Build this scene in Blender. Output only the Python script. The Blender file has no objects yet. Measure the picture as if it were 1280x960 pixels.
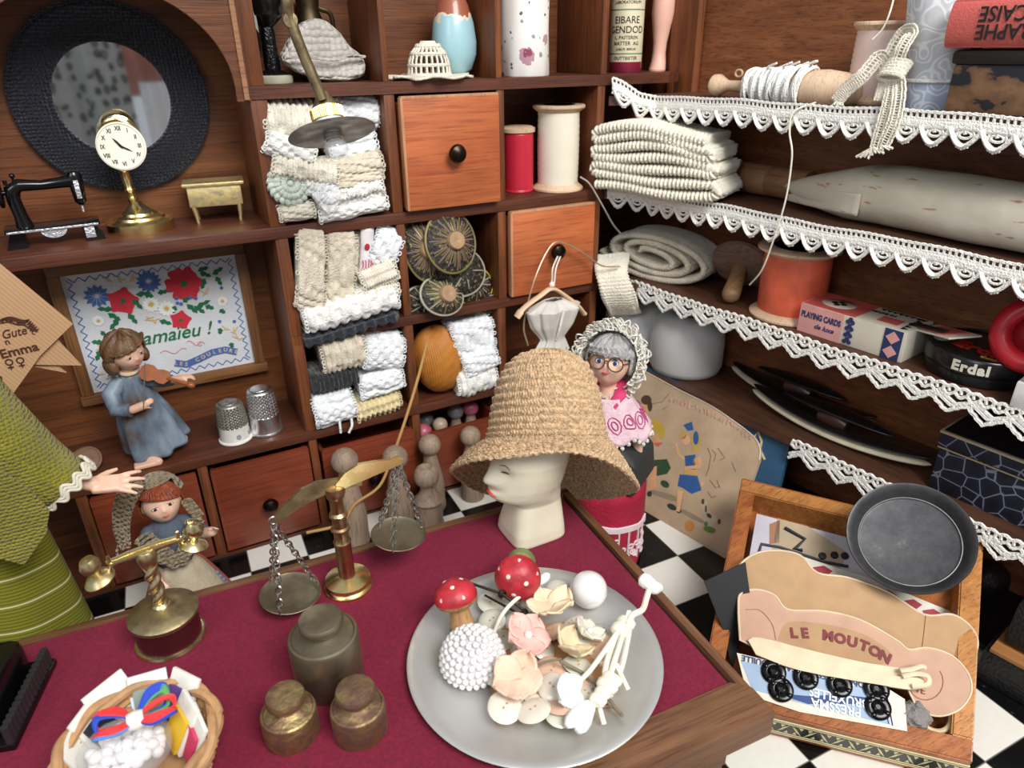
import bpy, bmesh, math, random
from mathutils import Vector, Matrix, Euler, noise
random.seed(7)
PI = math.pi
V = Vector
SC = bpy.context.scene
COL = SC.collection

# ------------------------------------------------------------ camera model
F_PX = 874.96
YAW, PITCH, ROLL = .4826, .451, -.0118
CAM = V((3.9818, -3.5352, 2.5841))
def cam_axes():
    cy, sy, cp, sp = math.cos(YAW), math.sin(YAW), math.cos(PITCH), math.sin(PITCH)
    cr, sr = math.cos(ROLL), math.sin(ROLL)
    fw = V((sy*cp, cy*cp, -sp)); r = V((cy, -sy, 0)); u = r.cross(fw)
    return cr*r+sr*u, -sr*r+cr*u, fw
CR, CU, CF = cam_axes()
def ray(x, y): return ((x-640)*CR-(y-480)*CU+F_PX*CF)/F_PX
def onz(x, y, z): d = ray(x, y); return CAM+d*((z-CAM.z)/d.z)
def ony(x, y, yy): d = ray(x, y); return CAM+d*((yy-CAM.y)/d.y)
NR = V((.9886, .1508, 0)); DR = V((.1508, -.9886, 0))     # right case: into the wall / along the shelf
RANG = math.atan2(DR.y, DR.x)
R0 = V((6.6478, 0, 0))
def onr(x, y, off=0.0): d = ray(x, y); return CAM+d*((NR.dot(R0)+off-NR.dot(CAM))/NR.dot(d))
def rp(s, off, z): return R0+DR*s+NR*off+V((0, 0, z))      # point in the right case

# ------------------------------------------------------------ mesh builder
def frame_from(z, x=None):
    z = z.normalized()
    if x is None: x = V((1, 0, 0)) if abs(z.x) < .9 else V((0, 1, 0))
    y = z.cross(x).normalized(); x = y.cross(z)
    return Matrix(((x.x, y.x, z.x), (x.y, y.y, z.y), (x.z, y.z, z.z)))
class MB:
    def __init__(s, M=None): s.bm = bmesh.new(); s.M = M or Matrix(); s.mi = 0
    def v(s, p): return s.bm.verts.new(s.M @ V(p))
    def f(s, vs):
        try: fc = s.bm.faces.new(vs)
        except ValueError: return
        fc.material_index = s.mi; fc.smooth = True
    def box(s, c, size, R=None, bev=0.0):
        b = bmesh.new(); bmesh.ops.create_cube(b, size=1)
        for v in b.verts: v.co = V((v.co.x*size[0], v.co.y*size[1], v.co.z*size[2]))
        if bev > 0: bmesh.ops.bevel(b, geom=list(b.edges), offset=bev, segments=2, affect='EDGES', profile=.6)
        s._merge(b, Matrix.Translation(V(c)) @ (R.to_4x4() if R else Matrix()))
    def _merge(s, b, M):
        mp = {}
        for v in b.verts: mp[v] = s.v(M @ v.co)
        for fc in b.faces: s.f([mp[v] for v in fc.verts])
        b.free()
    def sphere(s, c, r, R=None, seg=20, rings=12):
        if not hasattr(r, '__len__'): r = (r, r, r)
        b = bmesh.new(); bmesh.ops.create_uvsphere(b, u_segments=seg, v_segments=rings, radius=1)
        for v in b.verts: v.co = V((v.co.x*r[0], v.co.y*r[1], v.co.z*r[2]))
        s._merge(b, Matrix.Translation(V(c)) @ (R.to_4x4() if R else Matrix()))
    def lathe(s, prof, c=(0, 0, 0), R=None, seg=32, cap=True, sx=1, sy=1, fn=None):
        M = Matrix.Translation(V(c)) @ (R.to_4x4() if R else Matrix())
        rings = []
        for r, z in prof:
            ring = []
            for i in range(seg):
                a = 2*PI*i/seg
                p = V((r*math.cos(a)*sx, r*math.sin(a)*sy, z))
                if fn: p = fn(p, a)
                ring.append(s.v(M @ p))
            rings.append(ring)
        for a, b in zip(rings, rings[1:]):
            for i in range(seg): s.f([a[i], a[(i+1) % seg], b[(i+1) % seg], b[i]])
        if cap:
            if prof[0][0] > 1e-4: s.f(list(reversed(rings[0])))
            if prof[-1][0] > 1e-4: s.f(rings[-1])
    def cyl(s, p0, p1, r0, r1=None, seg=16):
        p0, p1 = V(p0), V(p1); r1 = r0 if r1 is None else r1
        d = p1-p0
        s.lathe([(r0, 0), (r1, d.length)], p0, frame_from(d), seg)
    def tube(s, pts, r, seg=8, closed=False, flat=1.0, up=None):
        pts = [V(p) for p in pts]; n = len(pts)
        rs = r if hasattr(r, '__len__') else [r]*n
        rings = []; prev = None
        for i, p in enumerate(pts):
            if closed: t = pts[(i+1) % n]-pts[i-1]
            else: t = pts[min(i+1, n-1)]-pts[max(i-1, 0)]
            if t.length < 1e-9: t = V((0, 0, 1))
            t.normalize()
            if up is not None: x = up.cross(t)
            elif prev is None: x = V((0, 0, 1)).cross(t)
            else: x = prev-t*prev.dot(t)
            if x.length < 1e-5: x = V((1, 0, 0)).cross(t)
            if x.length < 1e-5: x = V((0, 1, 0)).cross(t)
            x.normalize(); prev = x; y = t.cross(x)
            rings.append([s.v(p+x*rs[i]*math.cos(2*PI*k/seg)+y*rs[i]*flat*math.sin(2*PI*k/seg)) for k in range(seg)])
        m = n if closed else n-1
        for i in range(m):
            a, b = rings[i], rings[(i+1) % n]
            for k in range(seg): s.f([a[k], a[(k+1) % seg], b[(k+1) % seg], b[k]])
        if not closed: s.f(list(reversed(rings[0]))); s.f(rings[-1])
    def prism(s, poly, t, M=None):
        """2-D polygon in the xy plane of M, thickness t along +z"""
        M = M or Matrix()
        a = [s.v(M @ V((p[0], p[1], 0))) for p in poly]; b = [s.v(M @ V((p[0], p[1], t))) for p in poly]
        n = len(poly); k = len(s.bm.faces)
        s.f(list(reversed(a))); s.f(b)
        for i in range(n): s.f([a[i], a[(i+1) % n], b[(i+1) % n], b[i]])
        s.bm.faces.ensure_lookup_table()
        for fc in s.bm.faces[k:]: fc.smooth = False
    def sheet(s, fn, nu, nv, closed_u=False):
        g = [[s.v(fn(i/nu, j/nv)) for i in range(nu + (0 if closed_u else 1))] for j in range(nv+1)]
        m = len(g[0])
        for j in range(nv):
            for i in range(nu): s.f([g[j][i], g[j][(i+1) % m], g[j+1][(i+1) % m], g[j+1][i]])
    def build(s, name, mat, parent=None, solid=0.0, sub=0, flatshade=False, sharp=True, off=0):
        me = bpy.data.meshes.new(name)
        bmesh.ops.recalc_face_normals(s.bm, faces=list(s.bm.faces))
        if flatshade:
            for fc in s.bm.faces: fc.smooth = False
        elif sharp:
            for e in s.bm.edges:
                if len(e.link_faces) == 2 and e.calc_face_angle(0) > .7: e.smooth = False
        s.bm.to_mesh(me); s.bm.free()
        for m in (mat if isinstance(mat, (list, tuple)) else [mat]): me.materials.append(m)
        o = bpy.data.objects.new(name, me); COL.objects.link(o)
        if parent is not None: o.parent = parent
        if solid:
            md = o.modifiers.new('solid', 'SOLIDIFY'); md.thickness = solid; md.offset = off
        if sub:
            md = o.modifiers.new('sub', 'SUBSURF'); md.levels = sub; md.render_levels = sub
        return o
def tag(o, label, cat, group=None, kind=None):
    if label: o['label'] = label
    if cat: o['category'] = cat
    if group: o['group'] = group
    if kind: o['kind'] = kind
    return o
def thing(name, label, cat, loc=(0, 0, 0), rot=0, group=None):
    o = bpy.data.objects.new(name, None); COL.objects.link(o)
    o.empty_display_size = .05
    o.location = loc
    o.rotation_euler = rot if hasattr(rot, '__len__') else (0, 0, rot)
    return tag(o, label, cat, group)
def mrot(M): return M.to_euler()
def dup(o, parent=None):
    c = o.copy(); COL.objects.link(c)
    if parent: c.parent = parent
    for ch in list(o.children): dup(ch, c)
    return c
def txt(name, s, size, mat, parent, M, depth=.002, align='CENTER', sx=1.0, spacing=1.0, shear=0.0, bold=0.0):
    cu = bpy.data.curves.new(name, 'FONT'); cu.body = s; cu.size = size; cu.extrude = depth
    cu.align_x = align; cu.align_y = 'CENTER'; cu.space_character = spacing; cu.shear = shear; cu.offset = bold
    cu.resolution_u = 3
    t = bpy.data.objects.new(name, cu); COL.objects.link(t)
    dg = bpy.context.evaluated_depsgraph_get()
    me = bpy.data.meshes.new_from_object(t.evaluated_get(dg))
    bpy.data.objects.remove(t); bpy.data.curves.remove(cu)
    me.transform(M @ Matrix.Diagonal((sx, 1, 1, 1)))
    me.materials.clear(); me.materials.append(mat)
    o = bpy.data.objects.new(name, me); COL.objects.link(o); o.parent = parent
    return o
def RX(a): return Matrix.Rotation(a, 4, 'X')
def RY(a): return Matrix.Rotation(a, 4, 'Y')
def RZ(a): return Matrix.Rotation(a, 4, 'Z')
def T(*a): return Matrix.Translation(V(a if len(a) == 3 else a[0]))
def S(x, y=None, z=None): return Matrix.Diagonal((x, x if y is None else y, x if z is None else z, 1))
def arc(c, r, a0, a1, n, plane='xz'):
    o = []
    for i in range(n+1):
        a = a0+(a1-a0)*i/n; p = (r*math.cos(a), r*math.sin(a))
        o.append(V(c)+(V((p[0], 0, p[1])) if plane == 'xz' else V((p[0], p[1], 0))))
    return o
def bez(pts, n=8):
    """smooth (Catmull-Rom) curve through points"""
    P = [V(p) for p in pts]; P = [2*P[0]-P[1]]+P+[2*P[-1]-P[-2]]; o = []
    for i in range(1, len(P)-2):
        for k in range(n):
            t = k/n; a, b, c, d = P[i-1:i+3]
            o.append(.5*((2*b)+(c-a)*t+(2*a-5*b+4*c-d)*t*t+(3*b-a-3*c+d)*t**3))
    o.append(P[-2]); return o

# ------------------------------------------------------------ materials
def lin(c): return tuple(((x/12.92) if x <= .04045 else ((x+.055)/1.055)**2.4) for x in c)
def rgb(h): return lin(tuple(int(h[i:i+2], 16)/255 for i in (0, 2, 4)))+(1,)
MC = {}
class NT:
    def __init__(s, name):
        s.m = bpy.data.materials.new(name); s.m.use_nodes = True; s.t = s.m.node_tree; s.b = s.t.nodes['Principled BSDF']
    def n(s, ty, **k):
        nd = s.t.nodes.new(ty)
        for a, v in k.items():
            if hasattr(nd, a): setattr(nd, a, v)
            else: nd.inputs[a.replace('_', ' ')].default_value = v
        return nd
    def l(s, a, b): s.t.links.new(a, b)
    def coord(s, scale=(1, 1, 1), rot=(0, 0, 0), kind='Object'):
        c = s.n('ShaderNodeTexCoord'); mp = s.n('ShaderNodeMapping')
        mp.inputs['Scale'].default_value = scale; mp.inputs['Rotation'].default_value = rot
        s.l(c.outputs[kind], mp.inputs[0]); return mp.outputs[0]
    def ramp(s, fac, stops, interp='LINEAR'):
        r = s.n('ShaderNodeValToRGB'); r.color_ramp.interpolation = interp
        while len(r.color_ramp.elements) < len(stops): r.color_ramp.elements.new(.5)
        for e, (p, c) in zip(r.color_ramp.elements, stops): e.position = p; e.color = c
        s.l(fac, r.inputs[0]); return r.outputs[0]
    def bump(s, h, strength=.3, dist=.01, prev=None):
        b = s.n('ShaderNodeBump'); b.inputs['Strength'].default_value = strength; b.inputs['Distance'].default_value = dist
        s.l(h, b.inputs['Height'])
        if prev: s.l(prev, b.inputs['Normal'])
        s.l(b.outputs[0], s.b.inputs['Normal']); return b.outputs[0]
    def set(s, **k):
        for a, v in k.items(): s.b.inputs[a.replace('_', ' ')].default_value = v
        return s
def plain(name, hexc, rough=.5, metal=0.0, bumpy=0.0, bs=60, var=.12, vs=12, **kw):
    if name in MC: return MC[name]
    t = NT(name); t.set(Roughness=rough, Metallic=metal, **kw)
    c = rgb(hexc)
    nz = t.n('ShaderNodeTexNoise'); nz.inputs['Scale'].default_value = vs; nz.inputs['Detail'].default_value = 4
    t.l(t.coord(), nz.inputs['Vector'])
    d = tuple(x*(1-var) for x in c[:3])+(1,); e = tuple(min(1, x*(1+var*.6)) for x in c[:3])+(1,)
    t.l(t.ramp(nz.outputs[0], [(.3, d), (.7, e)]), t.b.inputs['Base Color'])
    if bumpy:
        n2 = t.n('ShaderNodeTexNoise'); n2.inputs['Scale'].default_value = bs; n2.inputs['Detail'].default_value = 3
        t.l(t.coord(), n2.inputs['Vector']); t.bump(n2.outputs[0], bumpy, .02)
    MC[name] = t.m; return t.m
def wood(name, c1, c2, axis='x', rough=.45, sc=1.0, dark=None, bump=.15):
    if name in MC: return MC[name]
    t = NT(name); t.set(Roughness=rough)
    k = {'x': (1.2, 22, 22), 'y': (22, 1.2, 22), 'z': (22, 22, 1.2)}[axis]
    co = t.coord(tuple(a*sc for a in k))
    n1 = t.n('ShaderNodeTexNoise'); n1.inputs['Scale'].default_value = 1.0; n1.inputs['Detail'].default_value = 8; n1.inputs['Roughness'].default_value = .65; n1.inputs['Distortion'].default_value = .6
    t.l(co, n1.inputs['Vector'])
    k2 = tuple(a*sc*(5 if a > 5 else 4) for a in k)
    n2 = t.n('ShaderNodeTexNoise'); n2.inputs['Scale'].default_value = 1.0; n2.inputs['Detail'].default_value = 3
    t.l(t.coord(k2), n2.inputs['Vector'])
    a, b = rgb(c1), rgb(c2); dk = rgb(dark) if dark else tuple(x*.35 for x in a[:3])+(1,)
    base = t.ramp(n1.outputs[0], [(.28, a), (.72, b)])
    fib = t.ramp(n2.outputs[0], [(.36, (1, 1, 1, 1)), (.46, (0, 0, 0, 1))])
    mx = t.n('ShaderNodeMix', data_type='RGBA'); mx.inputs[0].default_value = .5
    mm = t.n('ShaderNodeMath', operation='MULTIPLY'); t.l(fib, mm.inputs[0]); mm.inputs[1].default_value = .45
    t.l(mm.outputs[0], mx.inputs[0]); t.l(base, mx.inputs[6]); mx.inputs[7].default_value = dk
    n3 = t.n('ShaderNodeTexNoise'); n3.inputs['Scale'].default_value = 2.3; n3.inputs['Detail'].default_value = 3
    t.l(t.coord(), n3.inputs['Vector'])
    m2 = t.n('ShaderNodeMix', data_type='RGBA', blend_type='MULTIPLY'); m2.inputs[0].default_value = 1
    t.l(mx.outputs[2], m2.inputs[6]); t.l(t.ramp(n3.outputs[0], [(.3, (.72, .7, .68, 1)), (.7, (1.15, 1.15, 1.15, 1))]), m2.inputs[7])
    t.l(m2.outputs[2], t.b.inputs['Base Color'])
    t.bump(n2.outputs[0], bump, .01)
    MC[name] = t.m; return t.m
def yarn(name, hexc, su=40, sv=40, rough=.9, strength=.8, holes=0.0, hs=18, var=.15):
    """knitted / crocheted cloth: fine loops, optionally real open holes"""
    if name in MC: return MC[name]
    t = NT(name); t.set(Roughness=rough, Sheen_Weight=.2); c = rgb(hexc)
    vo = t.n('ShaderNodeTexVoronoi'); vo.inputs['Scale'].default_value = 1; vo.inputs['Randomness'].default_value = .35
    t.l(t.coord((su, sv, su)), vo.inputs['Vector'])
    nz = t.n('ShaderNodeTexNoise'); nz.inputs['Scale'].default_value = 9; nz.inputs['Detail'].default_value = 4
    t.l(t.coord(), nz.inputs['Vector'])
    d = tuple(x*(1-var) for x in c[:3])+(1,)
    t.l(t.ramp(nz.outputs[0], [(.35, d), (.65, c)]), t.b.inputs['Base Color'])
    inv = t.n('ShaderNodeMath', operation='SUBTRACT'); inv.inputs[0].default_value = 1; t.l(vo.outputs['Distance'], inv.inputs[1])
    t.bump(inv.outputs[0], strength, .03)
    if holes:
        v2 = t.n('ShaderNodeTexVoronoi'); v2.inputs['Scale'].default_value = hs; v2.inputs['Randomness'].default_value = .3
        t.l(t.coord(), v2.inputs['Vector'])
        gt = t.n('ShaderNodeMath', operation='GREATER_THAN'); t.l(v2.outputs['Distance'], gt.inputs[0]); gt.inputs[1].default_value = holes
        t.l(gt.outputs[0], t.b.inputs['Alpha'])
    MC[name] = t.m; return t.m
def metal(name, hexc, rough=.3, spots=None, scale=14, amount=.55, bump=.05):
    if name in MC: return MC[name]
    t = NT(name); t.set(Metallic=1.0, Roughness=rough)
    nz = t.n('ShaderNodeTexNoise'); nz.inputs['Scale'].default_value = scale; nz.inputs['Detail'].default_value = 6
    t.l(t.coord(), nz.inputs['Vector']); c = rgb(hexc); s2 = rgb(spots) if spots else tuple(x*.75 for x in c[:3])+(1,)
    t.l(t.ramp(nz.outputs[0], [(amount-.12, c), (amount+.12, s2)]), t.b.inputs['Base Color'])
    r = t.ramp(nz.outputs[0], [(amount-.15, (rough,)*3+(1,)), (amount+.15, (min(1, rough+.25),)*3+(1,))]); t.l(r, t.b.inputs['Roughness'])
    if bump: t.bump(nz.outputs[0], bump, .02)
    MC[name] = t.m; return t.m
W_SHELF = wood('shelf_wood', '452417', '6a3822', 'x', .5)
W_SHELFY = wood('shelf_wood_deep', '452a1e', '694532', 'y', .5)
W_POST = wood('post_wood', '5a2f1a', '8a4f28', 'z', .5)
W_BACK = wood('back_panel_wood', '5a3018', '7f4b28', 'x', .42)
W_BACKR = wood('right_panel_wood', '6a3a20', '9a603a', 'y', .5)
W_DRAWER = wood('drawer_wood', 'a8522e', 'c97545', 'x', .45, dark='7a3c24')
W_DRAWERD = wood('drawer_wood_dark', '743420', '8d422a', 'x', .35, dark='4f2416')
W_EDGE = wood('drawer_edge_wood', 'b5805c', 'c99570', 'z', .6)
W_PLY = wood('cut_plywood', 'a07050', 'b98a66', 'x', .8)
BLACK = plain('black_gloss', '0b0b0d', .18)
KNOB = metal('dark_knob_metal', '3b302c', .25)
WHITE = plain('white_cotton', 'f2f0ea', .9, bumpy=.5)

# ------------------------------------------------------------ camera, light
cd = bpy.data.cameras.new('camera'); cam = bpy.data.objects.new('camera', cd); COL.objects.link(cam)
cd.sensor_width = 36; cd.lens = F_PX/1280*36; cd.clip_start = .05
cam.matrix_world = Matrix(((CR.x, CU.x, -CF.x, CAM.x), (CR.y, CU.y, -CF.y, CAM.y), (CR.z, CU.z, -CF.z, CAM.z), (0, 0, 0, 1)))
cd.dof.use_dof = True; cd.dof.focus_distance = 2.9; cd.dof.aperture_fstop = 2.0
SC.camera = cam
w = bpy.data.worlds.new('world'); SC.world = w; w.use_nodes = True
nt = w.node_tree; bg = nt.nodes['Background']; bg.inputs[0].default_value = (.90, .95, 1, 1); bg.inputs[1].default_value = .46
def area(name, loc, target, size, power, col=(1, 1, 1), sy=None):
    l = bpy.data.lights.new(name, 'AREA'); l.energy = power; l.size = size; l.color = col
    if sy: l.shape = 'RECTANGLE'; l.size_y = sy
    o = bpy.data.objects.new(name, l); COL.objects.link(o); o.location = loc
    o.rotation_euler = (V(target)-V(loc)).to_track_quat('-Z', 'Y').to_euler(); return o
area('window_daylight', (5.6, -7.5, 8.0), (5.4, -.6, .9), 4.5, 1050, (1, .98, .95), 3.5)
area('side_light', (-1.5, -5.5, 6.0), (5.4, -.6, 1.0), 3.0, 150, (.9, .95, 1))  # unseen soft cool lamp from the left, no window known on that side
SC.view_settings.view_transform = 'Standard'; SC.view_settings.look = 'None'
SC.view_settings.gamma = 1; SC.view_settings.use_curve_mapping = False; SC.view_settings.exposure = 0.0

# ------------------------------------------------------------ floor
def floor_mat():
    t = NT('checker_floor'); t.set(Roughness=.25)
    co = t.n('ShaderNodeTexCoord'); mp = t.n('ShaderNodeMapping'); mp.vector_type = 'TEXTURE'
    mp.inputs['Rotation'].default_value = (0, 0, -.0377)
    mp.inputs['Location'].default_value = (6.235, -1.21, 0)
    mp.inputs['Scale'].default_value = (.31, .31, 1)
    t.l(co.outputs['Object'], mp.inputs[0])
    sx = t.n('ShaderNodeSeparateXYZ'); t.l(mp.outputs[0], sx.inputs[0])
    def m(op, a, b=None):
        n = t.n('ShaderNodeMath', operation=op)
        for i, q in enumerate((a, b)):
            if q is None: continue
            if isinstance(q, (int, float)): n.inputs[i].default_value = q
            else: t.l(q, n.inputs[i])
        return n.outputs[0]
    fx, fy = m('FLOOR', sx.outputs[0]), m('FLOOR', sx.outputs[1])
    par = m('MODULO', m('ADD', m('ADD', fx, fy), 100), 2.0)      # 0 or 1
    nz = t.n('ShaderNodeTexNoise'); nz.inputs['Scale'].default_value = 30; nz.inputs['Detail'].default_value = 5
    t.l(co.outputs['Object'], nz.inputs['Vector'])
    wh = t.ramp(nz.outputs[0], [(.3, rgb('e3e0d6')), (.6, rgb('e7e4da'))])
    scr = t.ramp(nz.outputs[0], [(.66, rgb('0a0a0b')), (.75, rgb('2c2c2c'))])
    mx = t.n('ShaderNodeMix', data_type='RGBA'); t.l(par, mx.inputs[0]); t.l(wh, mx.inputs[6]); t.l(scr, mx.inputs[7])
    # thin dark joint between tiles
    def edge(o): fr = m('FRACT', o); return m('MINIMUM', fr, m('SUBTRACT', 1.0, fr))
    e = m('LESS_THAN', m('MINIMUM', edge(sx.outputs[0]), edge(sx.outputs[1])), .012)
    m2 = t.n('ShaderNodeMix', data_type='RGBA'); t.l(m('MULTIPLY', e, .7), m2.inputs[0]); t.l(mx.outputs[2], m2.inputs[6]); m2.inputs[7].default_value = rgb('3a3833')
    t.l(m2.outputs[2], t.b.inputs['Base Color']); return t.m
b = MB(); b.box((5, -2.2, -.03), (8, 6.5, .06)); tag(b.build('floor', floor_mat()), None, None, kind='structure')

# ------------------------------------------------------------ left display case (back of the room)
TH = .06
case = thing('display_cabinet', 'dark brown wooden case of pigeonholes and small drawers along the back of the room', 'cabinet', (0, 0, 0))
def part(b, name, mat, parent=case, **k): return b.build(name, mat, parent, **k)
b = MB(); b.box((4.85, .50, 1.7), (4.6, .03, 3.5)); tag(b.build('wall_back', W_BACK), None, None, kind='structure')
b = MB(); b.box((7.105, .245, 1.7), (.05, .49, 3.5), bev=.004); part(b, 'side_board', W_POST)
b = MB(); b.box((2.56, .245, 1.7), (.05, .49, 3.5), bev=.004); part(b, 'side_board', W_POST)
ZA, ZB, ZC, ZD, ZRA = 2.43, 1.80, 1.225, .655, 2.318
def shelf(x0, x1, z, th=TH, y0=0.0, y1=.485):
    b = MB(); b.box(((x0+x1)/2, (y0+y1)/2, z-th/2), (x1-x0, y1-y0, th), bev=.006); part(b, 'shelf', W_SHELF)
# the top board stops short on the right with a slanting end
b = MB(); b.prism([(4.53, 0), (6.9, -.0), (7.02, .06), (7.07, .485), (4.53, .485)], .055, T(0, 0, ZA-.055)); part(b, 'shelf', W_SHELF)
shelf(2.59, 7.07, ZB); shelf(4.60, 7.07, ZC, .055); shelf(2.59, 7.07, ZD, .055); 
shelf(2.59, 7.07, .02, .04)
def divider(x, z0, z1, w=.055, y0=.006, mat=None, y1=.485):
    b = MB(); b.box((x-w/2, (y0+y1)/2, (z0+z1)/2), (w, y1-y0, z1-z0), bev=.005); part(b, 'divider', mat or W_POST)
# side post of the pigeonholes and the dividers, row by row (x = right-hand edge)
for x, w in ((4.60, .07), (5.185, .03), (5.80, .035), (6.46, .04)): divider(x, ZA, 3.45, w)
for x, w in ((4.60, .075), (5.205, .055), (5.81, .045), (6.455, .05)): divider(x, ZB, ZA-.055, w)
for x, w in ((4.60, .05), (5.207, .045), (5.81, .05), (6.455, .05)): divider(x, ZC, ZB-TH, w)
for x, w in ((4.595, .05), (5.21, .05), (5.80, .05), (6.455, .05)): divider(x, ZD, ZC-.055, w)
for x, w in ((3.45, .05), (4.01, .05), (4.59, .045), (5.21, .05), (5.82, .05), (6.455, .05)): divider(x, .02, ZD-.055, w)
b = MB(); b.box((4.57, .245, 1.2), (.06, .47, 1.1), bev=.004); part(b, 'divider', W_POST)
# arched front panel over the left niche, raw plywood in the cut
ax, az, aa, ab = 3.985, 2.40, .49, .40
pts = [(2.6, 3.4)]+[(2.6, 2.40)]+[(3.50, 2.40)]
pts += [(ax-aa*math.cos(t), az+.03+ab*math.sin(t)) for t in [PI*i/28 for i in range(29)]]
pts += [(4.475, 2.37), (4.53, 2.37), (4.53, 3.4)]
b = MB(); b.prism(pts, .035, Matrix(((1, 0, 0, 0), (0, 0, -1, .03), (0, 1, 0, 0), (0, 0, 0, 1)))); 
for fc in b.bm.faces:
    fc.material_index = 0
b.bm.faces.ensure_lookup_table(); b.bm.normal_update()
for fc in b.bm.faces:
    if abs(fc.normal.y) < .5: fc.material_index = 1
part(b, 'arch_panel', [W_BACK, W_PLY])
# plywood lipping along the outer post
b = MB(); b.box((4.512, -.008, 2.9), (.022, .02, 1.05), bev=.004); part(b, 'edge_strip', W_PLY)
# drawers
def knob(parent, x, y, z, r=.035):
    b = MB(); b.lathe([(.012, 0), (.012, .02), (r*.75, .028), (r, .05), (r*.85, .07), (r*.4, .082), (0, .084)], (x, y, z), RX(PI/2).to_3x3(), 20)
    b.build('knob', KNOB, parent)
def drawer(x0, x1, z0, z1, y=-.02, mat=None, kn=True, open_=False, kz=None):
    b = MB(); mat = mat or W_DRAWER
    b.box(((x0+x1)/2, y+.018, (z0+z1)/2), (x1-x0, .036, z1-z0), bev=.007)
    d = .44
    for sx in (x0+.012, x1-.012): b.box((sx, y+d/2, (z0+z1)/2-.01), (.02, d-.04, z1-z0-.04))
    b.box(((x0+x1)/2, y+d/2, z0+.02), (x1-x0-.03, d-.04, .02))
    b.box(((x0+x1)/2, y+d-.03, (z0+z1)/2-.01), (x1-x0-.03, .02, z1-z0-.04))
    o = b.build('drawer', [mat], case)
    # paler bevelled edge along top and left of the front
    e = MB(); e.box(((x0+x1)/2, y+.018, z1-.004), (x1-x0-.006, .038, .014), bev=.003); e.box((x0+.004, y+.018, (z0+z1)/2), (.014, .038, z1-z0-.006), bev=.003)
    e.build('front_edge', W_EDGE if mat is W_DRAWER else W_DRAWERD, o)
    if kn: knob(o, (x0+x1)/2, y, kz if kz else (z0+z1)/2, .048 if mat is W_DRAWER else .043)
    return o
drawer(5.215, 5.752, 1.81, 2.362, -.05)
drawer(5.825, 6.395, 1.235, 1.735, -.03)
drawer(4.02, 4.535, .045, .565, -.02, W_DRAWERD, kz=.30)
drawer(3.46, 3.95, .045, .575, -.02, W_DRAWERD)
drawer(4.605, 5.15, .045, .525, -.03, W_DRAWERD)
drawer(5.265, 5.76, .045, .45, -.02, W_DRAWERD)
# ------------------------------------------------------------ right case
rc = thing('shelf_cabinet', 'dark wooden case of four deep shelves edged with white lace on the right', 'cabinet', (0, 0, 0))
def RM(s, off, z): return Matrix.Translation(rp(s, off, z)) @ RZ(RANG)      # local x along shelf, local y = into the wall (+)
b = MB(RM(0, 0, 0)); b.box((1.7, .515, 1.7), (3.75, .03, 3.5)); tag(b.build('wall_right', W_BACKR), None, None, kind='structure')
b = MB(RM(0, 0, 0)); b.box((-.13, .475, 1.7), (.05, .05, 3.5), bev=.004); b.build('corner_strip', W_POST, rc)
b = MB(RM(0, 0, 0)); b.box((-.06, .485, 1.7), (.03, .03, 3.5), bev=.004); b.build('corner_strip', W_POST, rc)
b = MB(RM(0, 0, 0)); b.box((3.6, .25, 1.7), (.05, .5, 3.5), bev=.004); b.build('side_board', W_POST, rc)
for z in (ZRA, ZB-.005, ZC, ZD-.01):
    poly = []
    for p in (V((6.47, -.012, 0)), rp(.20, 0, 0), rp(3.55, 0, 0), rp(3.55, .498, 0), rp(.01, .498, 0), V((7.06, -.012, 0))): poly.append((p.x, p.y))
    b = MB(); b.prism(poly, .05, T(0, 0, z-.05)); b.build('shelf', W_SHELFY, rc)
b = MB(RM(0, 0, 0)); b.box((1.85, .25, .035), (3.4, .49, .03)); b.build('shelf', plain('shade_dark_base', '15100d', .6), rc)  # lowest board painted near black for the deep shade under the shelf
# ============================================================ the counter and what stands on it
TZ = .75
TA = -.061
FELT = plain('burgundy_felt', '740f2d', .95, bumpy=.3, bs=160, var=.28, vs=90, Sheen_Weight=.2, Sheen_Roughness=.6)
FELT.node_tree.nodes['Principled BSDF'].inputs['Sheen Tint'].default_value = rgb('b05070')
W_TABLE = wood('table_walnut', '5b3a26', '8a6244', 'x', .4, dark='3a2116')
W_TABLEY = wood('table_walnut_side', '5b3a26', '8a6244', 'y', .4, dark='3a2116')
BRASS = metal('old_brass', 'd6c698', .27, '9c8a5e', 10, .62)
BRASSP = metal('polished_brass', 'ecd79a', .22, 'd0b267', 6, .6)
BRASSD = metal('tarnished_brass', 'b0a07a', .40, '7a6a50', 16, .55, bump=.15)
BRONZE = metal('dull_bronze', 'a0977f', .42, '7a705e', 9, .5, bump=.15)
RUSTB = metal('rusty_brass', 'b8a474', .48, '8a6a58', 26, .5, bump=.5)
STEEL = metal('steel', 'b5b3ae', .3, '8d8a84', 20, .6)
tb = thing('counter_table', 'wooden counter with a burgundy felt top and a rim of brown wood', 'table', (5.437, -1.282, 0), TA)
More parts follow.
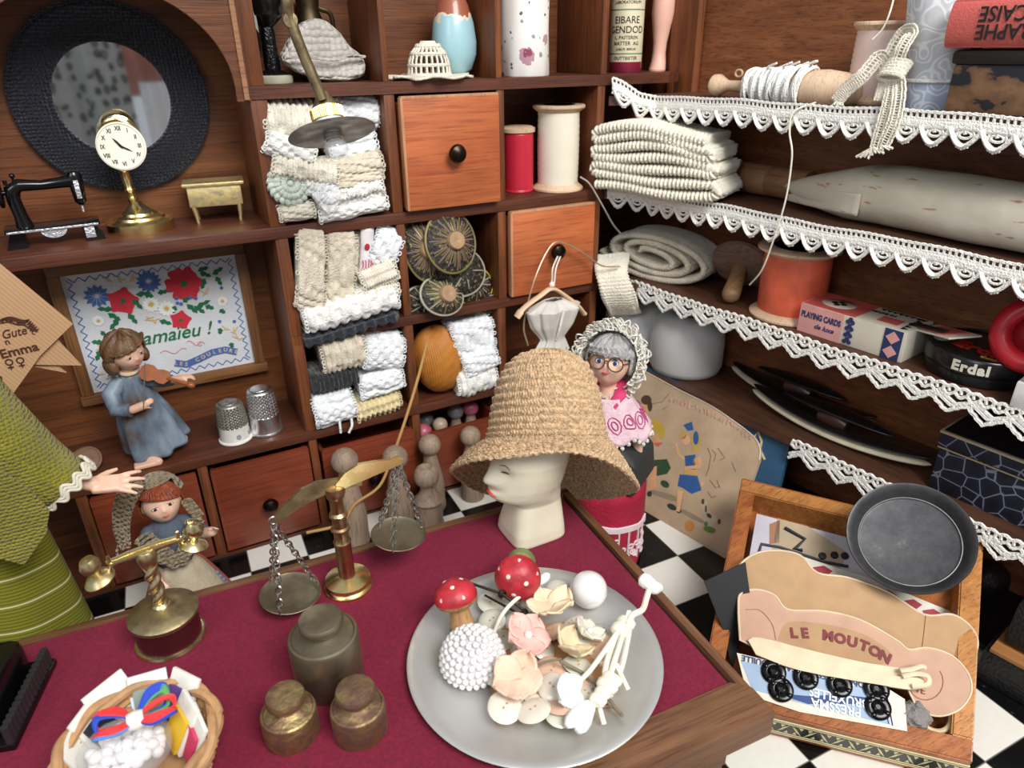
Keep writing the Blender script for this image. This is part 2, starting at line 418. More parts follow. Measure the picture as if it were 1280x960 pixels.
# local frame: x to the right, y away; back-right corner is the origin
L, D = 3.0, 1.32
b = MB(); b.box((-L/2, -D/2+.04, TZ-.012), (L-.10, D-.14, .024)); b.build('felt_top', FELT, tb)
b = MB(); b.box((-L/2, -.017, TZ-.045), (L, .034, .11), bev=.006); b.build('rim', W_TABLE, tb)
b = MB(); b.box((-.017, -.62, TZ-.045), (.034, 1.21, .11), bev=.006); b.build('rim', W_TABLEY, tb)
b = MB(); b.prism([(-.0, -D), (-.0, -D+.10), (-.05, -D+.145), (-L, -D+.145), (-L, -D)], .10, T(0, 0, TZ-.088)); b.build('front_rail', W_TABLE, tb)
b = MB(); b.box((-L/2, -.10, TZ-.20), (L-.16, .02, .22)); b.box((-L/2, -D+.10, TZ-.20), (L-.16, .02, .22)); b.box((-.11, -D/2, TZ-.20), (.02, D-.2, .22)); b.build('apron', W_TABLE, tb)
for lx in (-.14, -L+.14):
    for ly in (-.13, -D+.13):
        b = MB(); b.lathe([(.03, 0), (.045, .03), (.03, .07), (.045, .2), (.03, .33), (.05, .40), (.055, .5)], (lx, ly, 0), seg=16); b.box((lx, ly, .58), (.11, .11, .2)); b.build('leg', W_TABLE, tb)

def place(x, y, z=TZ): p = onz(x, y, z); return V((p.x, p.y, z))
def upz(base, py):
    """height at which the vertical through base crosses picture row py"""
    lo, hi = -1, 4
    for _ in range(40):
        m = (lo+hi)/2; q = V((base[0], base[1], m))-CAM
        yy = 480-F_PX*q.dot(CU)/q.dot(CF)
        if yy > py: lo = m
        else: hi = m
    return lo
# ---- candlestick telephone
ph = thing('toy_telephone', 'small brass upright telephone with twisted stem and dark red drum base', 'telephone', place(214, 797), 0); ph.scale = (.86, .86, 1.0)
b = MB(); b.lathe([(.130, 0), (.134, .006), (.130, .014), (.122, .016)]); b.build('base_ring', BRASS, ph)
b = MB(); b.lathe([(.12, .012), (.118, .108)]); b.build('drum', plain('dark_red_enamel', '4a1c20', .25, metal=.3), ph)
b = MB(); b.lathe([(.124, .104), (.130, .110), (.131, .122), (.12, .13), (.06, .142), (.03, .146), (.022, .15), (0, .15)]); b.build('top_plate', BRASSD, ph)
b = MB()
def tw(p, a):
    k = 1+.22*math.cos(2*(a-p.z*58)); return V((p.x*k, p.y*k, p.z))
b.lathe([(.024, .148+.18*i/60) for i in range(61)], fn=tw, seg=32); b.lathe([(.03, .145), (.033, .152), (.024, .16)]); b.build('twisted_stem', BRASS, ph)
b = MB(); b.lathe([(.026, .318), (.032, .33), (.035, .35), (.034, .372), (.028, .38), (0, .381)]); b.build('cradle_head', BRASS, ph)
hs = bpy.data.objects.new('handset', None)
b = MB(); ang = .14; Mh = T(0, 0, .378) @ RZ(ang)
b.M = Mh
b.tube([(-.13, .012, .0), (-.05, .012, .008), (.05, .012, .008), (.13, .012, 0)], .007)
b.box((-.075, 0, -.004), (.10, .022, .014), bev=.005); b.box((.075, 0, -.004), (.12, .022, .014), bev=.005)
for sx in (-1, 1):
    b.tube([(sx*.12, 0, .028), (sx*.118, .0, .0), (sx*.125, 0, -.02)], .007)
b.build('handle', BRASS, ph)
for sx in (-1, 1):
    b = MB(Mh); Rr = Euler((0, sx*.25, 0)).to_matrix()
    b.lathe([(0, .045), (.025, .042), (.036, .022), (.033, .002), (.018, -.014), (.016, -.022), (.040, -.028), (.055, -.045), (.052, -.052), (.03, -.048), (0, -.046)], (sx*.175, 0, .0), Rr, 24)
    b.build('ear_cup' if sx > 0 else 'mouth_cup', BRASS, ph)
# ---- balance scale
sb = place(436, 733); SY = sb.y
sc_ = thing('balance_scale', 'brass balance scale with two hanging round pans on chains', 'scale', sb, 0)
def lp(x, y): p = ony(x, y, SY); return (p.x-sb.x, p.z-sb.z)
b = MB(); b.lathe([(.088, 0), (.09, .012), (.084, .022), (.08, .024), (.086, .03), (.084, .042), (.06, .052), (.034, .058), (.028, .06)]); b.build('base', BRASSP, sc_)
b = MB(); b.lathe([(.032, .056), (.03, .06), (.03, .2), (.033, .215), (.027, .225), (.026, .26), (.034, .268), (.034, .276), (.026, .282), (.026, .32), (.033, .328), (.033, .336), (.024, .345), (.023, .40), (.031, .41), (.036, .43), (.034, .45), (.015, .458), (0, .458)]); b.build('column', metal('copper_brass', 'c9ab80', .24, '917258', 12, .55), sc_)
MX = Matrix(((1, 0, 0, 0), (0, 0, 1, -.006), (0, 1, 0, 0), (0, 0, 0, 1)))
lft = [(338, 650), (344, 644), (352, 634), (375, 612), (396, 602), (430, 597), (452, 588), (452, 606), (425, 610), (404, 618), (375, 633), (356, 647), (344, 654)]
rgt = [(418, 603), (428, 590), (446, 578), (470, 574), (487, 572), (498, 568), (502, 571), (500, 577), (487, 583), (470, 590), (452, 598), (430, 607), (420, 609)]
b = MB(); b.prism([lp(*p) for p in lft], .014, MX); b.build('beam_arm', BRASSD, sc_)
b = MB(); b.prism([lp(*p) for p in rgt], .014, T(0, -.012, 0) @ MX); b.build('beam_arm', BRASSP, sc_)
def chain_links(b, p0, p1, ln=.03, r=.0032, w=.010):
    p0, p1 = V(p0), V(p1); d = p1-p0; n = max(2, round(d.length/(ln*.8))); F = frame_from(d).to_4x4()
    for i in range(n):
        c = p0+d*((i+.5)/n); M = T(c) @ F @ RZ(PI/2*(i % 2)+.4)
        pts = [M @ V((w*math.cos(a), 0, ln*.55*math.sin(a))) for a in [2*PI*k/12 for k in range(12)]]
        b.tube(pts, r, 5, closed=True)
for (ex, ez), (px_, py_, rr, dz) in ((lp(341, 648), (363, 742, .108, 0)), (lp(497, 573), (498, 668, .104, 0))):
    cx, cz = lp(px_, py_)
    b = MB(); b.lathe([(0, -.012), (rr*.7, -.010), (rr*.93, -.004), (rr, .004), (rr*.985, .006), (rr*.9, .0), (rr*.5, -.004), (0, -.006)], (cx, 0, cz), Euler((.05, .08, 0)).to_matrix(), 40, cap=False); pan = b.build('pan', BRONZE, sc_)
    b = MB(); b.tube(arc((ex, 0, ez-.008), .014, 0, 2*PI, 14, 'xz')[:-1], .003, 5, closed=True); b.build('hook', STEEL, sc_)
    for k in range(3):
        a = -PI/2-.55+k*2*PI/3
        e = V((cx+rr*.92*math.cos(a), rr*.92*math.sin(a), cz+.004))
        b = MB(); chain_links(b, (ex, 0, ez-.02), e); b.tube([e+V((0, 0, .01)), e+V((.0, 0, -.014))], .002, 4); b.build('chain', STEEL, sc_)
# ---- weights
def weight(name, label, px, r, h, kr, mat, neck=.6, seg=40):
    t = thing(name, label, 'weight', place(*px), random.random(), 'balance weights on the counter')
    b = MB(); b.lathe([(r*.96, 0), (r, .006), (r, h-.012), (r*.97, h-.003), (r*.9, h), (r*.86, h-.004), (r*.55, h+.002), (kr*neck, h+.01), (kr*neck, h+.022)], seg=seg); b.build('body', mat, t)
    b = MB(); b.lathe([(kr*neck, h+.02), (kr*.85, h+.028), (kr, h+.042), (kr, h+.054), (kr*.93, h+.063), (kr*.5, h+.067), (0, h+.067)], seg=seg); b.build('knob', mat, t)
weight('brass_weight', 'tall dark bronze weight with a flat round knob, largest of the three', (413, 848), .108, .195, .069, BRONZE)
weight('brass_weight', 'small speckled brass weight with a worn light knob, nearest the wicker basket', (366, 916), .080, .098, .056, RUSTB)
weight('brass_weight', 'small speckled brass weight with a brown knob, nearest the pewter plate', (451, 911), .080, .104, .058, metal('rusty_brass_brown', 'b09a6a', .5, '86695c', 22, .45, bump=.4))
# ---- plate
PLC = place(668, 817, .775); PLC.z = TZ
ALU = metal('brushed_pewter', 'd6d5d2', .42, 'c6c5c2', 5, .6, bump=.05); ALU.node_tree.nodes['Principled BSDF'].inputs['Metallic'].default_value = .75
b = MB(); b.lathe([(0, .004), (.30, .004), (.345, .012), (.385, .028), (.412, .034), (.418, .031), (.414, .026), (.39, .019), (.35, .004), (.30, 0), (0, 0)], seg=96, cap=False)
plate = b.build('pewter_plate', ALU); plate.location = PLC; tag(plate, 'large round grey metal plate heaped with buttons, beads and cloth flowers', 'plate')
PZ = TZ+.006
def pp(x, y, h=0.0): return place(x, y, PZ+h)
# card and shell buttons
CARD = plain('brown_card', 'b98d62', .8, bumpy=.2)
b = MB(); b.prism([(-.19, -.17), (.17, -.19), (.2, .16), (-.17, .19)], .008); b.prism([(-.185, -.165), (.02, -.2), (.16, -.18), (.19, .15), (-.16, .18)], .007, T(0, 0, .014))
cardb = b.build('button_card', CARD); cardb.location = pp(680, 834)+V((0, 0, .002)); cardb.rotation_euler = (0, 0, -.30); tag(cardb, 'square brown card lying on the plate under the shell buttons', 'card')
SHELL = plain('mother_of_pearl', 'e3dccb', .18, var=.12, vs=8, Coat_Weight=.6, Sheen_Weight=.2)
SHELLG = plain('pearl_grey_green', 'd3d2c2', .2, var=.12, vs=8, Coat_Weight=.6)
SHELLP = plain('pearl_pink', 'd9b49a', .22, var=.12, vs=8, Coat_Weight=.6)
THREAD = plain('cream_thread', 'e9e3d2', .8)
BT_USED = {}
def button_label(px, mat):
    lm = [('the pearl covered dome', 592, 822), ('the pink flower', 659, 796), ('the cream flower', 690, 757), ('the peach flower', 645, 850), ('the large pearl', 736, 741), ('the taped paper twigs', 770, 800), ('the red mushroom', 600, 745), ('the white bell flower', 708, 862)]
    nm, x, y = min(lm, key=lambda l: (l[1]-px[0])**2+(l[2]-px[1])**2); dx, dy = px[0]-x, px[1]-y
    d = ('right of' if dx > 0 else 'left of') if abs(dx) > 1.8*abs(dy) else ('below' if dy > 0 else 'above') if abs(dy) > 1.8*abs(dx) else ('below and ' if dy > 0 else 'above and ')+('right of' if dx > 0 else 'left of')
    c = {'mother_of_pearl': 'white', 'pearl_grey_green': 'greyish', 'pearl_pink': 'pinkish beige'}[mat.name]
    k = (c, d, nm); n = BT_USED.get(k, 0); BT_USED[k] = n+1
    return '%s pearly shell button%s %s %s on the plate' % (c, ('', ' farther out', ' farthest out')[min(n, 2)], d, nm)
def button(px, h, r, mat, tilt=(0, 0), th=.02):
    b = MB(); b.lathe([(0, -th*.5), (r*.8, -th*.45), (r, 0), (r*.85, th*.35), (r*.4, th*.5), (0, th*.5)], seg=28)
    for sx in (-1, 1): b.mi = 1; b.sphere((sx*r*.16, 0, th*.5), (.004, .004, .002), seg=8, rings=5); b.mi = 0
    o = b.build('shell_button', [mat, CARD]); o.location = pp(px[0], px[1], h); o.rotation_euler = (tilt[0], tilt[1], random.random()*6)
    return tag(o, button_label(px, mat), 'button', 'shell buttons on the plate')
for px, h, r, m, tl in [((631, 884), .045, .052, SHELL, (.25, -.1)), ((667, 888), .045, .053, SHELL, (.25, .1)), ((702, 880), .045, .052, SHELLP, (.2, .2)), ((614, 753), .03, .050, SHELLG, (.2, 0)), ((641, 747), .035, .045, SHELLG, (.2, .2)),
        ((615, 776), .03, .048, SHELLG, (.1, -.2)), ((646, 775), .03, .047, SHELLG, (0, .2)), ((628, 800), .025, .046, SHELLG, (0, 0)), ((690, 838), .05, .052, SHELLP, (.2, 0)), ((627, 852), .035, .044, SHELL, (.1, -.3)),
        ((668, 752), .04, .050, SHELLG, (.4, .3)), ((728, 800), .04, .06, SHELL, (.5, .3)), ((755, 790), .03, .055, SHELLG, (.3, .3)), ((745, 812), .03, .06, SHELLP, (.3, .5)), ((697, 738), .02, .045, SHELLG, (.3, .0)),
        ((715, 780), .05, .045, SHELL, (.6, .2)), ((690, 790), .03, .05, SHELLP, (.1, .4)), ((680, 812), .03, .045, SHELL, (.1, .4)), ((725, 850), .03, .05, SHELLP, (.1, .2)), ((655, 830), .02, .045, SHELLG, (.1, -.2)), ((733, 868), .035, .05, SHELL, (.2, .1)), ((700, 895), .03, .045, SHELLG, (.1, .1)), ((672, 868), .03, .048, SHELL, (.1, .1)), ((640, 868), .025, .045, SHELLG, (.1, .1)), ((690, 858), .06, .045, SHELL, (.3, .1)), ((722, 832), .05, .05, SHELLG, (.2, .2)), ((650, 812), .02, .045, SHELL, (.1, .1))]:
    button(px, h, r, m, tl)
def flower(px, h, r, mat, n=5, tilt=(0, 0, 0), centre=None, cup=.35, name='cloth_flower', label=None, rag=.08):
    t = thing(name, label, 'flower', pp(px[0], px[1], h), tilt, 'cloth flowers on the plate')
    for k in range(n):
        a = 2*PI*k/n+.3; rr = r*(1+random.uniform(-rag, rag)); ph_ = random.random()*6
        def fn(u, v, a=a, rr=rr, ph_=ph_):
            w = .95*rr*.62*math.sin(PI*min(1, .12+v*.80))**.8*(1.0 if v < .75 else math.sqrt(max(0, 1-((v-.75)/.25)**2*.85)))
            x = rr*v; y = (u*2-1)*w
            z = cup*rr*(v**2)*.5+.10*rr*math.cos(u*5+ph_)*v+abs(u*2-1)**2*rr*.14*v
            c, s = math.cos(a), math.sin(a); return V((x*c-y*s, x*s+y*c, z+.003*(k % 2)))
        b = MB(); b.sheet(fn, 10, 10); b.build('petal', mat, t, solid=.007)
    if centre:
        b = MB(); b.sphere((0, 0, .012), r*.17, seg=14, rings=8); b.build('centre', centre, t)
    return t
PINKP = plain('pink_petal', 'efb9ae', .7, bumpy=.2, var=.2, vs=10)
CREAMP = plain('cream_petal', 'ecd6b4', .7, bumpy=.2, var=.2, vs=10)
PEACHP = plain('peach_petal', 'efc6ac', .7, bumpy=.25, var=.22, vs=10)
IVORYP = plain('ivory_petal', 'ddcaa4', .7, bumpy=.2)
WHITEP = plain('white_petal', 'ecebee', .6)
PEARL = plain('pearl', 'e9e6e4', .12, var=.03, Coat_Weight=1.0)
flower((659, 796), .10, .078, PINKP, 5, (.35, .1, .4), PEARL, .3, label='pink cloth flower with a pearl centre in the middle of the plate')
flower((690, 760), .09, .080, CREAMP, 5, (-.1, .2, 1.2), None, .7, label='cream cloth flower beside the big pearl')
flower((645, 850), .085, .078, PEACHP, 5, (.2, -.2, .3), None, .6, label='peach cloth flower above the front shell buttons')
flower((708, 812), .085, .065, IVORYP, 4, (.5, .5, .8), None, 1.3, name='curled_petal_flower', label='curled ivory petals between the pink flower and the white twigs')
flower((706, 862), .085, .055, WHITEP, 4, (.9, .3, .2), PEARL, 1.0, name='bell_flower', label='small white bell flower with a pearl tip at the front of the plate')
flower((735, 792), .075, .06, SHELL, 5, (.4, .4, .8), PEARL, .6, label='small translucent ivory flower below the big pearl')
# big pearl and beaded button
b = MB(); b.sphere((0, 0, .068), .067, seg=40, rings=24); o = b.build('pearl_bead', PEARL); o.location = pp(735, 755, .003); tag(o, 'large glossy white pearl bead at the back right of the plate', 'bead')
bb = thing('beaded_button', 'domed button covered in rows of tiny white pearls', 'button', pp(592, 832, .004), (.12, -.1, 0))
b = MB(); b.lathe([(0, 0), (.07, .002), (.098, .03), (.1, .05), (.09, .085), (.06, .12), (0, .138)], seg=40); b.build('dome', plain('lilac_base', 'cfcad2', .5), bb)
b = MB()
for j in range(8):
    th = .05+j*.215; n = max(1, round(2*PI*math.sin(th)*.104/.023)); 
    for k in range(n):
        a = 2*PI*(k+.5*(j % 2))/n; b.sphere((.1*math.sin(th)*math.cos(a), .1*math.sin(th)*math.sin(a), .035+.106*math.cos(th)), .0108, seg=12, rings=8)
tag(b.build('pearl_beads', PEARL, bb), None, None, kind='stuff')
# painted mushrooms
REDP = plain('red_paint_worn', 'bb2c38', .45, var=.5, vs=20, bumpy=.1)
WSTEM = wood('mushroom_stem_wood', 'a5794c', 'c39a68', 'z', .7)
GRN = plain('green_paint_worn', '6d8052', .6, var=.3, vs=20)
def mushroom(loc, rot, label, sc=1.0):
    t = thing('toy_mushroom', label, 'mushroom', loc, rot, 'painted wooden mushrooms on the plate')
    b = MB(T(0, 0, 0) @ S(sc)); b.lathe([(0, 0), (.045, .0), (.048, .01), (.046, .02), (.042, .035)], seg=24); b.build('stem_foot', GRN, t)
    b = MB(S(sc)); b.lathe([(.043, .034), (.036, .06), (.034, .10), (.036, .112)], seg=24); b.build('stem', WSTEM, t)
    b = MB(S(sc)); b.lathe([(.036, .108), (.055, .106), (.07, .118), (.073, .130)], seg=28, cap=False); b.build('gills', WSTEM, t)
    b = MB(S(sc)); prof = [(.073, .129), (.074, .138), (.068, .158), (.052, .178), (.028, .19), (0, .193)]; b.lathe(prof, seg=32); cap = b.build('cap', REDP, t)
    for i, (th, r) in enumerate([(.45, 0), (1.15, .2), (1.15, 1.3), (1.15, 2.4), (1.15, 3.6), (1.15, 4.8), (0.5, 2.2), (.5, 4.3)]):
        p = V((.072*math.sin(th)*math.cos(r), .072*math.sin(th)*math.sin(r), .13+.063*math.cos(th))); b = MB(S(sc)); b.sphere(p, (.0085, .0085, .003), frame_from((p-V((0, 0, .12))).normalized()), 12, 6); b.build('spot', plain('dull_white_paint', 'dcd6c8', .6), cap)
mushroom(pp(580, 790, .03), (-.30, -.05, 0), 'red capped wooden mushroom standing at the left of the plate', 1.0)
dirv = (-CF*.85+V((-.10, 0, -.12))).normalized()
mushroom(pp(652, 706, .075)+V((0, .0, .02)), frame_from(dirv).to_euler(), 'red wooden mushroom lying with its spotted cap towards the front', 1.12)
# safety pin
DARKM = metal('dark_pin_metal', '4a4238', .35)
sp = thing('safety_pin', 'dark metal safety pin lying against the red mushroom', 'pin', pp(612, 745, .10))
q = [pp(573, 724, .15)-sp.location, pp(627, 742, .12)-sp.location, pp(655, 763, .08)-sp.location, pp(650, 768, .075)-sp.location, pp(630, 757, .08)-sp.location, pp(606, 744, .085)-sp.location]
b = MB(); b.tube([q[0], q[1], q[2]], .005); b.build('back_wire', DARKM, sp)
b = MB(); b.tube([q[5], q[4], q[3]], .004); b.build('point', DARKM, sp)
b = MB(); b.tube(bez([q[2], (q[2]+q[3])/2+V((.01, -.01, 0)), q[3]], 4), .009); b.build('clasp', DARKM, sp)
b = MB()
for k in range(3): b.tube([q[1]+V((.012*math.cos(a), -.003*k, .012*math.sin(a))) for a in [2*PI*i/12 for i in range(12)]], .0035, 5, closed=True)
b.build('coil', DARKM, sp)
# paper twigs with buds
TWIG = plain('waxed_paper_stem', 'f0ead6', .6); BUD = plain('white_bud', 'f4f2ec', .45)
def twigs(name, label, stems, buds, wraps, origin, extra=()):
    t = thing(name, label, 'flower stems', origin, 0)
    for s_ in stems:
        b = MB(); b.tube(bez([pp(*p)-origin for p in s_[0]], 5), s_[1], 7); b.build('stem', TWIG, t)
    for (p0, p1, r) in buds:
        a, c = pp(*p0)-origin, pp(*p1)-origin; F = frame_from(c-a); l = (c-a).length
        b = MB(); b.lathe([(.004, 0), (r*.6, l*.15), (r, l*.6), (r*.9, l*.85), (r*.4, l), (0, l*1.02)], a, F, 14); b.build('bud', BUD, t)
    for (p0, p1, r) in wraps:
        a, c = pp(*p0)-origin, pp(*p1)-origin; F = frame_from(c-a); l = (c-a).length
        b = MB(); b.lathe([(r*.7, 0), (r, .004), (r*1.05, l*.3), (r*.9, l*.45), (r*1.1, l*.6), (r, l*.9), (r*.75, l)], a, F, 16, sx=1.1, sy=.7); b.build('paper_wrap', TWIG, t)
    return t
og = pp(760, 820, .1)
twigs('paper_twig_bundle', 'bundle of white paper stems and buds bound with tape across the plate', [
    ([(788, 765, .1), (765, 800, .1), (740, 835, .09), (724, 852, .09)], .008), ([(784, 775, .1), (770, 820, .1), (762, 845, .09), (750, 870, .085)], .009),
    ([(776, 778, .1), (758, 830, .09), (755, 870, .085)], .009), ([(790, 770, .1), (778, 830, .07), (762, 870, .07)], .009), ([(770, 830, .1), (785, 862, .05)], .008),
    ([(782, 790, .11), (790, 770, .12), (803, 762, .13), (808, 748, .17), (812, 735, .20)], .010), ([(780, 782, .1), (786, 764, .12)], .007), ([(748, 880, .06), (755, 905, .02)], .008)],
    [((742, 878, .07), (722, 915, .05), .024), ((736, 876, .08), (708, 908, .06), .022), ((815, 742, .18), (820, 728, .20), .03), ((822, 735, .20), (800, 722, .20), .026)],
    [((785, 775, .1), (772, 792, .1), .028), ((768, 845, .09), (755, 862, .085), .029), ((756, 862, .08), (744, 880, .08), .022)], og)
og = pp(650, 750, .1)
twigs('paper_twig', 'single white bud on a bent paper stem below the mushroom', [([(617, 792, .06), (630, 765, .09), (650, 745, .11), (668, 732, .12)], .007), ([(668, 732, .12), (676, 738, .10), (678, 745, .08)], .008)],
    [((668, 732, .12), (686, 718, .12), .017), ((668, 734, .12), (672, 716, .13), .014)], [], og)
rf = MB()
o3 = pp(700, 830, .08)
rf.tube(bez([pp(655, 842, .09)-o3, pp(680, 828, .1)-o3, pp(702, 824, .1)-o3]), .004); rf.tube(bez([pp(700, 826, .1)-o3, pp(740, 850, .05)-o3, pp(772, 888, .03)-o3, pp(778, 895, .03)-o3]), .006); rf.tube(bez([pp(740, 860, .05)-o3, pp(775, 892, .02)-o3]), .004)
o = rf.build('wired_twig', plain('grey_stem_m', '7b705c', .7)); o.location = o3; tag(o, 'thin grey wired stem lying under the cloth flowers', 'stem')

# ---- display head with straw hat
WAX = plain('ivory_wax', 'ddd6bf', .28, var=.06, vs=5, Subsurface_Weight=.35, Coat_Weight=.3)
WAX.node_tree.nodes['Principled BSDF'].inputs['Subsurface Radius'].default_value = (.08, .06, .03)
hb = place(665, 662)
hd = thing('wax_bust', 'ivory wax display head with painted eye and red lips', 'head', hb, 0)
def gs(x, c, s_): return math.exp(-((x-c)/s_)**2)
secs = [(0, -.005, .116, .108, 1.), (.010, -.005, .120, .112, 1.), (.05, -.003, .118, .108, .95), (.12, .004, .108, .095, .85), (.175, .010, .100, .088, .6), (.20, .000, .118, .098, .2), (.215, -.020, .140, .105, .1), (.235, -.026, .150, .112, 0),
        (.27, -.022, .156, .122, 0), (.32, -.014, .158, .132, 0), (.38, -.004, .162, .140, 0), (.44, .010, .150, .130, 0), (.52, .03, .12, .11, 0), (.60, .04, .075, .07, 0), (.65, .04, .03, .03, 0), (.66, .04, .004, .004, 0)]
def headpt(u, v):
    zz = v*.66
    for i in range(len(secs)-1):
        if secs[i][0] <= zz <= secs[i+1][0]+1e-9:
            k = (zz-secs[i][0])/(secs[i+1][0]-secs[i][0]); c, a_, b_, sq = [secs[i][j]*(1-k)+secs[i+1][j]*k for j in (1, 2, 3, 4)]; break
    t = 2*PI*u; ct, st = math.cos(t), math.sin(t)
    e = 1-sq*.6
    x = a_*math.copysign(abs(ct)**e, ct); y = b_*math.copysign(abs(st)**e, st)
    front = max(0, ct)
    x += .035*front**18*gs(zz, .308, .026)*1.0 + .024*front**24*gs(zz, .345, .035)    # nose
    x += .016*front**10*gs(zz, .255, .012)+.010*front**10*gs(zz, .240, .010) + .012*front**6*gs(zz, .222, .016)
    x -= .012*gs(abs(y), .055, .03)*front*gs(zz, .355, .022)
    x += .008*front*gs(zz, .40, .025)
    if zz < .19: x *= 1
    return V((-(x-c), y, zz))
b = MB(); b.sheet(lambda u, v: headpt(u, v), 96, 110, closed_u=True); b.f([b.bm.verts[i] for i in []] ) if False else None
b.bm.verts.ensure_lookup_table(); b.f(list(reversed(b.bm.verts[:96])))
b.build('head', WAX, hd, sharp=False)
def surf(ang, zz, out=.002):
    p = headpt(ang/(2*PI), zz/.66); n = V((p.x*.6, p.y, 0)).normalized(); return p+n*out
LIP = plain('lip_red', 'd2453c', .4)
b = MB(); b.tube([surf(a, .254+.004*math.cos(a*8)) for a in [-.34+.1*i for i in range(8)]], [.001, .004, .006, .006, .006, .005, .004, .001], 6, flat=.7); b.build('lips', LIP, hd)
for s_ in (-1, 1):
    b = MB(); b.tube([surf(s_*a, .362-.05*(a-.40)**2) for a in [.30, .36, .42, .48, .54]], [.001, .003, .003, .0025, .001], 5); b.build('eye_line', plain('eye_brown', '4a3d28', .5), hd)
    b = MB(); b.tube([surf(s_*a, .396-.4*(a-.42)**2) for a in [.28, .36, .44, .52, .60]], [.001, .002, .002, .002, .001], 5); b.build('brow', plain('brow_tan', '8a7b54', .6), hd)
# straw hat
hc = ony(683, 560, hb.y+.02)
hat = thing('straw_hat', 'tan braided straw cloche hat sitting on the wax head', 'hat', hc, 0)
CFh = V((CF.x, CF.y, 0)).normalized(); CRh = V((CR.x, CR.y, 0)).normalized()
rimT = {0: (.382, -.21), 45: (.37, -.425), 90: (.31, -.48), 135: (.385, -.40), 180: (.390, -.10), 225: (.35, .10), 270: (.275, .155), 315: (.33, .075)}
def rimv(a, k):
    d = math.degrees(a) % 360; i = int(d//45); t = (d-45*i)/45
    g = lambda j: rimT[(45*j) % 360][k]
    A, B, C_, D_ = g(i-1), g(i), g(i+1), g(i+2)
    return .5*((2*B)+(C_-A)*t+(2*A-5*B+4*C_-D_)*t*t+(3*B-A-3*C_+D_)*t**3)
NROW = 23
crown = [(0, 0, .392), (.10, .055, .386), (.2, .112, .368), (.32, .158, .328), (.45, .188, .272), (.58, .206, .205), (.72, .218, .14), (.86, .228, .08), (1, .240, .035)]
def hatpt(u, v, disp=True):
    a = 2*PI*u
    vb = .62
    if v < vb:
        w_ = v/vb
        for i in range(len(crown)-1):
            if crown[i][0] <= w_ <= crown[i+1][0]+1e-9:
                k = (w_-crown[i][0])/(crown[i+1][0]-crown[i][0]); r = crown[i][1]*(1-k)+crown[i+1][1]*k; z = crown[i][2]*(1-k)+crown[i+1][2]*k; break
        sh = .07*(z/.39)
        z2 = z-.13*math.sin(a)*(r/.22); 
        p = CRh*(r*math.cos(a))+CFh*(r*math.sin(a)*.95+sh+.0)+V((0, 0, z2))
    else:
        w_ = (v-vb)/(1-vb); r0 = .240; z0 = .035-.13*math.sin(a)*(r0/.22)
        r1, z1 = rimv(a, 0), rimv(a, 1)
        k = w_; z = z0*(1-k)+z1*k+.012*math.sin(PI*k); r = r0*(1-k)+r1*k
        z += .006*math.sin(a*5+1)*k
        p = CRh*(r*math.cos(a))+CFh*(r*math.sin(a)*(.95 if k < .01 else .95+.05*k)+.0+.006*(1-k))+V((0, 0, z))
    if disp:
        n = V((p.x, p.y, .25 if v < vb else .6)).normalized()
        row = v*NROW; fr = row % 1.0
        nn = 118 if v > .25 else (84 if v > .12 else 42)
        ph_ = u*nn+abs(fr-.5)*1.6
        h = .0065*math.sin(PI*fr)+.0075*(.5+.5*math.cos(2*PI*ph_))*(.5+.5*math.sin(PI*fr))+.005*noise.noise(V((u*90, v*50, 0)))
        p = p+n*h
    return p
STRAW = plain('braided_straw', 'cfae88', .7, bumpy=.6, bs=120, var=.45, vs=70)
b = MB(); b.sheet(lambda u, v: hatpt(u, max(v, .002)), 620, 210, closed_u=True); b.build('straw_body', STRAW, hat, solid=.008, sharp=False, off=-1)
b = MB(); b.tube([hatpt(i/300, .999, False)+V((0, 0, .003*math.sin(i*1.3))) for i in range(300)], [.008+.002*math.sin(i*2.1) for i in range(300)], 6, closed=True); b.build('brim_edge', STRAW, hat)
b = MB(); b.sphere(hatpt(.3, 0, False)+V((0, 0, .004)), (.015, .013, .012), seg=12, rings=8); b.build('crown_tip', STRAW, hat)

# ---- wicker basket with threads
bp = place(172, 930, .9); bp.z = TZ
bk = thing('wicker_basket', 'small round wicker basket at the front left of the counter', 'basket', bp, 0)
WICK = plain('wicker', 'b98e62', .6, var=.25, vs=20)
b = MB()
for j in range(6):
    z = .015+j*.022; r = .15+.008*j
    b.tube([V(((r+.006*math.sin(i*PI*.5+j*PI))*math.cos(2*PI*i/72), (r+.006*math.sin(i*PI*.5+j*PI))*math.sin(2*PI*i/72), z)) for i in range(72)], .011, 6, closed=True)
b.build('woven_side', WICK, bk)
b = MB(); b.lathe([(0, .002), (.14, .002), (.15, .012), (.0, .012)], seg=32, cap=False); b.build('bottom', WICK, bk)
b = MB()
for k in range(2): b.tube([V(((.196+.009*math.cos(i*.35+k*PI))*math.cos(2*PI*i/90), (.196+.009*math.cos(i*.35+k*PI))*math.sin(2*PI*i/90), .152+.010*math.sin(i*.35+k*PI))) for i in range(90)], .014, 8, closed=True)
b.build('rim', WICK, bk)
b = MB()
for k in range(20):
    a = 2*PI*k/20; b.tube([V((.145*math.cos(a), .145*math.sin(a), .01)), V((.19*math.cos(a), .19*math.sin(a), .15))], .006, 6)
b.build('stakes', WICK, bk)
def bpt(x, y, z): return place(x, y, z)
PAPW = plain('white_card', 'e6e4da', .7); 
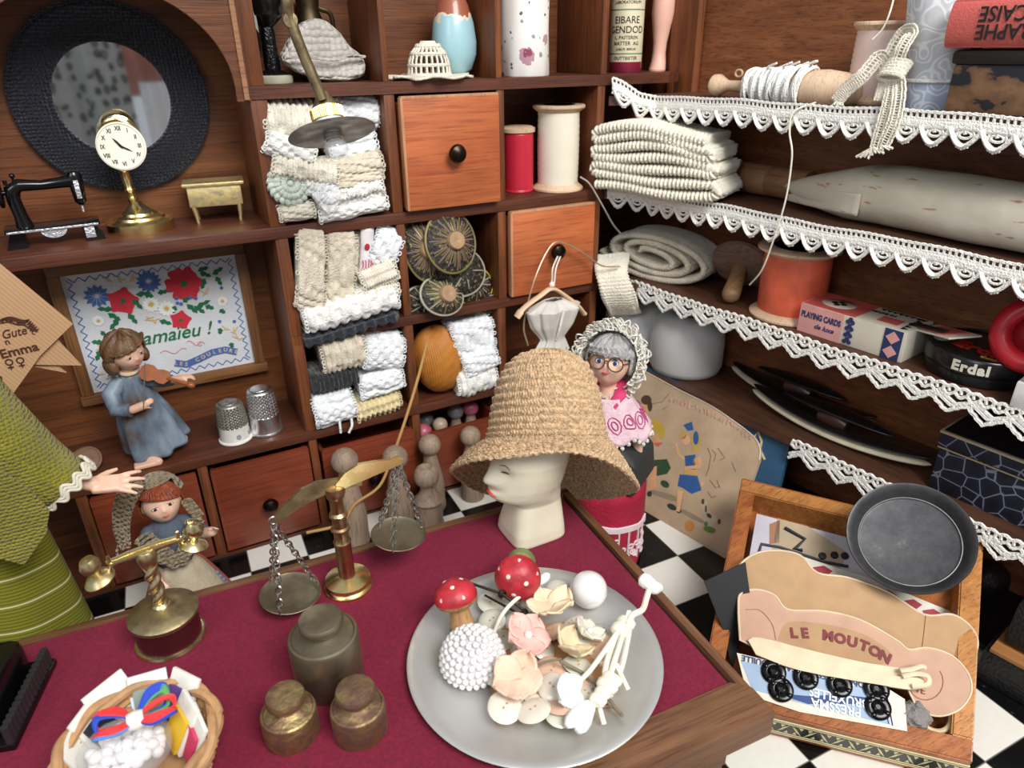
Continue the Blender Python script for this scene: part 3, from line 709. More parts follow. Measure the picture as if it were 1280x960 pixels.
def packet(pxs, z0, lean, mat, label, stripe=None, wdt=.10, hgt=.13, yaw=0.0):
    c = place(pxs[0], pxs[1], z0); t = thing('thread_packet', label, 'packet', c, (lean[0], lean[1], yaw), 'packets standing in the wicker basket')
    b = MB(); b.box((0, 0, 0), (wdt, .012, hgt), bev=.003); b.build('sleeve', mat, t)
    if stripe:
        b = MB(); b.box((0, -.012, -.02), (wdt*.8, .010, hgt*.7), bev=.003); b.build('threads', stripe, t)
zc = TZ+.13
packet((145, 880), zc, (-.5, -.1), PAPW, 'cream folded card at the back left of the wicker basket', None, .12, .15, .5)
packet((188, 868), zc, (-.5, .0), plain('blue_white_card', 'dfe6ea', .6), 'white folded card at the back of the wicker basket', plain('grey_green_thread', '8d9a92', .8), .105, .13, -.1)
packet((226, 872), zc, (-.5, .1), PAPW, 'white card with purple threads at the back right of the wicker basket', plain('purple_thread', '5d3f86', .7), .10, .15, -.9)
packet((228, 903), zc, (-.5, .1), PAPW, 'white card with yellow threads at the right of the wicker basket', plain('yellow_thread', 'e0b52a', .7), .10, .15, -1.3)
packet((243, 918), zc-.01, (-.4, .1), PAPW, 'white card with pink threads against the right rim of the wicker basket', plain('pink_thread', 'c9385e', .7), .11, .13, -1.4)
packet((122, 908), zc-.01, (-.5, .0), PAPW, 'white card with dark blue threads at the left of the wicker basket', plain('navy_thread', '23263a', .7), .11, .14, 1.0)
packet((100, 940), zc-.02, (-.4, .0), PAPW, 'plain white card against the left rim of the wicker basket', None, .10, .12, 1.2)
bo = place(170, 900, zc+.07)
bow = thing('floss_bow', 'skein of red and blue threads tied as a bow in the basket', 'thread', bo, 0)
def bowloop(cols, sgn, up):
    for j, m in enumerate(cols):
        b = MB()
        for k in range(5):
            o_ = .006*k; e = .085
            b.tube(bez([(0, 0, 0), (sgn*.04, up*(.022+o_)+.004*j, .012+.004*j), (sgn*(e+o_*.4), up*(.030+o_*.5)-.0+.008*j, .018), (sgn*(e+.008), up*.012+.010*j, -.008), (sgn*.045, up*.004, -.004), (0, 0, 0)], 5), .0042, 5)
        b.build('thread_loop', m, bow)
RED = plain('coral_thread', 'e0383a', .7); BLU = plain('royal_thread', '2348b8', .7); LBL = plain('light_blue_thread', '4f86d6', .7); GRT = plain('green_thread', '5aa05a', .7)
bowloop([BLU, RED], -1, 1); bowloop([LBL, RED], -1, -.8); bowloop([RED], 1, .6); bowloop([BLU, RED], 1, -1); bowloop([GRT, BLU], .85, 1.6)
b = MB(); b.lathe([(.022, -.02), (.026, 0), (.022, .02)], (0, 0, 0), RY(PI/2).to_3x3(), 16); b.build('tie', PAPW, bow)
bag = thing('bead_bag', 'clear bag of small white beads at the front of the basket', 'bag', place(160, 945, TZ+.10), 0)
CLEAR = NT('clear_plastic'); CLEAR.set(Roughness=.08, Alpha=.22, Base_Color=(.9, .92, .95, 1)); CLEAR = CLEAR.m
b = MB(); b.sphere((0, 0, .02), (.115, .10, .075), seg=28, rings=16)
for v in b.bm.verts: v.co += V(v.co)*.10*noise.noise(v.co*22)
b.build('plastic', CLEAR, bag)
b = MB(); random.seed(5)
for k in range(70):
    a = random.random()*6.28; r = .085*math.sqrt(random.random()); b.sphere((r*math.cos(a), r*math.sin(a), .05-r*.35+random.uniform(-.02, .012)), .017, seg=10, rings=7)
tag(b.build('beads', PEARL, bag), None, None, kind='stuff')
# ---- black ribbed toy at the left edge
tw_ = thing('black_cash_box', 'glossy black toy with a ribbed side edge at the left end of the counter', 'toy', place(8, 925), TA-.22)
b = MB(); b.box((-.14, .12, .09), (.27, .26, .15), bev=.03); b.build('body', BLACK, tw_)
b = MB(); b.box((-.12, .12, .012), (.33, .33, .024), bev=.006); b.build('base_plate', BLACK, tw_)
b = MB()
for k in range(15): b.cyl((.030, -.03+k*.021, .02), (.030, -.03+k*.021, .085), .0115, seg=10)
b.build('ribs', plain('satin_black', '2a2a2c', .35), tw_)
# ============================================================ back case: what stands in the niche and pigeonholes
def oy(px, py, y, z=None):
    p = ony(px, py, y); return V((p.x, p.y, p.z if z is None else z))
def sz(p): return (V(p)-CAM).dot(CF)/F_PX          # world units per picture pixel at p
def ellm(p, cx, cy, rx, ry): return (cx+rx*math.cos(p), cy+ry*math.sin(p))
def wrap(o, r):
    """bend a flat text mesh (x right, z up after transform) round a vertical cylinder of radius r about its origin"""
    for v in o.data.vertices:
        a = v.co.x/r; d = r+.0015-v.co.y; v.co = V((d*math.sin(a), -d*math.cos(a), v.co.z))
# ---- round mirror
mr = thing('round_mirror', 'round mirror in a wide black woven ring frame under the arch', 'mirror', (3.985, .478, 2.375), (0, 0, 0))
WOVEN = yarn('black_woven', '12182a', 62, 62, .55, 1.0, var=.3)
b = MB(); b.M = RX(PI/2); b.lathe([(.245, .002), (.243, .020), (.26, .032), (.33, .040), (.39, .036), (.415, .020), (.418, .002)], seg=120, cap=False); b.lathe([(.245, .002), (.418, .002)], seg=120, cap=False); b.build('frame', WOVEN, mr)
b = MB(); b.M = RX(PI/2)
for rr in (.252, .408): b.tube([V((rr*math.cos(2*PI*i/120), rr*math.sin(2*PI*i/120), .028)) for i in range(120)], .008, 6, closed=True)
b.build('edge_braid', WOVEN, mr)
MIRR = NT('mirror_silver'); MIRR.set(Metallic=1.0, Roughness=.04, Base_Color=(.8, .82, .84, 1)); MIRR = MIRR.m
b = MB(); b.M = RX(PI/2); b.lathe([(0, .012), (.25, .012)], seg=80, cap=False); b.build('glass', MIRR, mr, flatshade=True)
# added cloths standing in for the viewer's clothes and skin in the mirror
def leopard():
    t = NT('leopard_cloth'); t.set(Roughness=.9)
    vo = t.n('ShaderNodeTexVoronoi'); vo.inputs['Scale'].default_value = 10; vo.inputs['Randomness'].default_value = .7
    t.l(t.coord((1, 1, .8)), vo.inputs['Vector'])
    nz = t.n('ShaderNodeTexNoise'); nz.inputs['Scale'].default_value = 12; t.l(t.coord(), nz.inputs['Vector'])
    ad = t.n('ShaderNodeMath', operation='MULTIPLY_ADD'); ad.inputs[1].default_value = .5; t.l(nz.outputs[0], ad.inputs[0]); t.l(vo.outputs['Distance'], ad.inputs[2])
    t.l(t.ramp(ad.outputs[0], [(.36, rgb('8d9291')), (.42, rgb('3a3d3f')), (.60, rgb('3a3d3f')), (.66, rgb('b4b8b6'))]), t.b.inputs['Base Color']); return t.m
def drape(name, label, x0, x1, z0, z1, y, mat):
    b = MB(); b.sheet(lambda u, v: V((x0+(x1-x0)*u, y+.05*math.sin(u*17)+.03*math.sin(u*41+v*3), z0+(z1-z0)*v)), 60, 12)
    tag(b.build(name, mat, solid=.01), label, 'cloth')
drape('spotted_standin', 'grey leopard spotted cloth added behind the viewer as clothing for the round mirror to show', 2.7, 4.18, -.02, 3.4, -5.0, leopard())
drape('white_standin', 'white cloth added behind the viewer as clothing for the round mirror to show', 4.28, 5.1, -.02, 2.25, -5.05, plain('white_sheet', 'f4f6fa', .9))
drape('pink_skin_standin', 'dusty pink cloth added behind the viewer as skin for the round mirror to show', 4.1, 5.3, 2.1, 3.4, -5.2, plain('skin_pink_sheet', 'b98476', .9))
# ---- pedestal clock
ck = thing('pedestal_clock', 'tall brass pedestal clock with a round white roman dial', 'clock', (3.975, .30, ZB), 0)
CDP = ony(152, 183, .19)-V((3.975, .30, ZB)); CK = S(1, 1, .80)
b = MB(); b.lathe([(.148, 0), (.15, .01), (.150, .042), (.140, .05), (.115, .055), (.11, .066), (.085, .073), (.08, .084), (.055, .095), (.03, .12), (.022, .13)], seg=48); b.build('base', BRASSP, ck)
b = MB(RY(-.06) @ CK); b.lathe([(.024, .12), (.022, .17), (.028, .19), (.018, .20), (.018, .22), (.026, .235), (.019, .25), (.021, .29), (.019, .33), (.026, .345), (.018, .36), (.018, .38)], seg=24); b.build('column', BRASSP, ck)
b = MB(RY(-.06) @ CK); b.lathe([(.019, .37), (.026, .385), (.016, .40), (.014, .44)], seg=20); b.build('finial', BRASSP, ck)
fd = (CAM-V((3.94, .2, 2.27))).normalized(); fd = (fd+V((-.25, 0, .05))).normalized()
Mf = T(CDP) @ frame_from(fd, V((0, 0, 1)).cross(fd)).to_4x4() @ S(.86)
b = MB(T(CDP+V((.004, .07, .045))) @ frame_from((fd+V((0, 0, -.35))).normalized()).to_4x4() @ S(.80)); b.lathe([(.0, -.07), (.07, -.06), (.098, -.03), (.10, .03), (.092, .035), (.085, .02), (0, .015)], seg=36); b.build('housing', BRASSP, ck)
b = MB(Mf); b.lathe([(.0, -.03), (.08, -.025), (.118, .0), (.12, .008), (.112, .013), (.108, .008), (0, .008)], seg=48); b.build('dial', plain('dial_white', 'f3ecd9', .35, var=.03), ck)
INK = plain('ink_black', '17120f', .6)
for k, s_ in enumerate(['XII', 'I', 'II', 'III', 'IV', 'V', 'VI', 'VII', 'VIII', 'IX', 'X', 'XI']):
    a = PI/2-k*PI/6
    txt('numeral', s_, .030, INK, ck, Mf @ T(.088*math.cos(a), .088*math.sin(a), .0095), .0006, sx=.8, bold=.0006)
for nm, a, l, w_ in (('hour_hand', math.radians(128), .055, .005), ('minute_hand', math.radians(-28), .058, .004)):
    b = MB(Mf @ RZ(a)); b.prism([(-.012, -w_*.6), (0, -w_*1.2), (l*.6, -w_), (l, 0), (l*.6, w_), (0, w_*1.2), (-.012, w_*.6)], .0012, T(0, 0, .012)); b.build(nm, INK, ck)
# ---- toy sewing machine
sm = thing('toy_sewing_machine', 'glossy black miniature sewing machine on a footed base', 'sewing machine', (3.625, .22, ZB), .06); sm.scale = (.80, .80, .80)
SILV = plain('silver_paint', 'c9ccd2', .25, metal=.6, bumpy=.4, bs=80)
b = MB(); b.box((0, 0, .095), (.46, .17, .022), bev=.008)
for sx in (-1, 1): b.prism([(sx*.19-.05, 0), (sx*.19+.05, 0), (sx*.17+.035, .09), (sx*.17-.035, .09)], .16, Matrix(((1, 0, 0, 0), (0, 0, -1, .08), (0, 1, 0, 0), (0, 0, 0, 1))))
b.build('base', BLACK, sm)
b = MB(); b.prism([(.065*math.cos(PI+PI*i/16), .0+.05*math.sin(PI+PI*i/16)) for i in range(17)], .01, Matrix(((1, 0, 0, 0), (0, 0, -1, -.07), (0, 1, 0, .09), (0, 0, 0, 1)))); b.box((0, -.088, .092), (.44, .006, .012), bev=.002); b.box((.17, -.088, .05), (.05, .006, .06), bev=.002); b.build('silver_trim', SILV, sm)
b = MB(); b.tube([(-.13, 0, .10), (-.135, 0, .16), (-.145, 0, .25), (-.14, 0, .30), (-.10, 0, .325), (0, 0, .315), (.10, 0, .32), (.16, 0, .325)], [.045, .034, .034, .04, .034, .026, .030, .036], 16); b.build('arm', BLACK, sm)
b = MB(); b.lathe([(.012, -.13), (.03, -.11), (.036, -.03), (.04, .03), (.03, .05), (0, .052)], (.165, 0, .32), seg=20); b.build('needle_head', BLACK, sm)
b = MB(); b.box((.165, -.037, .28), (.025, .008, .10), bev=.003); b.cyl((.165, 0, .15), (.165, 0, .2), .006); b.build('face_plate', SILV, sm)
b = MB(RY(PI/2)); b.tube([V((-.29+.065*math.cos(2*PI*i/28), .065*math.sin(2*PI*i/28), -.20)) for i in range(28)], .013, 8, closed=True)
for k in range(6): b.tube([(-.29, 0, -.20), (-.29+.06*math.cos(k*PI/3), .06*math.sin(k*PI/3), -.20)], .006, 6)
b.cyl((-.29, 0, -.21), (-.29, 0, -.15), .014); b.build('hand_wheel', BLACK, sm)
b = MB(); b.cyl((-.12, 0, .33), (-.12, 0, .37), .007); b.sphere((-.12, 0, .375), .014, seg=12, rings=8); b.cyl((-.16, 0, .33), (-.16, 0, .355), .01); b.build('spool_pin', BLACK, sm)
# ---- gold toy table
gt = thing('toy_table', 'small shiny gold toy table with splayed legs', 'table', (4.335, .31, ZB), -.12); gt.scale = (.86, .86, .86)
GOLD = metal('gold_leaf', 'f3e2ae', .36, 'e2cd90', 30, .5, bump=.1)
b = MB(); b.box((0, 0, .22), (.33, .19, .02), bev=.006); b.box((0, .0, .155), (.29, .16, .12), bev=.01); b.build('top', GOLD, gt)
for sx in (-1, 1):
    for sy in (-1, 1):
        b = MB(); b.lathe([(.009, 0), (.011, .01), (.009, .02), (.013, .06), (.014, .11)], (sx*.115, sy*.06, 0), Euler((sy*-.05, sx*.08, 0)).to_matrix(), 12); b.build('leg', GOLD, gt)
# ---- framed embroidery
EX0, EX1, EZ0, EZ1 = 3.565, 4.388, .942, 1.586
pf = thing('framed_embroidery', 'wooden frame holding an embroidered panel of red and blue flowers', 'picture', (3.975, .484, .885), 0)
W_FR = wood('picture_frame_wood', '6a4429', '8d6138', 'x', .45); W_FRZ = wood('picture_frame_wood_v', '6a4429', '8d6138', 'z', .45)
def lx(x): return x-3.975
def lz(z): return z-.885
for (cx_, cz_, w_, h_, m_) in ((lx(3.975), lz(.914), .955, .056, W_FR), (lx(3.975), lz(1.614), .925, .056, W_FR), (lx(3.536), lz(1.265), .056, .645, W_FRZ), (lx(4.415), lz(1.265), .056, .645, W_FRZ)):
    b = MB(); b.box((cx_, -.035, cz_), (w_, .05, h_), bev=.008); b.build('frame_rail', m_, pf)
CLOTH = yarn('linen_cloth', 'd9dce0', 170, 170, .9, .25, var=.05)
b = MB(); b.box((lx(3.975), -.022, lz(1.264)), (.85, .008, .67)); b.build('linen', CLOTH, pf)
ME = T(-.41, -.0275, .057) @ RX(PI/2)                     # cloth plane: x 0-.823, y 0-.644, z towards viewer
def flatshape(name, polys, mat, z=.001):
    b = MB(ME)
    for i, p in enumerate(polys): b.prism(p, .0012, T(0, 0, z+.00003*i))
    return b.build(name, mat, pf)
def cpx(x, y):                                           # position in the cropped view of the panel -> cloth plane
    p = ony(50+x/4.362, 300+y/4.362, .45); return (p.x-EX0, p.z-EZ0)
def strip(pts, w_):
    o = []; n = len(pts)
    for i in range(n):
        a, c = V(pts[max(i-1, 0)]+(0,)), V(pts[min(i+1, n-1)]+(0,)); d = (c-a).normalized(); o.append((V(pts[i]+(0,)), V((-d.y, d.x, 0))))
    return [tuple((p+nn*w_/2)[:2]) for p, nn in o]+[tuple((p-nn*w_/2)[:2]) for p, nn in reversed(o)]
EBL = plain('embroidery_blue', '4a6cae', .8); EGR = plain('embroidery_green', '1f6d45', .8); ERD = plain('embroidery_red', 'd02f3f', .8); EYE = plain('embroidery_straw', 'd9b978', .8); EPK = plain('embroidery_pink', 'd68a9a', .8); EWH = plain('embroidery_white', 'f4f4f0', .8); EGD = plain('embroidery_gold', 'd9b24a', .8)
W_, H_ = .823, .644
def zig(p0, p1, n, amp, inward):
    p0, p1 = V(p0+(0,)), V(p1+(0,)); d = p1-p0; iw = V(inward+(0,)); return [tuple((p0+d*i/n+iw*(amp if i % 2 else 0))[:2]) for i in range(n+1)]
zz = [zig((.03, H_-.02), (W_-.03, H_-.02), 32, .024, (0, -1)), zig((.03, .02), (W_-.03, .02), 32, .024, (0, 1)), zig((.02, .03), (.02, H_-.03), 26, .024, (1, 0)), zig((W_-.02, .03), (W_-.02, H_-.03), 26, .024, (-1, 0))]
b = MB(ME)
for z_ in zz:
    for a, c in zip(z_, z_[1:]): b.prism(strip([a, c], .0045), .0012)
b.build('zigzag_border', EBL, pf)
def star(c, r, n, w_=.35, ph=0):
    o = []
    for k in range(n):
        a = 2*PI*k/n+ph; d = V((math.cos(a), math.sin(a))); q = V((-d.y, d.x)); c_ = V(c)
        o.append([tuple(c_+d*r*.15), tuple(c_+d*r*.7+q*r*w_*.5), tuple(c_+d*r), tuple(c_+d*r*.7-q*r*w_*.5)])
    return o
def blob(c, r, n=5, ph=0, sq=1.0):
    return [(c[0]+r*(1+.16*math.cos(n*t+ph))*math.cos(t), c[1]+r*sq*(1+.16*math.cos(n*t+ph))*math.sin(t)) for t in [2*PI*i/30 for i in range(30)]]
def leaf(p0, p1, w_): 
    a, c = V(p0), V(p1); d = (c-a); q = V((-d.y, d.x)).normalized(); return [tuple(a), tuple(a+d*.35+q*w_), tuple(a+d*.6+q*w_*.5), tuple(a+d*.75+q*w_*.8), tuple(c), tuple(a+d*.7-q*w_*.7), tuple(a+d*.5-q*w_*.4), tuple(a+d*.3-q*w_)]
for c, n in (((310, 308), 12), ((592, 228), 14)): flatshape('cornflower', star(cpx(*c), .062, n, .34), EBL)
for c, r, n in (((452, 335), .066, 5), ((785, 240), .086, 6), ((768, 438), .048, 5)):
    C_ = V(cpx(*c)); flatshape('poppy', [blob(tuple(C_+V((r*.62*math.cos(a), r*.62*math.sin(a)))), r*.46, 4, a) for a in [2*PI*k/n for k in range(n)]]+[blob(tuple(C_), r*.4, 5)], ERD); flatshape('poppy_centre', [blob(tuple(C_), r*.2, 3)], EGR, .0025)
for c in ((605, 352), (690, 375), (995, 335), (318, 442)):
    r = .045 if c[0] > 400 and c[0] < 900 else .03; flatshape('daisy', star(cpx(*c), r, 12, .42), EWH, .0018); flatshape('daisy_centre', [blob(cpx(*c), r*.25, 4)], EGD, .0032)
lv = [((520, 300), (610, 290)), ((500, 320), (560, 380)), ((400, 380), (310, 375)), ((430, 430), (380, 490)), ((480, 400), (530, 460)), ((650, 440), (720, 460)), ((860, 170), (920, 150)), ((870, 180), (935, 200)), ((940, 190), (1000, 150)), ((960, 200), (990, 250)), ((900, 210), (880, 270)), ((800, 350), (860, 400)), ((850, 370), (930, 330)), ((840, 360), (900, 400)), ((780, 340), (820, 310)), ((340, 560), (280, 555)), ((330, 600), (305, 660)), ((370, 400), (440, 440)), ((640, 290), (700, 280)), ((985, 480), (980, 515)), ((350, 500), (335, 520)), ((980, 380), (1010, 400)), ((1040, 560), (1050, 590)), ((740, 360), (720, 400)), ((570, 300), (620, 310)), ((900, 360), (950, 375))]
flatshape('leaves', [leaf(cpx(*a), cpx(*c), .016) for a, c in lv], EGR, .0014)
st = []
random.seed(3)
for c in ((380, 220), (430, 225), (500, 215), (330, 590), (380, 600), (350, 660), (900, 290), (1010, 480), (1060, 500), (1085, 540), (590, 430), (620, 440), (390, 740), (340, 730)):
    p = cpx(*c)
    for k in range(5): st.append(leaf(p, (p[0]+random.uniform(-.035, .035), p[1]+random.uniform(-.02, .03)), .004))
flatshape('wheat_ears', st, EYE, .001)
flatshape('small_flowers', [blob(cpx(*c), .009, 5, 0) for c in ((745, 320), (770, 350), (820, 315), (850, 320), (980, 445), (1060, 445), (395, 540), (400, 615), (380, 745), (750, 345), (990, 262))], EBL, .0022)
sw = []
for a, c in (((655, 620), (800, 600)), ((800, 560), (900, 570))):
    p, q_ = V(cpx(*a)), V(cpx(*c)); sw.append(strip([tuple(p+(q_-p)*t+V((0, .012*math.sin(t*9)))) for t in [i/14 for i in range(15)]], .004))
sw.append(strip([tuple(V(cpx(875, 570))+V((.02*math.cos(t), .018*math.sin(t)))*(1-t/9)) for t in [i*.45 for i in range(14)]], .004))
flatshape('pink_scroll', sw, EPK)
bn = [V(cpx(x, y)) for x, y in ((735, 672), (800, 680), (870, 650), (940, 615), (1010, 600), (1075, 612))]
flatshape('blue_banner', [strip([tuple(p) for p in bn], .040)], EBL, .0010)
c0, c1 = V(cpx(455, 540)), V(cpx(960, 490))
txt('stitched_word', 'Camaïeu !', .105, EGR, pf, ME @ T(((c0+c1)/2).x-.01, ((c0+c1)/2).y-.004, .0022), .0008, sx=.98, shear=.35, bold=.001)
wd = 'LES COULEURS'
for i, ch in enumerate(wd):
    if ch == ' ': continue
    t = i/(len(wd)-1)*.96+.02; k = t*(len(bn)-1); j = min(int(k), len(bn)-2); p = bn[j]+(bn[j+1]-bn[j])*(k-j); d = bn[j+1]-bn[j]
    txt('banner_letter', ch, .030, EYE, pf, ME @ T(p.x, p.y, .0024) @ RZ(math.atan2(d.y, d.x)), .0006, bold=.0008)
b = MB(); b.tube(bez([(-.16, -.062, .768), (-.155, -.066, .782), (-.11, -.066, .785), (-.05, -.066, .79), (-.035, -.062, .772)], 4), .007, 8); b.build('wire_hook', STEEL, pf)
# ---- figurine of a child playing the violin
SKIN = plain('painted_skin', 'e0b49a', .45, var=.08, vs=8)
fg = thing('fiddler_figurine', 'painted figurine of a child in a blue grey robe playing the violin', 'figurine', (3.765, .15, .655), 0)
ROBE = NT('blue_grey_robe'); ROBE.set(Roughness=.5); nz = ROBE.n('ShaderNodeTexNoise'); nz.inputs['Scale'].default_value = 7; nz.inputs['Detail'].default_value = 5; ROBE.l(ROBE.coord((1, 1, .6)), nz.inputs['Vector']); ROBE.l(ROBE.ramp(nz.outputs[0], [(.36, rgb('5a463c')), (.46, rgb('5d6b7a')), (.62, rgb('8797a6'))]), ROBE.b.inputs['Base Color']); ROBE = ROBE.m
HAIRB = plain('brown_hair_paint', '6f5137', .5, bumpy=.5, bs=40, var=.3)
def headmesh(b, c, r, R, tall=1.12):
    """child's head: ellipsoid with nose, cheeks, chin and eye hollows; local -y is the face"""
    Mh_ = T(c) @ R.to_4x4()
    def fn(u, v):
        th = PI*v; a = 2*PI*u; x, y, z = math.sin(th)*math.cos(a), math.sin(th)*math.sin(a), math.cos(th)
        k = 1+(-.04 if z < -.3 else 0); fr = max(0, -y)
        o = V((x*r*.95*(1-.18*max(0, -z)), y*r*1.0, z*r*tall))
        o += V((0, -1, 0))*r*(.16*math.exp(-(x/.13)**2-((z+.13)/.13)**2)*fr+.08*math.exp(-((abs(x)-.42)/.22)**2-((z+.32)/.22)**2)*fr+.10*math.exp(-(x/.22)**2-((z+.72)/.18)**2)*fr-.08*math.exp(-((abs(x)-.36)/.17)**2-((z-.08)/.13)**2)*fr+.05*math.exp(-(x/.2)**2-((z+.43)/.07)**2)*fr)
        return Mh_ @ o
    b.sheet(fn, 40, 28, closed_u=True)
    for s_ in (-1, 1): b.sphere(Mh_ @ V((s_*r*.93, .02*r, -.08*r)), (r*.12, r*.2, r*.26), seg=10, rings=8)
    return Mh_
def face(Mh_, r, parent, iris, lip, lid=None, brow=None, open_=1.0):
    for s_ in (-1, 1):
        c = Mh_ @ V((s_*.36*r, -.885*r, .07*r)); R = Mh_.to_3x3()
        b = MB(); b.sphere(c, (.17*r, .07*r, .13*r*open_), R, 16, 10); e = b.build('eye', plain('eye_white', 'f4f1ec', .2), parent)
        b = MB(); b.sphere(Mh_ @ V((s_*.36*r, -.935*r, .07*r)), (.095*r, .045*r, .105*r*open_), R, 14, 8); b.build('iris', iris, e)
        b = MB(); b.sphere(Mh_ @ V((s_*.36*r, -.975*r, .075*r)), (.042*r, .015*r, .045*r), R, 10, 6); b.build('pupil', INK, e)
        b = MB(); b.tube([Mh_ @ V(((s_*.36-.17*math.cos(k*PI/6))*r, (-.955+.05*abs(math.cos(k*PI/6)))*r, (.07+(.13*open_+.015)*math.sin(k*PI/6))*r)) for k in range(7)], .016*r, 6); b.build('eyelid', lid or INK, parent)
        if brow: b = MB(); b.tube([Mh_ @ V((s_*(.18+.1*k)*r, (-.945+.02*k*k)*r, (.36+.05*math.sin(k*PI/4))*r)) for k in range(5)], .022*r, 6); b.build('eyebrow', brow, parent)
    b = MB(); b.tube([Mh_ @ V(((-.17+.085*k)*r, (-.985-.03*math.sin(k*PI/4))*r, (-.44+.02*abs(k-2))*r)) for k in range(5)], [.01*r, .045*r, .05*r, .045*r, .01*r], 8); b.build('lips', lip, parent)
def remesh(o, vs, smooth=4):
    m = o.modifiers.new('remesh', 'REMESH'); m.mode = 'VOXEL'; m.voxel_size = vs; m.use_smooth_shade = True
    s_ = o.modifiers.new('smooth', 'SMOOTH'); s_.iterations = smooth; s_.factor = .5; return o
def limb(b, pts, rs, seg=12): 
    b.tube(pts, rs, seg)
    for p, r in zip(pts, rs): b.sphere(p, r*.99, seg=12, rings=8)
def hand(b, wrist, d, up, L_, curl=.3, spread=.12, side=1):
    """palm, four unequal fingers and a thumb; d = direction of the fingers, up = back of the hand"""
    d = V(d).normalized(); up = (V(up)-d*V(up).dot(d)).normalized(); s_ = d.cross(up)*side; w_ = V(wrist)
    b.box((w_+d*L_*.28), (L_*.56, L_*.42, L_*.17), Matrix((d, s_, up)).transposed(), bev=L_*.06)
    for k, (ln, off) in enumerate(((.46, .165), (.52, .055), (.48, -.055), (.38, -.155))):
        p = w_+d*L_*.5+s_*L_*off; a = spread*(off*6); dd = (d+s_*a).normalized(); pts = [p-dd*L_*.06]; q_ = dd
        for j in range(3):
            q_ = (q_-up*curl*(.5+.4*j)).normalized(); p = p+q_*L_*ln*(.42, .33, .25)[j]; pts.append(p)
        b.tube(pts, [L_*.062, L_*.060, L_*.052, L_*.040], 8)
        for p_, r_ in zip(pts, (.062, .060, .052, .040)): b.sphere(p_, L_*r_, seg=8, rings=6)
    p = w_+d*L_*.14+s_*L_*.18; t1 = (d*.7+s_*.7-up*.25).normalized(); pts = [p, p+t1*L_*.2, p+t1*L_*.2+(t1+d*.5).normalized()*L_*.2]
    b.tube(pts, [L_*.085, L_*.068, L_*.05], 8); b.sphere(pts[1], L_*.068, seg=8, rings=6); b.sphere(pts[2], L_*.05, seg=8, rings=6)
FRt = Euler((0, -.06, .45)).to_matrix()                    # robe faces the front right
hcf = V((.01, -.02, .60)); HRf = Euler((.10, -.10, .55)).to_matrix()
b = MB(); Mh_ = headmesh(b, hcf, .085, HRf, 1.08)
limb(b, [V((0, 0, .44)), V((.005, -.01, .53))], [.04, .034])
limb(b, [V((-.05, -.01, .10)), V((-.02, -.06, .03)), V((.03, -.11, .018))], [.03, .026, .022]); limb(b, [V((.05, .02, .10)), V((.12, .0, .05)), V((.17, -.02, .07))], [.03, .024, .02])
b.box((-.02, -.10, .014), (.13, .06, .026), bev=.01)
limb(b, [V((-.02, -.115, .335)), V((.03, -.125, .35))], [.022, .022]); hand(b, (.02, -.125, .345), (.7, -.25, .45), (-.2, -.9, .2), .075, 1.2, .05)
limb(b, [V((.17, -.04, .42)), V((.235, -.075, .43))], [.020, .020]); hand(b, (.225, -.07, .43), (.8, -.3, .2), (.2, -.3, .9), .075, 1.1, .05)
remesh(b.build('body', SKIN, fg), .0055, 3)
face(Mh_, .085, fg, plain('dark_eye', '3a2c22', .3), plain('figurine_lip', 'b5655a', .5), HAIRB, None, .42)
b = MB()
def robe(u, v):
    a = 2*PI*u; z = .055+.43*v; f = 1-v; r = .045+.10*f**1.1+.02*math.sin(PI*min(1, v*1.2)); fold = 1+.13*f*math.sin(a*7+1.5*math.sin(a))+.02*math.sin(a*13)
    lean = .05*f*f
    return V((r*fold*math.cos(a)*1.0+lean*.9, r*fold*math.sin(a)*.8-.0+lean*.2, z-.03*f*math.cos(a+2.4)))
b.sheet(robe, 72, 30, closed_u=True)
b.tube([V((-.045, .0, .455)), V((-.10, -.035, .40)), V((-.085, -.085, .335)), V((-.03, -.115, .335))], [.035, .042, .04, .033], 14)
b.tube([V((.04, .0, .45)), V((.10, -.02, .43)), V((.14, -.03, .42)), V((.18, -.045, .42))], [.035, .036, .032, .027], 14)
b.build('robe', ROBE, fg, solid=.006)
b = MB(); b.tube([V((.042*math.cos(t)+.003, .040*math.sin(t)-.006, .505-.012*math.sin(t+PI))) for t in [2*PI*i/20 for i in range(20)]], .010, 8, closed=True); b.build('collar', plain('cream_collar', 'd9c7a8', .6), fg)
b = MB(); Mx = T(hcf) @ HRf.to_4x4()
def hr(u, v):
    a = 2*PI*u; th = PI*v*.66; x, y, z = math.sin(th)*math.cos(a), math.sin(th)*math.sin(a), math.cos(th)
    rr = .094*(1+.05*math.sin(a*9+v*6)); 
    if y < -.25: z = max(z, .40+.2*x)
    return Mx @ V((x*rr*1.02, y*rr*1.02+.006, z*rr*1.14+.004))
b.sheet(hr, 48, 20, closed_u=True)
for s_ in (-1, 1): b.sphere(Mx @ V((s_*.083, .012, -.045)), (.022, .045, .042), HRf, 14, 10)
b.sphere(Mx @ V((0, .06, -.05)), (.075, .04, .05), HRf, 16, 10)
b.build('hair', HAIRB, fg, solid=.012)
VIOL = plain('violin_varnish', '9a5a34', .3, var=.3)
dv = (V((.255, -.10, .40))-V((.075, -.05, .50))).normalized(); Mv = T(.08, -.055, .49) @ frame_from(V((-.15, -.75, .55)), dv).to_4x4()
b = MB(Mv); pr = [(.0, .022), (.02, .040), (.05, .042), (.075, .028), (.10, .036), (.125, .034), (.14, .012)]
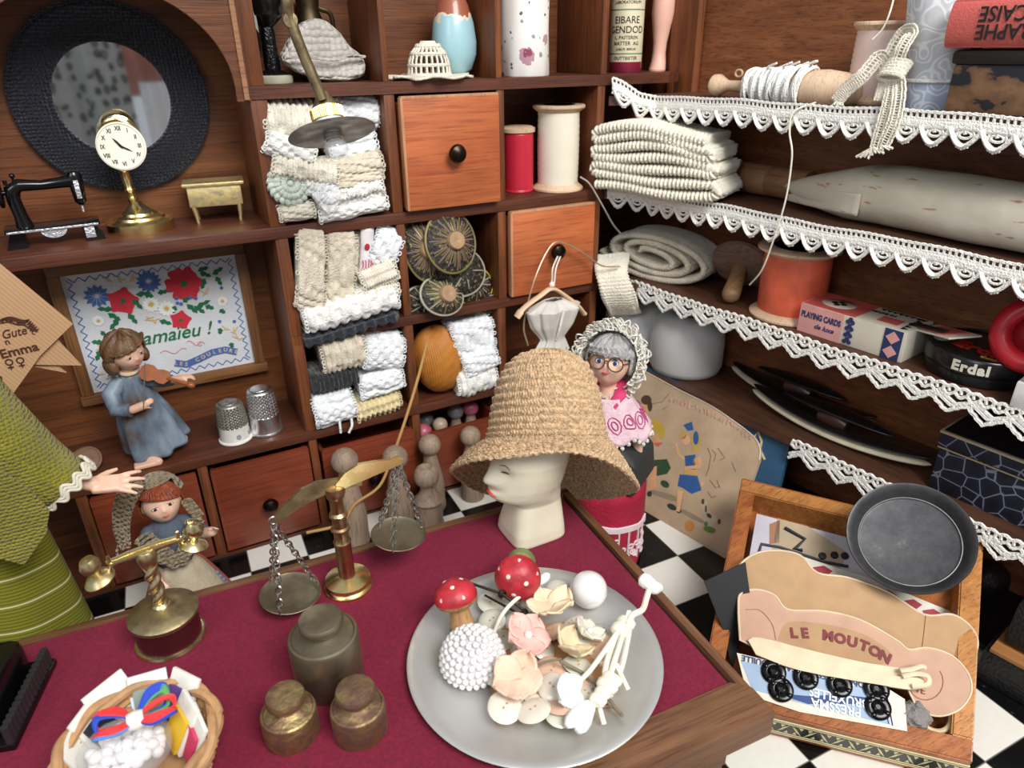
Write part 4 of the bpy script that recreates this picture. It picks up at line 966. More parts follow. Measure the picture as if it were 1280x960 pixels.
b.prism([(x-.03, y) for x, y in pr]+[(x-.03, -y) for x, y in reversed(pr)], .024, T(0, 0, -.012)); b.build('violin_body', VIOL, fg)
b = MB(Mv); b.tube([(.10, 0, .012), (.20, 0, .014)], .009, 8); b.sphere((.215, 0, .006), (.022, .016, .018), seg=12, rings=8); b.build('violin_neck', VIOL, fg)
b = MB(); b.tube([V((.028, -.15, .34)), V((.055, -.135, .45)), V((.085, -.12, .565))], .0028, 6); b.build('bow', plain('bow_grey', '8f8a84', .4, metal=.5), fg)
# ---- thimbles
PEW = metal('thimble_pewter', 'c4c0b6', .38, '948f86', 30, .5, bump=.1); SIL = metal('thimble_silver', 'f0f0f2', .28, 'd8d8da', 12, .6)
def thimble(loc, r, h, dim, band, label, cer=False):
    t = thing('thimble', label, 'thimble', loc, random.random(), 'thimbles on the lower shelf')
    z1 = h*.42; b = MB(); b.lathe([(r*.98, 0), (r*1.05, .004), (r*1.04, .012), (r*.96, .016), (r*.93, z1-.006), (r*.95, z1)], seg=40); b.build('band', band, t)
    b = MB()
    n = 22
    def fn(u, v):
        z = z1+(h-z1)*v; rr = r*(.94-.16*v)
        if v > .9: rr *= math.sqrt(max(0, 1-((v-.9)/.1)**2*.35))
        d = .0045*(math.sin(u*2*PI*n+PI*(int(v*8) % 2))*math.sin(v*8*PI)) if v < .9 else 0
        a = 2*PI*u; return V(((rr+d)*math.cos(a), (rr+d)*math.sin(a), z))
    b.sheet(fn, 150, 44, closed_u=True); rr = r*.78*.806
    b.lathe([(rr, h), (rr*.8, h+.004), (0, h+.006)], seg=40); b.build('dimpled_cap', dim, t, sharp=False)
    if cer:
        for a in (-2.2, -1.3): 
            b = MB(); 
            for k in range(5): b.sphere((r*.97*math.cos(a+.09*math.cos(k*1.26)), r*.97*math.sin(a+.09*math.cos(k*1.26)), z1*.5+.010*math.sin(k*1.26)), (.006, .006, .005), seg=8, rings=5)
            b.build('painted_flower', plain('faded_blue', '8b93a3', .4), t)
thimble((4.185, .125, ZD), .084, .225, PEW, plain('white_porcelain', 'eceae4', .12), 'pewter thimble with a white flowered porcelain band', True)
thimble((4.352, .140, ZD), .088, .26, SIL, SIL, 'shiny silver dimpled thimble nearest the post')
b = MB(); b.lathe([(0, -.012), (.068, -.012), (.072, -.004), (.072, .006), (.062, .012), (.058, .009), (.03, .011), (0, .009)], seg=32); o = b.build('wooden_disc', wood('disc_wood', '6d4c38', '86644c', 'x', .7)); o.location = (3.475, .17, ZD+.052); o.rotation_euler = (.75, -.1, 0); tag(o, 'small brown wooden disc leaning at the left of the lower shelf', 'disc')
# ---- kraft paper stars hanging at the left
KRAFT = plain('kraft_paper', 'c59a6c', .8, var=.06)
KRAFT_ = NT('kraft_ribbed'); KRAFT_.set(Roughness=.8)
wv = KRAFT_.n('ShaderNodeTexWave'); wv.inputs['Scale'].default_value = 22; wv.inputs['Distortion'].default_value = .6; KRAFT_.l(KRAFT_.coord((1, 1, 1), (0, .55, 0)), wv.inputs['Vector'])
KRAFT_.l(KRAFT_.ramp(wv.outputs[0], [(.2, rgb('b8916a')), (.8, rgb('c49d76'))]), KRAFT_.b.inputs['Base Color']); KRAFT_ = KRAFT_.m
ks = thing('paper_star', 'pointed kraft paper star tag with brown printed writing', 'paper star', oy(0, 430, -.30), 0)
def kp(px, py, y=-.30): p = ony(px, py, y)-V(ks.location); return (p.x, p.z)
MK = Matrix(((1, 0, 0, 0), (0, 0, 1, 0), (0, 1, 0, 0), (0, 0, 0, 1)))
b = MB(); b.prism([kp(*p) for p in ((-30, 300), (0, 330), (91, 405), (50, 445), (10, 501), (2, 470), (-40, 480), (-60, 400))], .008, MK); b.build('front_sheet', KRAFT_, ks)
b = MB(); b.prism([kp(*p) for p in ((-30, 380), (70, 425), (102, 459), (40, 458), (-20, 450))], .008, T(0, .02, 0) @ MK); b.build('middle_sheet', KRAFT_, ks)
b = MB(); b.prism([kp(*p) for p in ((-20, 420), (60, 452), (83, 470), (20, 458), (-20, 455))], .008, T(0, .035, 0) @ MK); b.build('back_sheet', KRAFT_, ks)
BRN = plain('brown_ink', '4e2a18', .7)
for s_, px, py, sz_, sh_, sx_ in (('Gute', 17, 416, .050, .3, .85), ('n', 9, 427, .036, 0, 1), ('Emma', 24, 438, .052, 0, 1.05)):
    k = kp(px, py); txt('printed_word', s_, sz_, BRN, ks, T(k[0], -.003, k[1]) @ RX(PI/2) @ RZ(.08), .0006, shear=sh_, bold=.0004 if s_ != 'Emma' else .0012, sx=sx_)
k = kp(18, 451)
b = MB()
for dx, up in ((-.018, 1), (.02, -1)):
    c = V((k[0]+dx, -.004, k[1])); b.tube([c+V((.012*math.cos(t), 0, .012*math.sin(t))) for t in [2*PI*i/14 for i in range(14)]], .0025, 5, closed=True); b.tube([c+V((0, 0, -.012)), c+V((0, 0, -.032))], .0025, 5); b.tube([c+V((-.01, 0, -.023)), c+V((.01, 0, -.023))], .0025, 5)
b.build('printed_symbol', BRN, ks)
b = MB(); random.seed(2)
for i in range(20):
    p = kp(0+i*2.3, 402-2*math.sin(i*.4)+ (0 if i < 14 else (i-14)*3)); c = V((p[0], -.004, p[1])); b.tube([c+V((.010*math.cos(t), 0, .008*math.sin(t))) for t in [2*PI*j/8*.8+i for j in range(8)]], .0018, 4)
    b.prism([(p[0], p[1]), (p[0]+.008, p[1]+.012), (p[0]+.018, p[1]+.014), (p[0]+.01, p[1]+.003)], .001, T(0, -.005, 0) @ MK)
b.build('printed_garland', BRN, ks)
b = MB(); pt = kp(-30, 300); b.tube([V((pt[0], .004, pt[1]-.02)), V((pt[0], .15, pt[1]+.2)), V((pt[0], .30, ZB-ks.location.z))], .004, 6); b.build('string', THREAD, ks)

# ---- street lamp with flat shade, hanging in front of the case
LY = -.55
lo_ = oy(412, 130, LY)
lmp = thing('arm_lamp', 'old brass arm lamp with a flat grey metal shade and clear bulb', 'lamp', lo_, 0)
def lq(x, y, dy=0.0): return oy(x, y, LY+dy)-lo_
b = MB(); b.tube(bez([V((4.45, -.02, 3.35))-lo_, V((4.50, -.35, 3.05))-lo_, lq(350, -20), lq(362, 22), lq(378, 65), lq(393, 100), lq(403, 124)], 8), [.021]*8*6+[.021], 14); b.build('arm', BRASSD, lmp)
b = MB(); b.lathe([(0, -.02), (.026, -.018), (.030, 0), (.026, .018), (0, .02)], lq(362, 25), RX(PI/2).to_3x3(), 20); b.build('joint', BRASSD, lmp)
_r = ray(415, 167).normalized(); _u = (CU-_r*CU.dot(_r)).normalized(); _s = _r.cross(_u).normalized(); ax_ = (_r*.30-_s*.24+_u*.925).normalized()
Ml = T(lq(415, 166)) @ frame_from(ax_).to_4x4() @ S(.66)
b = MB(Ml); b.lathe([(.090, .10), (.086, .155), (.07, .18), (.055, .20), (.045, .235), (.03, .245)], seg=32); b.build('socket_cap', BRASSD, lmp)
b = MB(Ml); b.lathe([(.097, .075), (.098, .145)], seg=32)
for k in range(48): b.cyl((.098*math.cos(k*PI/24), .098*math.sin(k*PI/24), .078), (.098*math.cos(k*PI/24), .098*math.sin(k*PI/24), .142), .0035, seg=6)
b.build('ribbed_collar', BRASSP, lmp)
b = MB(Ml); b.lathe([(.085, .0), (.088, .07), (.090, .08)], seg=32); b.build('porcelain_ring', plain('porcelain_blue_white', 'd5e0e6', .2, var=.02), lmp)
sn = (CF*.20+ax_*.9).normalized(); 
Rl = frame_from(ax_).to_4x4() @ S(.74)
b = MB(T(lq(415, 165)) @ Rl); b.lathe([(.0, .012), (.10, .012), (.20, .004), (.232, -.002), (.238, -.008), (.228, -.01), (.10, -.004), (0, -.004)], seg=64, cap=False); b.build('flat_shade', metal('grey_zinc', 'b5b2ae', .5, '9c9994', 12, .5), lmp)
b = MB(T(lq(416, 168)) @ Rl); b.lathe([(.052, .0), (.05, -.025), (.045, -.03)], seg=24, cap=False)
for k in range(3): b.tube([V((.05*math.cos(2*PI*i/20), .05*math.sin(2*PI*i/20), -.006-.009*k)) for i in range(20)], .005, 6, closed=True)
b.build('bulb_screw', STEEL, lmp)
GLASS = NT('bulb_glass'); GLASS.set(Roughness=.03, Alpha=.30, Base_Color=(.80, .82, .84, 1), Coat_Weight=1.0); GLASS = GLASS.m
b = MB(T(lq(416, 168)) @ Rl); b.lathe([(.03, -.02), (.045, -.035), (.064, -.06), (.068, -.08), (.058, -.108), (.03, -.13), (0, -.134)], seg=32, cap=False); b.build('bulb', GLASS, lmp, sharp=False)
# ---- black stand, jug, woven cap
DK = plain('black_cast_iron', '16171a', .3, metal=.5, bumpy=.6, bs=50)
p = oy(343, 100, .26, ZA); bs_ = thing('black_stand', 'black footed bowl on a textured stem over a pale round base', 'stand', p, 0)
b = MB(); b.lathe([(.085, 0), (.088, .006), (.088, .03), (.08, .036)], seg=36); b.build('pale_base', plain('pale_resin', 'b9b6a2', .3), bs_)
b = MB(); b.lathe([(.062, .034), (.066, .042), (.055, .05), (.036, .06), (.034, .10), (.028, .18), (.030, .22), (.026, .25)], seg=24, fn=lambda p, a: p+V((p.x, p.y, 0)).normalized()*.004*math.sin(a*6+p.z*90)); b.build('stem', DK, bs_)
b = MB(); b.lathe([(.026, .24), (.06, .27), (.085, .29), (.088, .31), (.095, .32), (.11, .38), (.112, .40), (.12, .42), (.125, .5), (.11, .52), (0, .5)], seg=36); b.build('bowl', BLACK, bs_)
b = MB(); b.sheet(lambda u, v: V((-.10+.05*v+.03*(u-.5)*math.sin(PI*v), -.06, .40-.17*v+.03*(u-.5))), 6, 10); o = b.build('pale_leaf', plain('dry_leaf', '8c8f86', .6), bs_, solid=.004)
p = oy(388, 36, .40, ZA); jg = thing('bronze_jug', 'dark bronze jug behind the woven cap at the back of the pigeonhole', 'jug', p, 0)
b = MB(); b.lathe([(.05, 0), (.06, .01), (.04, .05), (.05, .12), (.07, .17), (.075, .25), (.05, .32), (.06, .38), (.055, .38), (.04, .32)], seg=28, cap=False); b.build('body', metal('dark_bronze', '6a5a44', .4, '3f3528', 10, .5), jg)
b = MB(); b.tube(bez([(.05, 0, .33), (.11, 0, .30), (.11, 0, .2), (.065, 0, .16)]), .012); b.build('handle', metal('dark_bronze', '', 0), jg)
CAPM = yarn('woven_cap_cloth', 'cbc4ba', 34, 34, .9, 1.0, var=.25)
p = oy(405, 100, .20, ZA); wc = thing('woven_cap', 'pale beige woven cloth cap behind the lamp arm', 'cap', p, 0)
b = MB(); b.prism([(-.20, .10), (-.12, .045), (-.03, .012), (.10, .002), (.19, .02), (.215, .07), (.20, .12), (.15, .155), (.11, .22), (.05, .275), (0, .28), (-.06, .26), (-.13, .19)], .12, Matrix(((1, 0, 0, 0), (0, .3, -1, .06), (0, 1, 0, 0), (0, 0, 0, 1))))
o = b.build('crown', CAPM, wc); m_ = o.modifiers.new('bev', 'BEVEL'); m_.width = .05; m_.segments = 5
b = MB(); b.tube(bez([(-.19, -.075, .11), (-.10, -.085, .115), (.03, -.085, .10), (.12, -.08, .115), (.20, -.06, .11)]), .007); b.build('brim_fold', CAPM, wc)
# ---- crocheted sun hat
CRO = plain('crochet_cream', 'e6dfcd', .85, bumpy=.5, bs=90)
p = oy(537, 98, .12, ZA); ch = thing('crochet_hat', 'tiny cream crocheted sun hat with an open mesh crown', 'hat', p, 0)
b = MB(); b.sheet(lambda u, v: V(((.105+.115*v+.014*math.sin(u*2*PI*11)*v)*math.cos(2*PI*u), (.105+.115*v+.014*math.sin(u*2*PI*11)*v)*.8*math.sin(2*PI*u), .014+.006*math.sin(u*2*PI*7+1)*v)), 110, 8, closed_u=True); b.build('brim', CRO, ch, solid=.012)
b = MB()
for k in range(22):
    a = 2*PI*k/22; b.tube([V((.108*math.cos(a)*c_, .108*.85*math.sin(a)*c_, z_)) for c_, z_ in ((1, .015), (.98, .05), (.92, .09), (.78, .125), (.55, .15), (.3, .162))], [.008, .006, .006, .007, .008, .008], 6)
for c_, z_, r_ in ((1.0, .02, .013), (.96, .068, .009), (.80, .118, .011), (.5, .152, .016), (.25, .16, .02)):
    b.tube([V((.108*math.cos(2*PI*i/40)*c_, .108*.85*math.sin(2*PI*i/40)*c_, z_)) for i in range(40)], r_, 6, closed=True)
b.sphere((0, 0, .16), (.05, .045, .014)); b.build('open_crown', CRO, ch)
# ---- blue egg, floral tube, tube, leg
def zmat(name, stops, wob=.03, ws=14, rough=.35, axis=2):
    t = NT(name); t.set(Roughness=rough, Coat_Weight=.3)
    c = t.n('ShaderNodeTexCoord'); s_ = t.n('ShaderNodeSeparateXYZ'); t.l(c.outputs['Object'], s_.inputs[0])
    nz = t.n('ShaderNodeTexNoise'); nz.inputs['Scale'].default_value = ws; t.l(c.outputs['Object'], nz.inputs['Vector'])
    ma = t.n('ShaderNodeMath', operation='MULTIPLY_ADD'); ma.inputs[1].default_value = wob; t.l(nz.outputs[0], ma.inputs[0]); t.l(s_.outputs[axis], ma.inputs[2])
    t.l(t.ramp(ma.outputs[0], [(p_, rgb(c_)) for p_, c_ in stops], 'CONSTANT'), t.b.inputs['Base Color']); return t.m
p = oy(569, 88, .22, ZA)
b = MB(); b.lathe([(0, 0), (.05, .004), (.09, .04), (.115, .11), (.118, .17), (.105, .26), (.08, .34), (.055, .40), (.03, .44), (0, .46)], seg=48)
o = b.build('painted_egg', zmat('egg_paint', [(0, '9fc6cf'), (.335, 'e5d2b8'), (.35, '9c5a42')], .12, 16)); o.location = p+V((0, 0, .002)); tag(o, 'tall pale blue glazed egg with a rust brown top behind the crochet hat', 'egg')
def floral(name, base, spots):
    t = NT(name); t.set(Roughness=.85); prev = None
    c = t.n('ShaderNodeRGB'); c.outputs[0].default_value = rgb(base); prev = c.outputs[0]
    for i, (col, sc, th, rnd, dist) in enumerate(spots):
        v_ = t.n('ShaderNodeTexVoronoi'); v_.inputs['Scale'].default_value = sc; v_.inputs['Randomness'].default_value = rnd
        mp = t.coord((1, 1, 1), (.3*i, .7*i, .2)); nz = t.n('ShaderNodeTexNoise'); nz.inputs['Scale'].default_value = dist; t.l(mp, nz.inputs['Vector'])
        ad = t.n('ShaderNodeMath', operation='MULTIPLY_ADD'); ad.inputs[1].default_value = .35; t.l(nz.outputs[0], ad.inputs[0]); t.l(v_.outputs['Distance'], ad.inputs[2]); t.l(mp, v_.inputs['Vector'])
        lt = t.n('ShaderNodeMath', operation='LESS_THAN'); lt.inputs[1].default_value = th; t.l(ad.outputs[0], lt.inputs[0])
        mx = t.n('ShaderNodeMix', data_type='RGBA'); t.l(lt.outputs[0], mx.inputs[0]); t.l(prev, mx.inputs[6]); mx.inputs[7].default_value = rgb(col); prev = mx.outputs[2]
    t.l(prev, t.b.inputs['Base Color']); t.m.name = name; return t.m
FLOR = floral('rose_print_paper', 'eeeae4', [('8b9aa0', 13, .31, 1, 40), ('5f6a63', 19, .30, 1, 50), ('bb8f9c', 6, .42, .8, 30), ('8f4a5c', 6, .30, .8, 50)])
p = oy(655, 92, .17, ZA)
b = MB(); b.lathe([(.132, 0), (.136, .006), (.134, .2), (.137, .42), (.133, .55), (.12, .55), (.12, .5), (0, .5)], seg=48, fn=lambda q, a: q+V((q.x, q.y, 0)).normalized()*.003*math.sin(a*9+q.z*20)); o = b.build('floral_tube', FLOR); o.location = p; tag(o, 'white paper tube printed with purple roses and leaves', 'tube')
p = oy(781, 88, .2, ZA)
md = thing('medicine_tube', 'cream labelled tube with a dark red foot beside the doll leg', 'tube', p, math.atan2(CAM.x-p.x, p.y-CAM.y)*1.0)
b = MB(); b.lathe([(.093, 0), (.096, .004), (.096, .058)], seg=40); b.build('red_foot', plain('wine_red_foil', '7d2036', .35), md)
b = MB(); b.lathe([(.095, .055), (.0952, .6), (.08, .62), (0, .62)], seg=40); b.build('label_tube', plain('cream_label', 'd8cfae', .6), md)
GRL = plain('green_line', '4a7a5a', .7)
b = MB()
for z_ in (.098, .325): b.lathe([(.0956, z_), (.0956, z_+.006)], seg=40, cap=False)
b.build('green_line', GRL, md)
for s_, z_, h_ in (('OUTTBIETER', .077, .026), ('LABOR. BERLIN', .125, .018), ('NATTER  AG', .155, .028), ('L. PASTEREN', .185, .026), ('GENDOD', .225, .052), ('EIBARE', .275, .052), ('LABORATORIUM', .365, .022), ('THERESTE', .40, .026), ('AIBARE', .44, .04)):
    t = txt('label_line', s_, h_, INK, md, T(0, 0, z_) @ RX(PI/2), .0004, sx=.95); wrap(t, .0952)
p = oy(822, 86, .26, ZA); 
b = MB(); n = 26
pr = [(.048, 0), (.052, .01), (.045, .05), (.040, .10), (.042, .16), (.055, .24), (.068, .32), (.066, .40), (.055, .48), (.05, .55)]
b.lathe([(0, 0)]+pr+[(0, .56)], seg=24, fn=lambda q, a: V((q.x*1.0+(.02*math.exp(-(q.z/.03)**2)*-1)+.035*(q.z-.05)*1.0, q.y-.02*math.exp(-(q.z/.04)**2), q.z))); o = b.build('doll_leg', plain('doll_pink', 'e8b6a2', .45, var=.05, Subsurface_Weight=.1)); o.location = p; tag(o, 'pink doll leg standing on its foot beside the medicine tube', 'doll leg')
# ---- spools
def spool(name, label, loc, r, h, rc, thr, wd, rot=0, hole=True, ft=.03, lines=24, group='thread spools'):
    t = thing(name, label, 'spool', loc, rot, None)
    for nm, z0, z1 in (('lower_flange', 0, ft), ('upper_flange', h-ft, h)):
        b = MB()
        if nm[0] == 'l': b.lathe([(0, 0), (r*.97, 0), (r, .005), (r, ft*.5), (r*.93, ft*.8), (rc*.96, ft*1.5)], seg=40)
        else: b.lathe([(rc*.96, h-ft*1.5), (r*.93, h-ft*.8), (r, h-ft*.5), (r, h-.005), (r*.97, h), (r*.4, h), (r*.38, h-.02), (0, h-.02)], seg=40)
        b.build(nm, wd, t)
    b = MB(); prof = [(rc*(1+.0)*(1+.03*math.sin(PI*i/lines))+.0022*(i % 2), ft+(h-2*ft)*i/(lines)) for i in range(lines+1)]; b.lathe(prof, seg=40, cap=False); b.build('thread', thr, t, sharp=False)
    if hole: b = MB(); b.lathe([(r*.38, h-.019), (r*.36, h-.004), (r*.3, h-.004), (r*.28, h-.019)], seg=24, cap=False); b.lathe([(r*.62, h+.001), (0, h+.001)], seg=30); b.build('paper_label', plain('spool_label', '5c6470', .5), t)
    return t
PALEW = wood('pale_spool_wood', 'd3b394', 'e3c8aa', 'z', .5, dark='b08a68', bump=.05)
spool('thread_spool', 'tall wooden spool of ivory thread in the pigeonhole', oy(697, 226, .15, ZB), .152, .475, .118, plain('ivory_thread', 'ebe1ce', .35, var=.04), PALEW)
p = oy(648, 225, .22, ZB); rs_ = thing('red_thread_spool', 'small red thread spool beside the tall ivory spool', 'spool', p, 0)
b = MB(); b.lathe([(.085, 0), (.088, .01)]+[(.088+.001*(i % 2), .01+.32*i/30) for i in range(31)], seg=36); b.build('thread', plain('cherry_thread', 'c3263c', .35, var=.06), rs_, sharp=False)
b = MB(); b.lathe([(.088, .33), (.098, .335), (.098, .355), (.08, .365), (.03, .367), (0, .36)], seg=36); b.build('upper_flange', PALEW, rs_)
# ============================================================ laces, threads and trims in the pigeonholes
def cotton(name, hexc, **k): return plain(name, hexc, .9, bumpy=.6, bs=110, var=.16, vs=22, Sheen_Weight=.3, **k)
L_CR = cotton('lace_cream', 'efe8d6'); L_WH = cotton('lace_white', 'f6f5f0'); L_BE = cotton('lace_beige', 'e0d5c0'); L_BW = cotton('lace_blue_white', 'f2f5fa')
L_GR = cotton('lace_pale_green', 'd8e2d6'); L_BK = cotton('lace_black', '17181b'); L_NV = cotton('lace_navy', '1c2230'); L_YE = cotton('lace_yellow', 'ead9a8')
def lacebundle(name, label, px, wpx, hpx, y, tilt, mat, kind='mesh', dep=.30, n=9, seed=1, yaw=0.0, picot=True, group='laces folded in the pigeonholes', round_=.75):
    p = ony(px[0], px[1], y); s = sz(p)
    w, h = wpx*s, hpx*s/.93
    t = thing(name, label, 'lace', p+V((0, dep*.5-.06, 0)), (0, -math.radians(tilt), yaw), group)
    random.seed(seed); ph = random.random()*9
    def fn(u, v):
        a = 2*PI*u; c, s_ = math.cos(a), math.sin(a); e = round_
        y_ = dep*.5*math.copysign(abs(c)**e, c); z_ = h*.5*math.copysign(abs(s_)**e, s_)
        x_ = w*(v-.5); k = 1.0
        en = min(v, 1-v)/.10
        if en < 1: k = math.sqrt(max(0.0, 1-(1-en)**2)) if en > 0 else 0
        k = .55+.45*k if 0 < v < 1 else .0
        arc_ = u*2*(h+dep); nx = w/.032; nu = max(6, round(2*(h+dep)/.034))
        if kind == 'mesh': d = -.012*max(0, math.sin(v*nx*PI)*math.sin(u*nu*PI+PI*.5*int(v*nx)))**.7-.006*(.5+.5*math.sin(u*nu*PI*.25+ph))
        elif kind == 'coil': d = .012*abs(math.sin(v*n*PI+.5*math.sin(a*1+ph)))-.010*max(0, math.sin(v*nx*2)*math.sin(u*nu*1.5))
        elif kind == 'rib': d = .007*math.sin(v*n*2*PI)+.004*math.sin(u*nu*PI)
        elif kind == 'fold': d = -.016*math.exp(-(((u*n+ph+.08*math.sin(v*7)) % 1-.5)/.10)**2)-.009*max(0, math.sin(v*nx*PI)*math.sin(u*nu*PI))**.8
        else: d = .006*noise.noise(V((v*w*60, u*30, ph)))
        d += .010*noise.noise(V((x_*9+ph, y_*9, z_*9)))
        return V((x_, y_*k+d*c*1.2, z_*k+d*s_*1.2))
    nv = int(max(30, min(110, w/.0045))); nu_ = int(max(60, min(150, 2*(h+dep)/.0055)))
    b = MB(); b.sheet(fn, nu_, nv, closed_u=True); b.build('folded_lace', mat, t, sharp=False)
    if picot:
        b = MB(); m = max(6, int(2*(h+dep)/.030))
        for vv in (.03, .97):
            for i in range(m):
                u = (i+.5)/m
                if math.cos(2*PI*u) > .35: continue
                q = fn(u, vv); sx = -1 if vv < .5 else 1
                b.tube([q+V((sx*(.006+.008*math.cos(t_)), .0, 0))+V((0, -.008*math.sin(t_)*math.sin(2*PI*u), .008*math.sin(t_)*abs(math.cos(2*PI*u))+.003*math.sin(t_))) for t_ in [2*PI*j/8 for j in range(8)]], .0035, 4, closed=True)
        b.build('picot_edge', mat, t)['kind'] = 'stuff'
    return t
def rosette(label, px, dpx, y, mat, seed=1, n=18, group='crocheted rosettes'):
    p = ony(px[0], px[1], y); r = dpx*sz(p)/2; t = thing('crochet_rosette', label, 'lace', p, Euler((PI/2-.25, 0, .1)), group)
    def fn(u, v):
        a = 2*PI*u; rr = r*v*(1+.05*math.sin(a*n)*v); return V((rr*math.cos(a), rr*math.sin(a), .028*math.sin(PI*min(1, v*.9+.1))+.010*math.cos(a*n)*min(1, v*2)+.006*math.sin(v*22)))
    b = MB(); b.sheet(fn, 160, 22, closed_u=True); b.build('petals', mat, t, solid=.02, sharp=False)
    b = MB(); b.sphere((0, 0, .03), r*.16, seg=14, rings=8); b.build('centre', mat, t)
LB = lacebundle
N = 'lace_roll'
# row 1, left pigeonhole
LB(N, 'cream crochet lace roll high at the left of the upper lace pigeonhole', (366, 152), 72, 46, .05, -8, L_CR, 'coil', .3, 9, 1, round_=.9)
LB(N, 'white edged lace roll sticking out at the left below the cream crochet roll', (362, 185), 60, 34, .0, -22, L_WH, 'mesh', .26, 9, 2)
LB(N, 'bluish white lace roll at the upper right behind the lamp shade', (448, 142), 52, 44, .12, 0, L_BW, 'mesh', .26, 5, 3)
LB(N, 'white lace roll behind the lamp bulb', (440, 182), 60, 34, .10, 6, L_BW, 'fold', .26, 5, 4)
LB(N, 'openwork cream braid slanting under the lamp shade', (380, 212), 80, 24, .0, -15, L_CR, 'coil', .2, 13, 5)
LB(N, 'beige dotted lace roll under the lamp bulb', (440, 208), 76, 28, .02, 8, L_BE, 'mesh', .26, 5, 6)
LB(N, 'flat beige lace fold between two white ones in the upper lace pigeonhole', (444, 224), 68, 18, .01, 9, L_BE, 'mesh', .26, 5, 7)
LB(N, 'thin white looped braid above the thick white fold of the upper lace pigeonhole', (436, 239), 84, 16, .0, 8, L_WH, 'coil', .26, 15, 8)
LB(N, 'thick creamy white lace fold lying lowest at the right of the upper lace pigeonhole', (440, 257), 88, 28, .0, 6, L_WH, 'fold', .28, 3, 9)
LB(N, 'small cream lace fold in the bottom left corner of the upper lace pigeonhole', (370, 264), 40, 24, .0, 4, L_CR, 'mesh', .28, 3, 10)
LB(N, 'upright white lace band between the pale green rosette and the thick fold', (405, 250), 20, 48, -.01, 30, L_WH, 'mesh', .16, 3, 11, picot=False)
rosette('pale green crocheted rosette at the left of the upper lace pigeonhole', (361, 230), 50, -.0, L_GR, 1, 20)
rosette('white crocheted rosette right beside the pale green one', (392, 226), 34, -.0, L_WH, 2, 14)
rosette('white crocheted rosette under the beige lace fold', (409, 242), 34, -.02, L_BW, 3, 16)
# row 2, left pigeonhole
LB(N, 'wide beige crochet band standing at the left of the middle lace pigeonhole', (387, 338), 34, 96, -.0, -9, L_BE, 'mesh', .14, 5, 12, round_=.5)
LB(N, 'wavy beige crochet band standing beside the left one in the middle pigeonhole', (424, 336), 36, 92, .03, -9, L_BE, 'fold', .16, 6, 13, round_=.55)
LB(N, 'scalloped beige band end behind the two standing bands', (444, 320), 24, 70, .10, -8, L_CR, 'mesh', .16, 5, 14)
LB(N, 'white dotted doily folded in the top right of the middle lace pigeonhole', (480, 308), 34, 52, .05, -28, L_BW, 'mesh', .14, 4, 15)
LB(N, 'creamy fringed lace fan below the white doily', (472, 344), 46, 26, .0, 14, L_CR, 'rib', .22, 14, 16)
LB(N, 'creamy fluffy lace fold above the ruffled white braid', (472, 364), 50, 22, .0, 4, L_CR, 'rib', .24, 12, 17)
LB(N, 'ruffled white braid coiled across the middle lace pigeonhole', (438, 384), 122, 32, -.02, 7, L_WH, 'coil', .26, 9, 18)
LB(N, 'dark navy ribbon folded flat under the ruffled white braid', (440, 408), 124, 18, .0, 7, L_NV, 'rib', .30, 9, 19, picot=False)
p = ony(458, 312, .03); rb = thing('printed_ribbon', 'white ribbon printed with a red bud and pink crown', 'ribbon', p, (0, .15, 0))
b = MB(); b.sheet(lambda u, v: V((.07*(u-.5), -.02*math.sin(PI*u), .24*(v-.5))), 8, 10); b.build('ribbon', plain('ribbon_white', 'ece6e6', .7), rb, solid=.006)
b = MB(); b.sphere((-.005, -.028, .02), (.014, .006, .018)); b.build('red_bud', plain('red_print', 'b3202f', .8), rb)
b = MB()
for k in range(4): b.tube([V((-.025+.016*k, -.026, -.05)), V((-.02+.014*k, -.027, -.075)), V((-.025+.016*k, -.026, -.095))], .003, 5)
b.tube([V((-.028, -.026, -.1)), V((.028, -.026, -.1))], .003, 5); b.build('pink_crown', plain('pink_print', 'd0608a', .8), rb)
# row 3, left pigeonhole
LB(N, 'beige crochet roll at the top left of the lower lace pigeonhole', (428, 440), 54, 42, .02, 4, L_BE, 'coil', .26, 8, 20)
LB(N, 'white lace column with a line of holes at the top right of the lower pigeonhole', (479, 440), 50, 48, .01, -10, L_BW, 'fold', .26, 3, 21)
LB(N, 'black crochet lace roll on the left between beige and white rolls', (417, 472), 62, 26, .03, 3, L_BK, 'coil', .26, 11, 22, picot=False)
LB(N, 'bluish white soft lace roll right of the black one', (476, 477), 56, 34, .01, 5, L_BW, 'fold', .26, 4, 23)
LB(N, 'round white lace bundle in the bottom left of the lower lace pigeonhole', (418, 511), 50, 46, -.0, 5, L_BW, 'fold', .26, 5, 24, round_=.95)
LB(N, 'yellowish cream ribbed lace lowest right in the lower lace pigeonhole', (472, 505), 58, 26, .03, 5, L_YE, 'rib', .26, 9, 25)
b = MB(); o_ = ony(430, 528, -.05); 
for (x0_, x1_) in ((424, 426), (439, 436)): b.tube(bez([ony(x0_, 522, -.03)-o_, ony(x0_+1, 532, -.05)-o_, ony(x1_, 541, -.05)-o_]), .007, 6)
o = b.build('loose_lace_ends', L_BW); o.location = o_; tag(o, 'two loose white lace ends hanging below the round white bundle', 'lace')
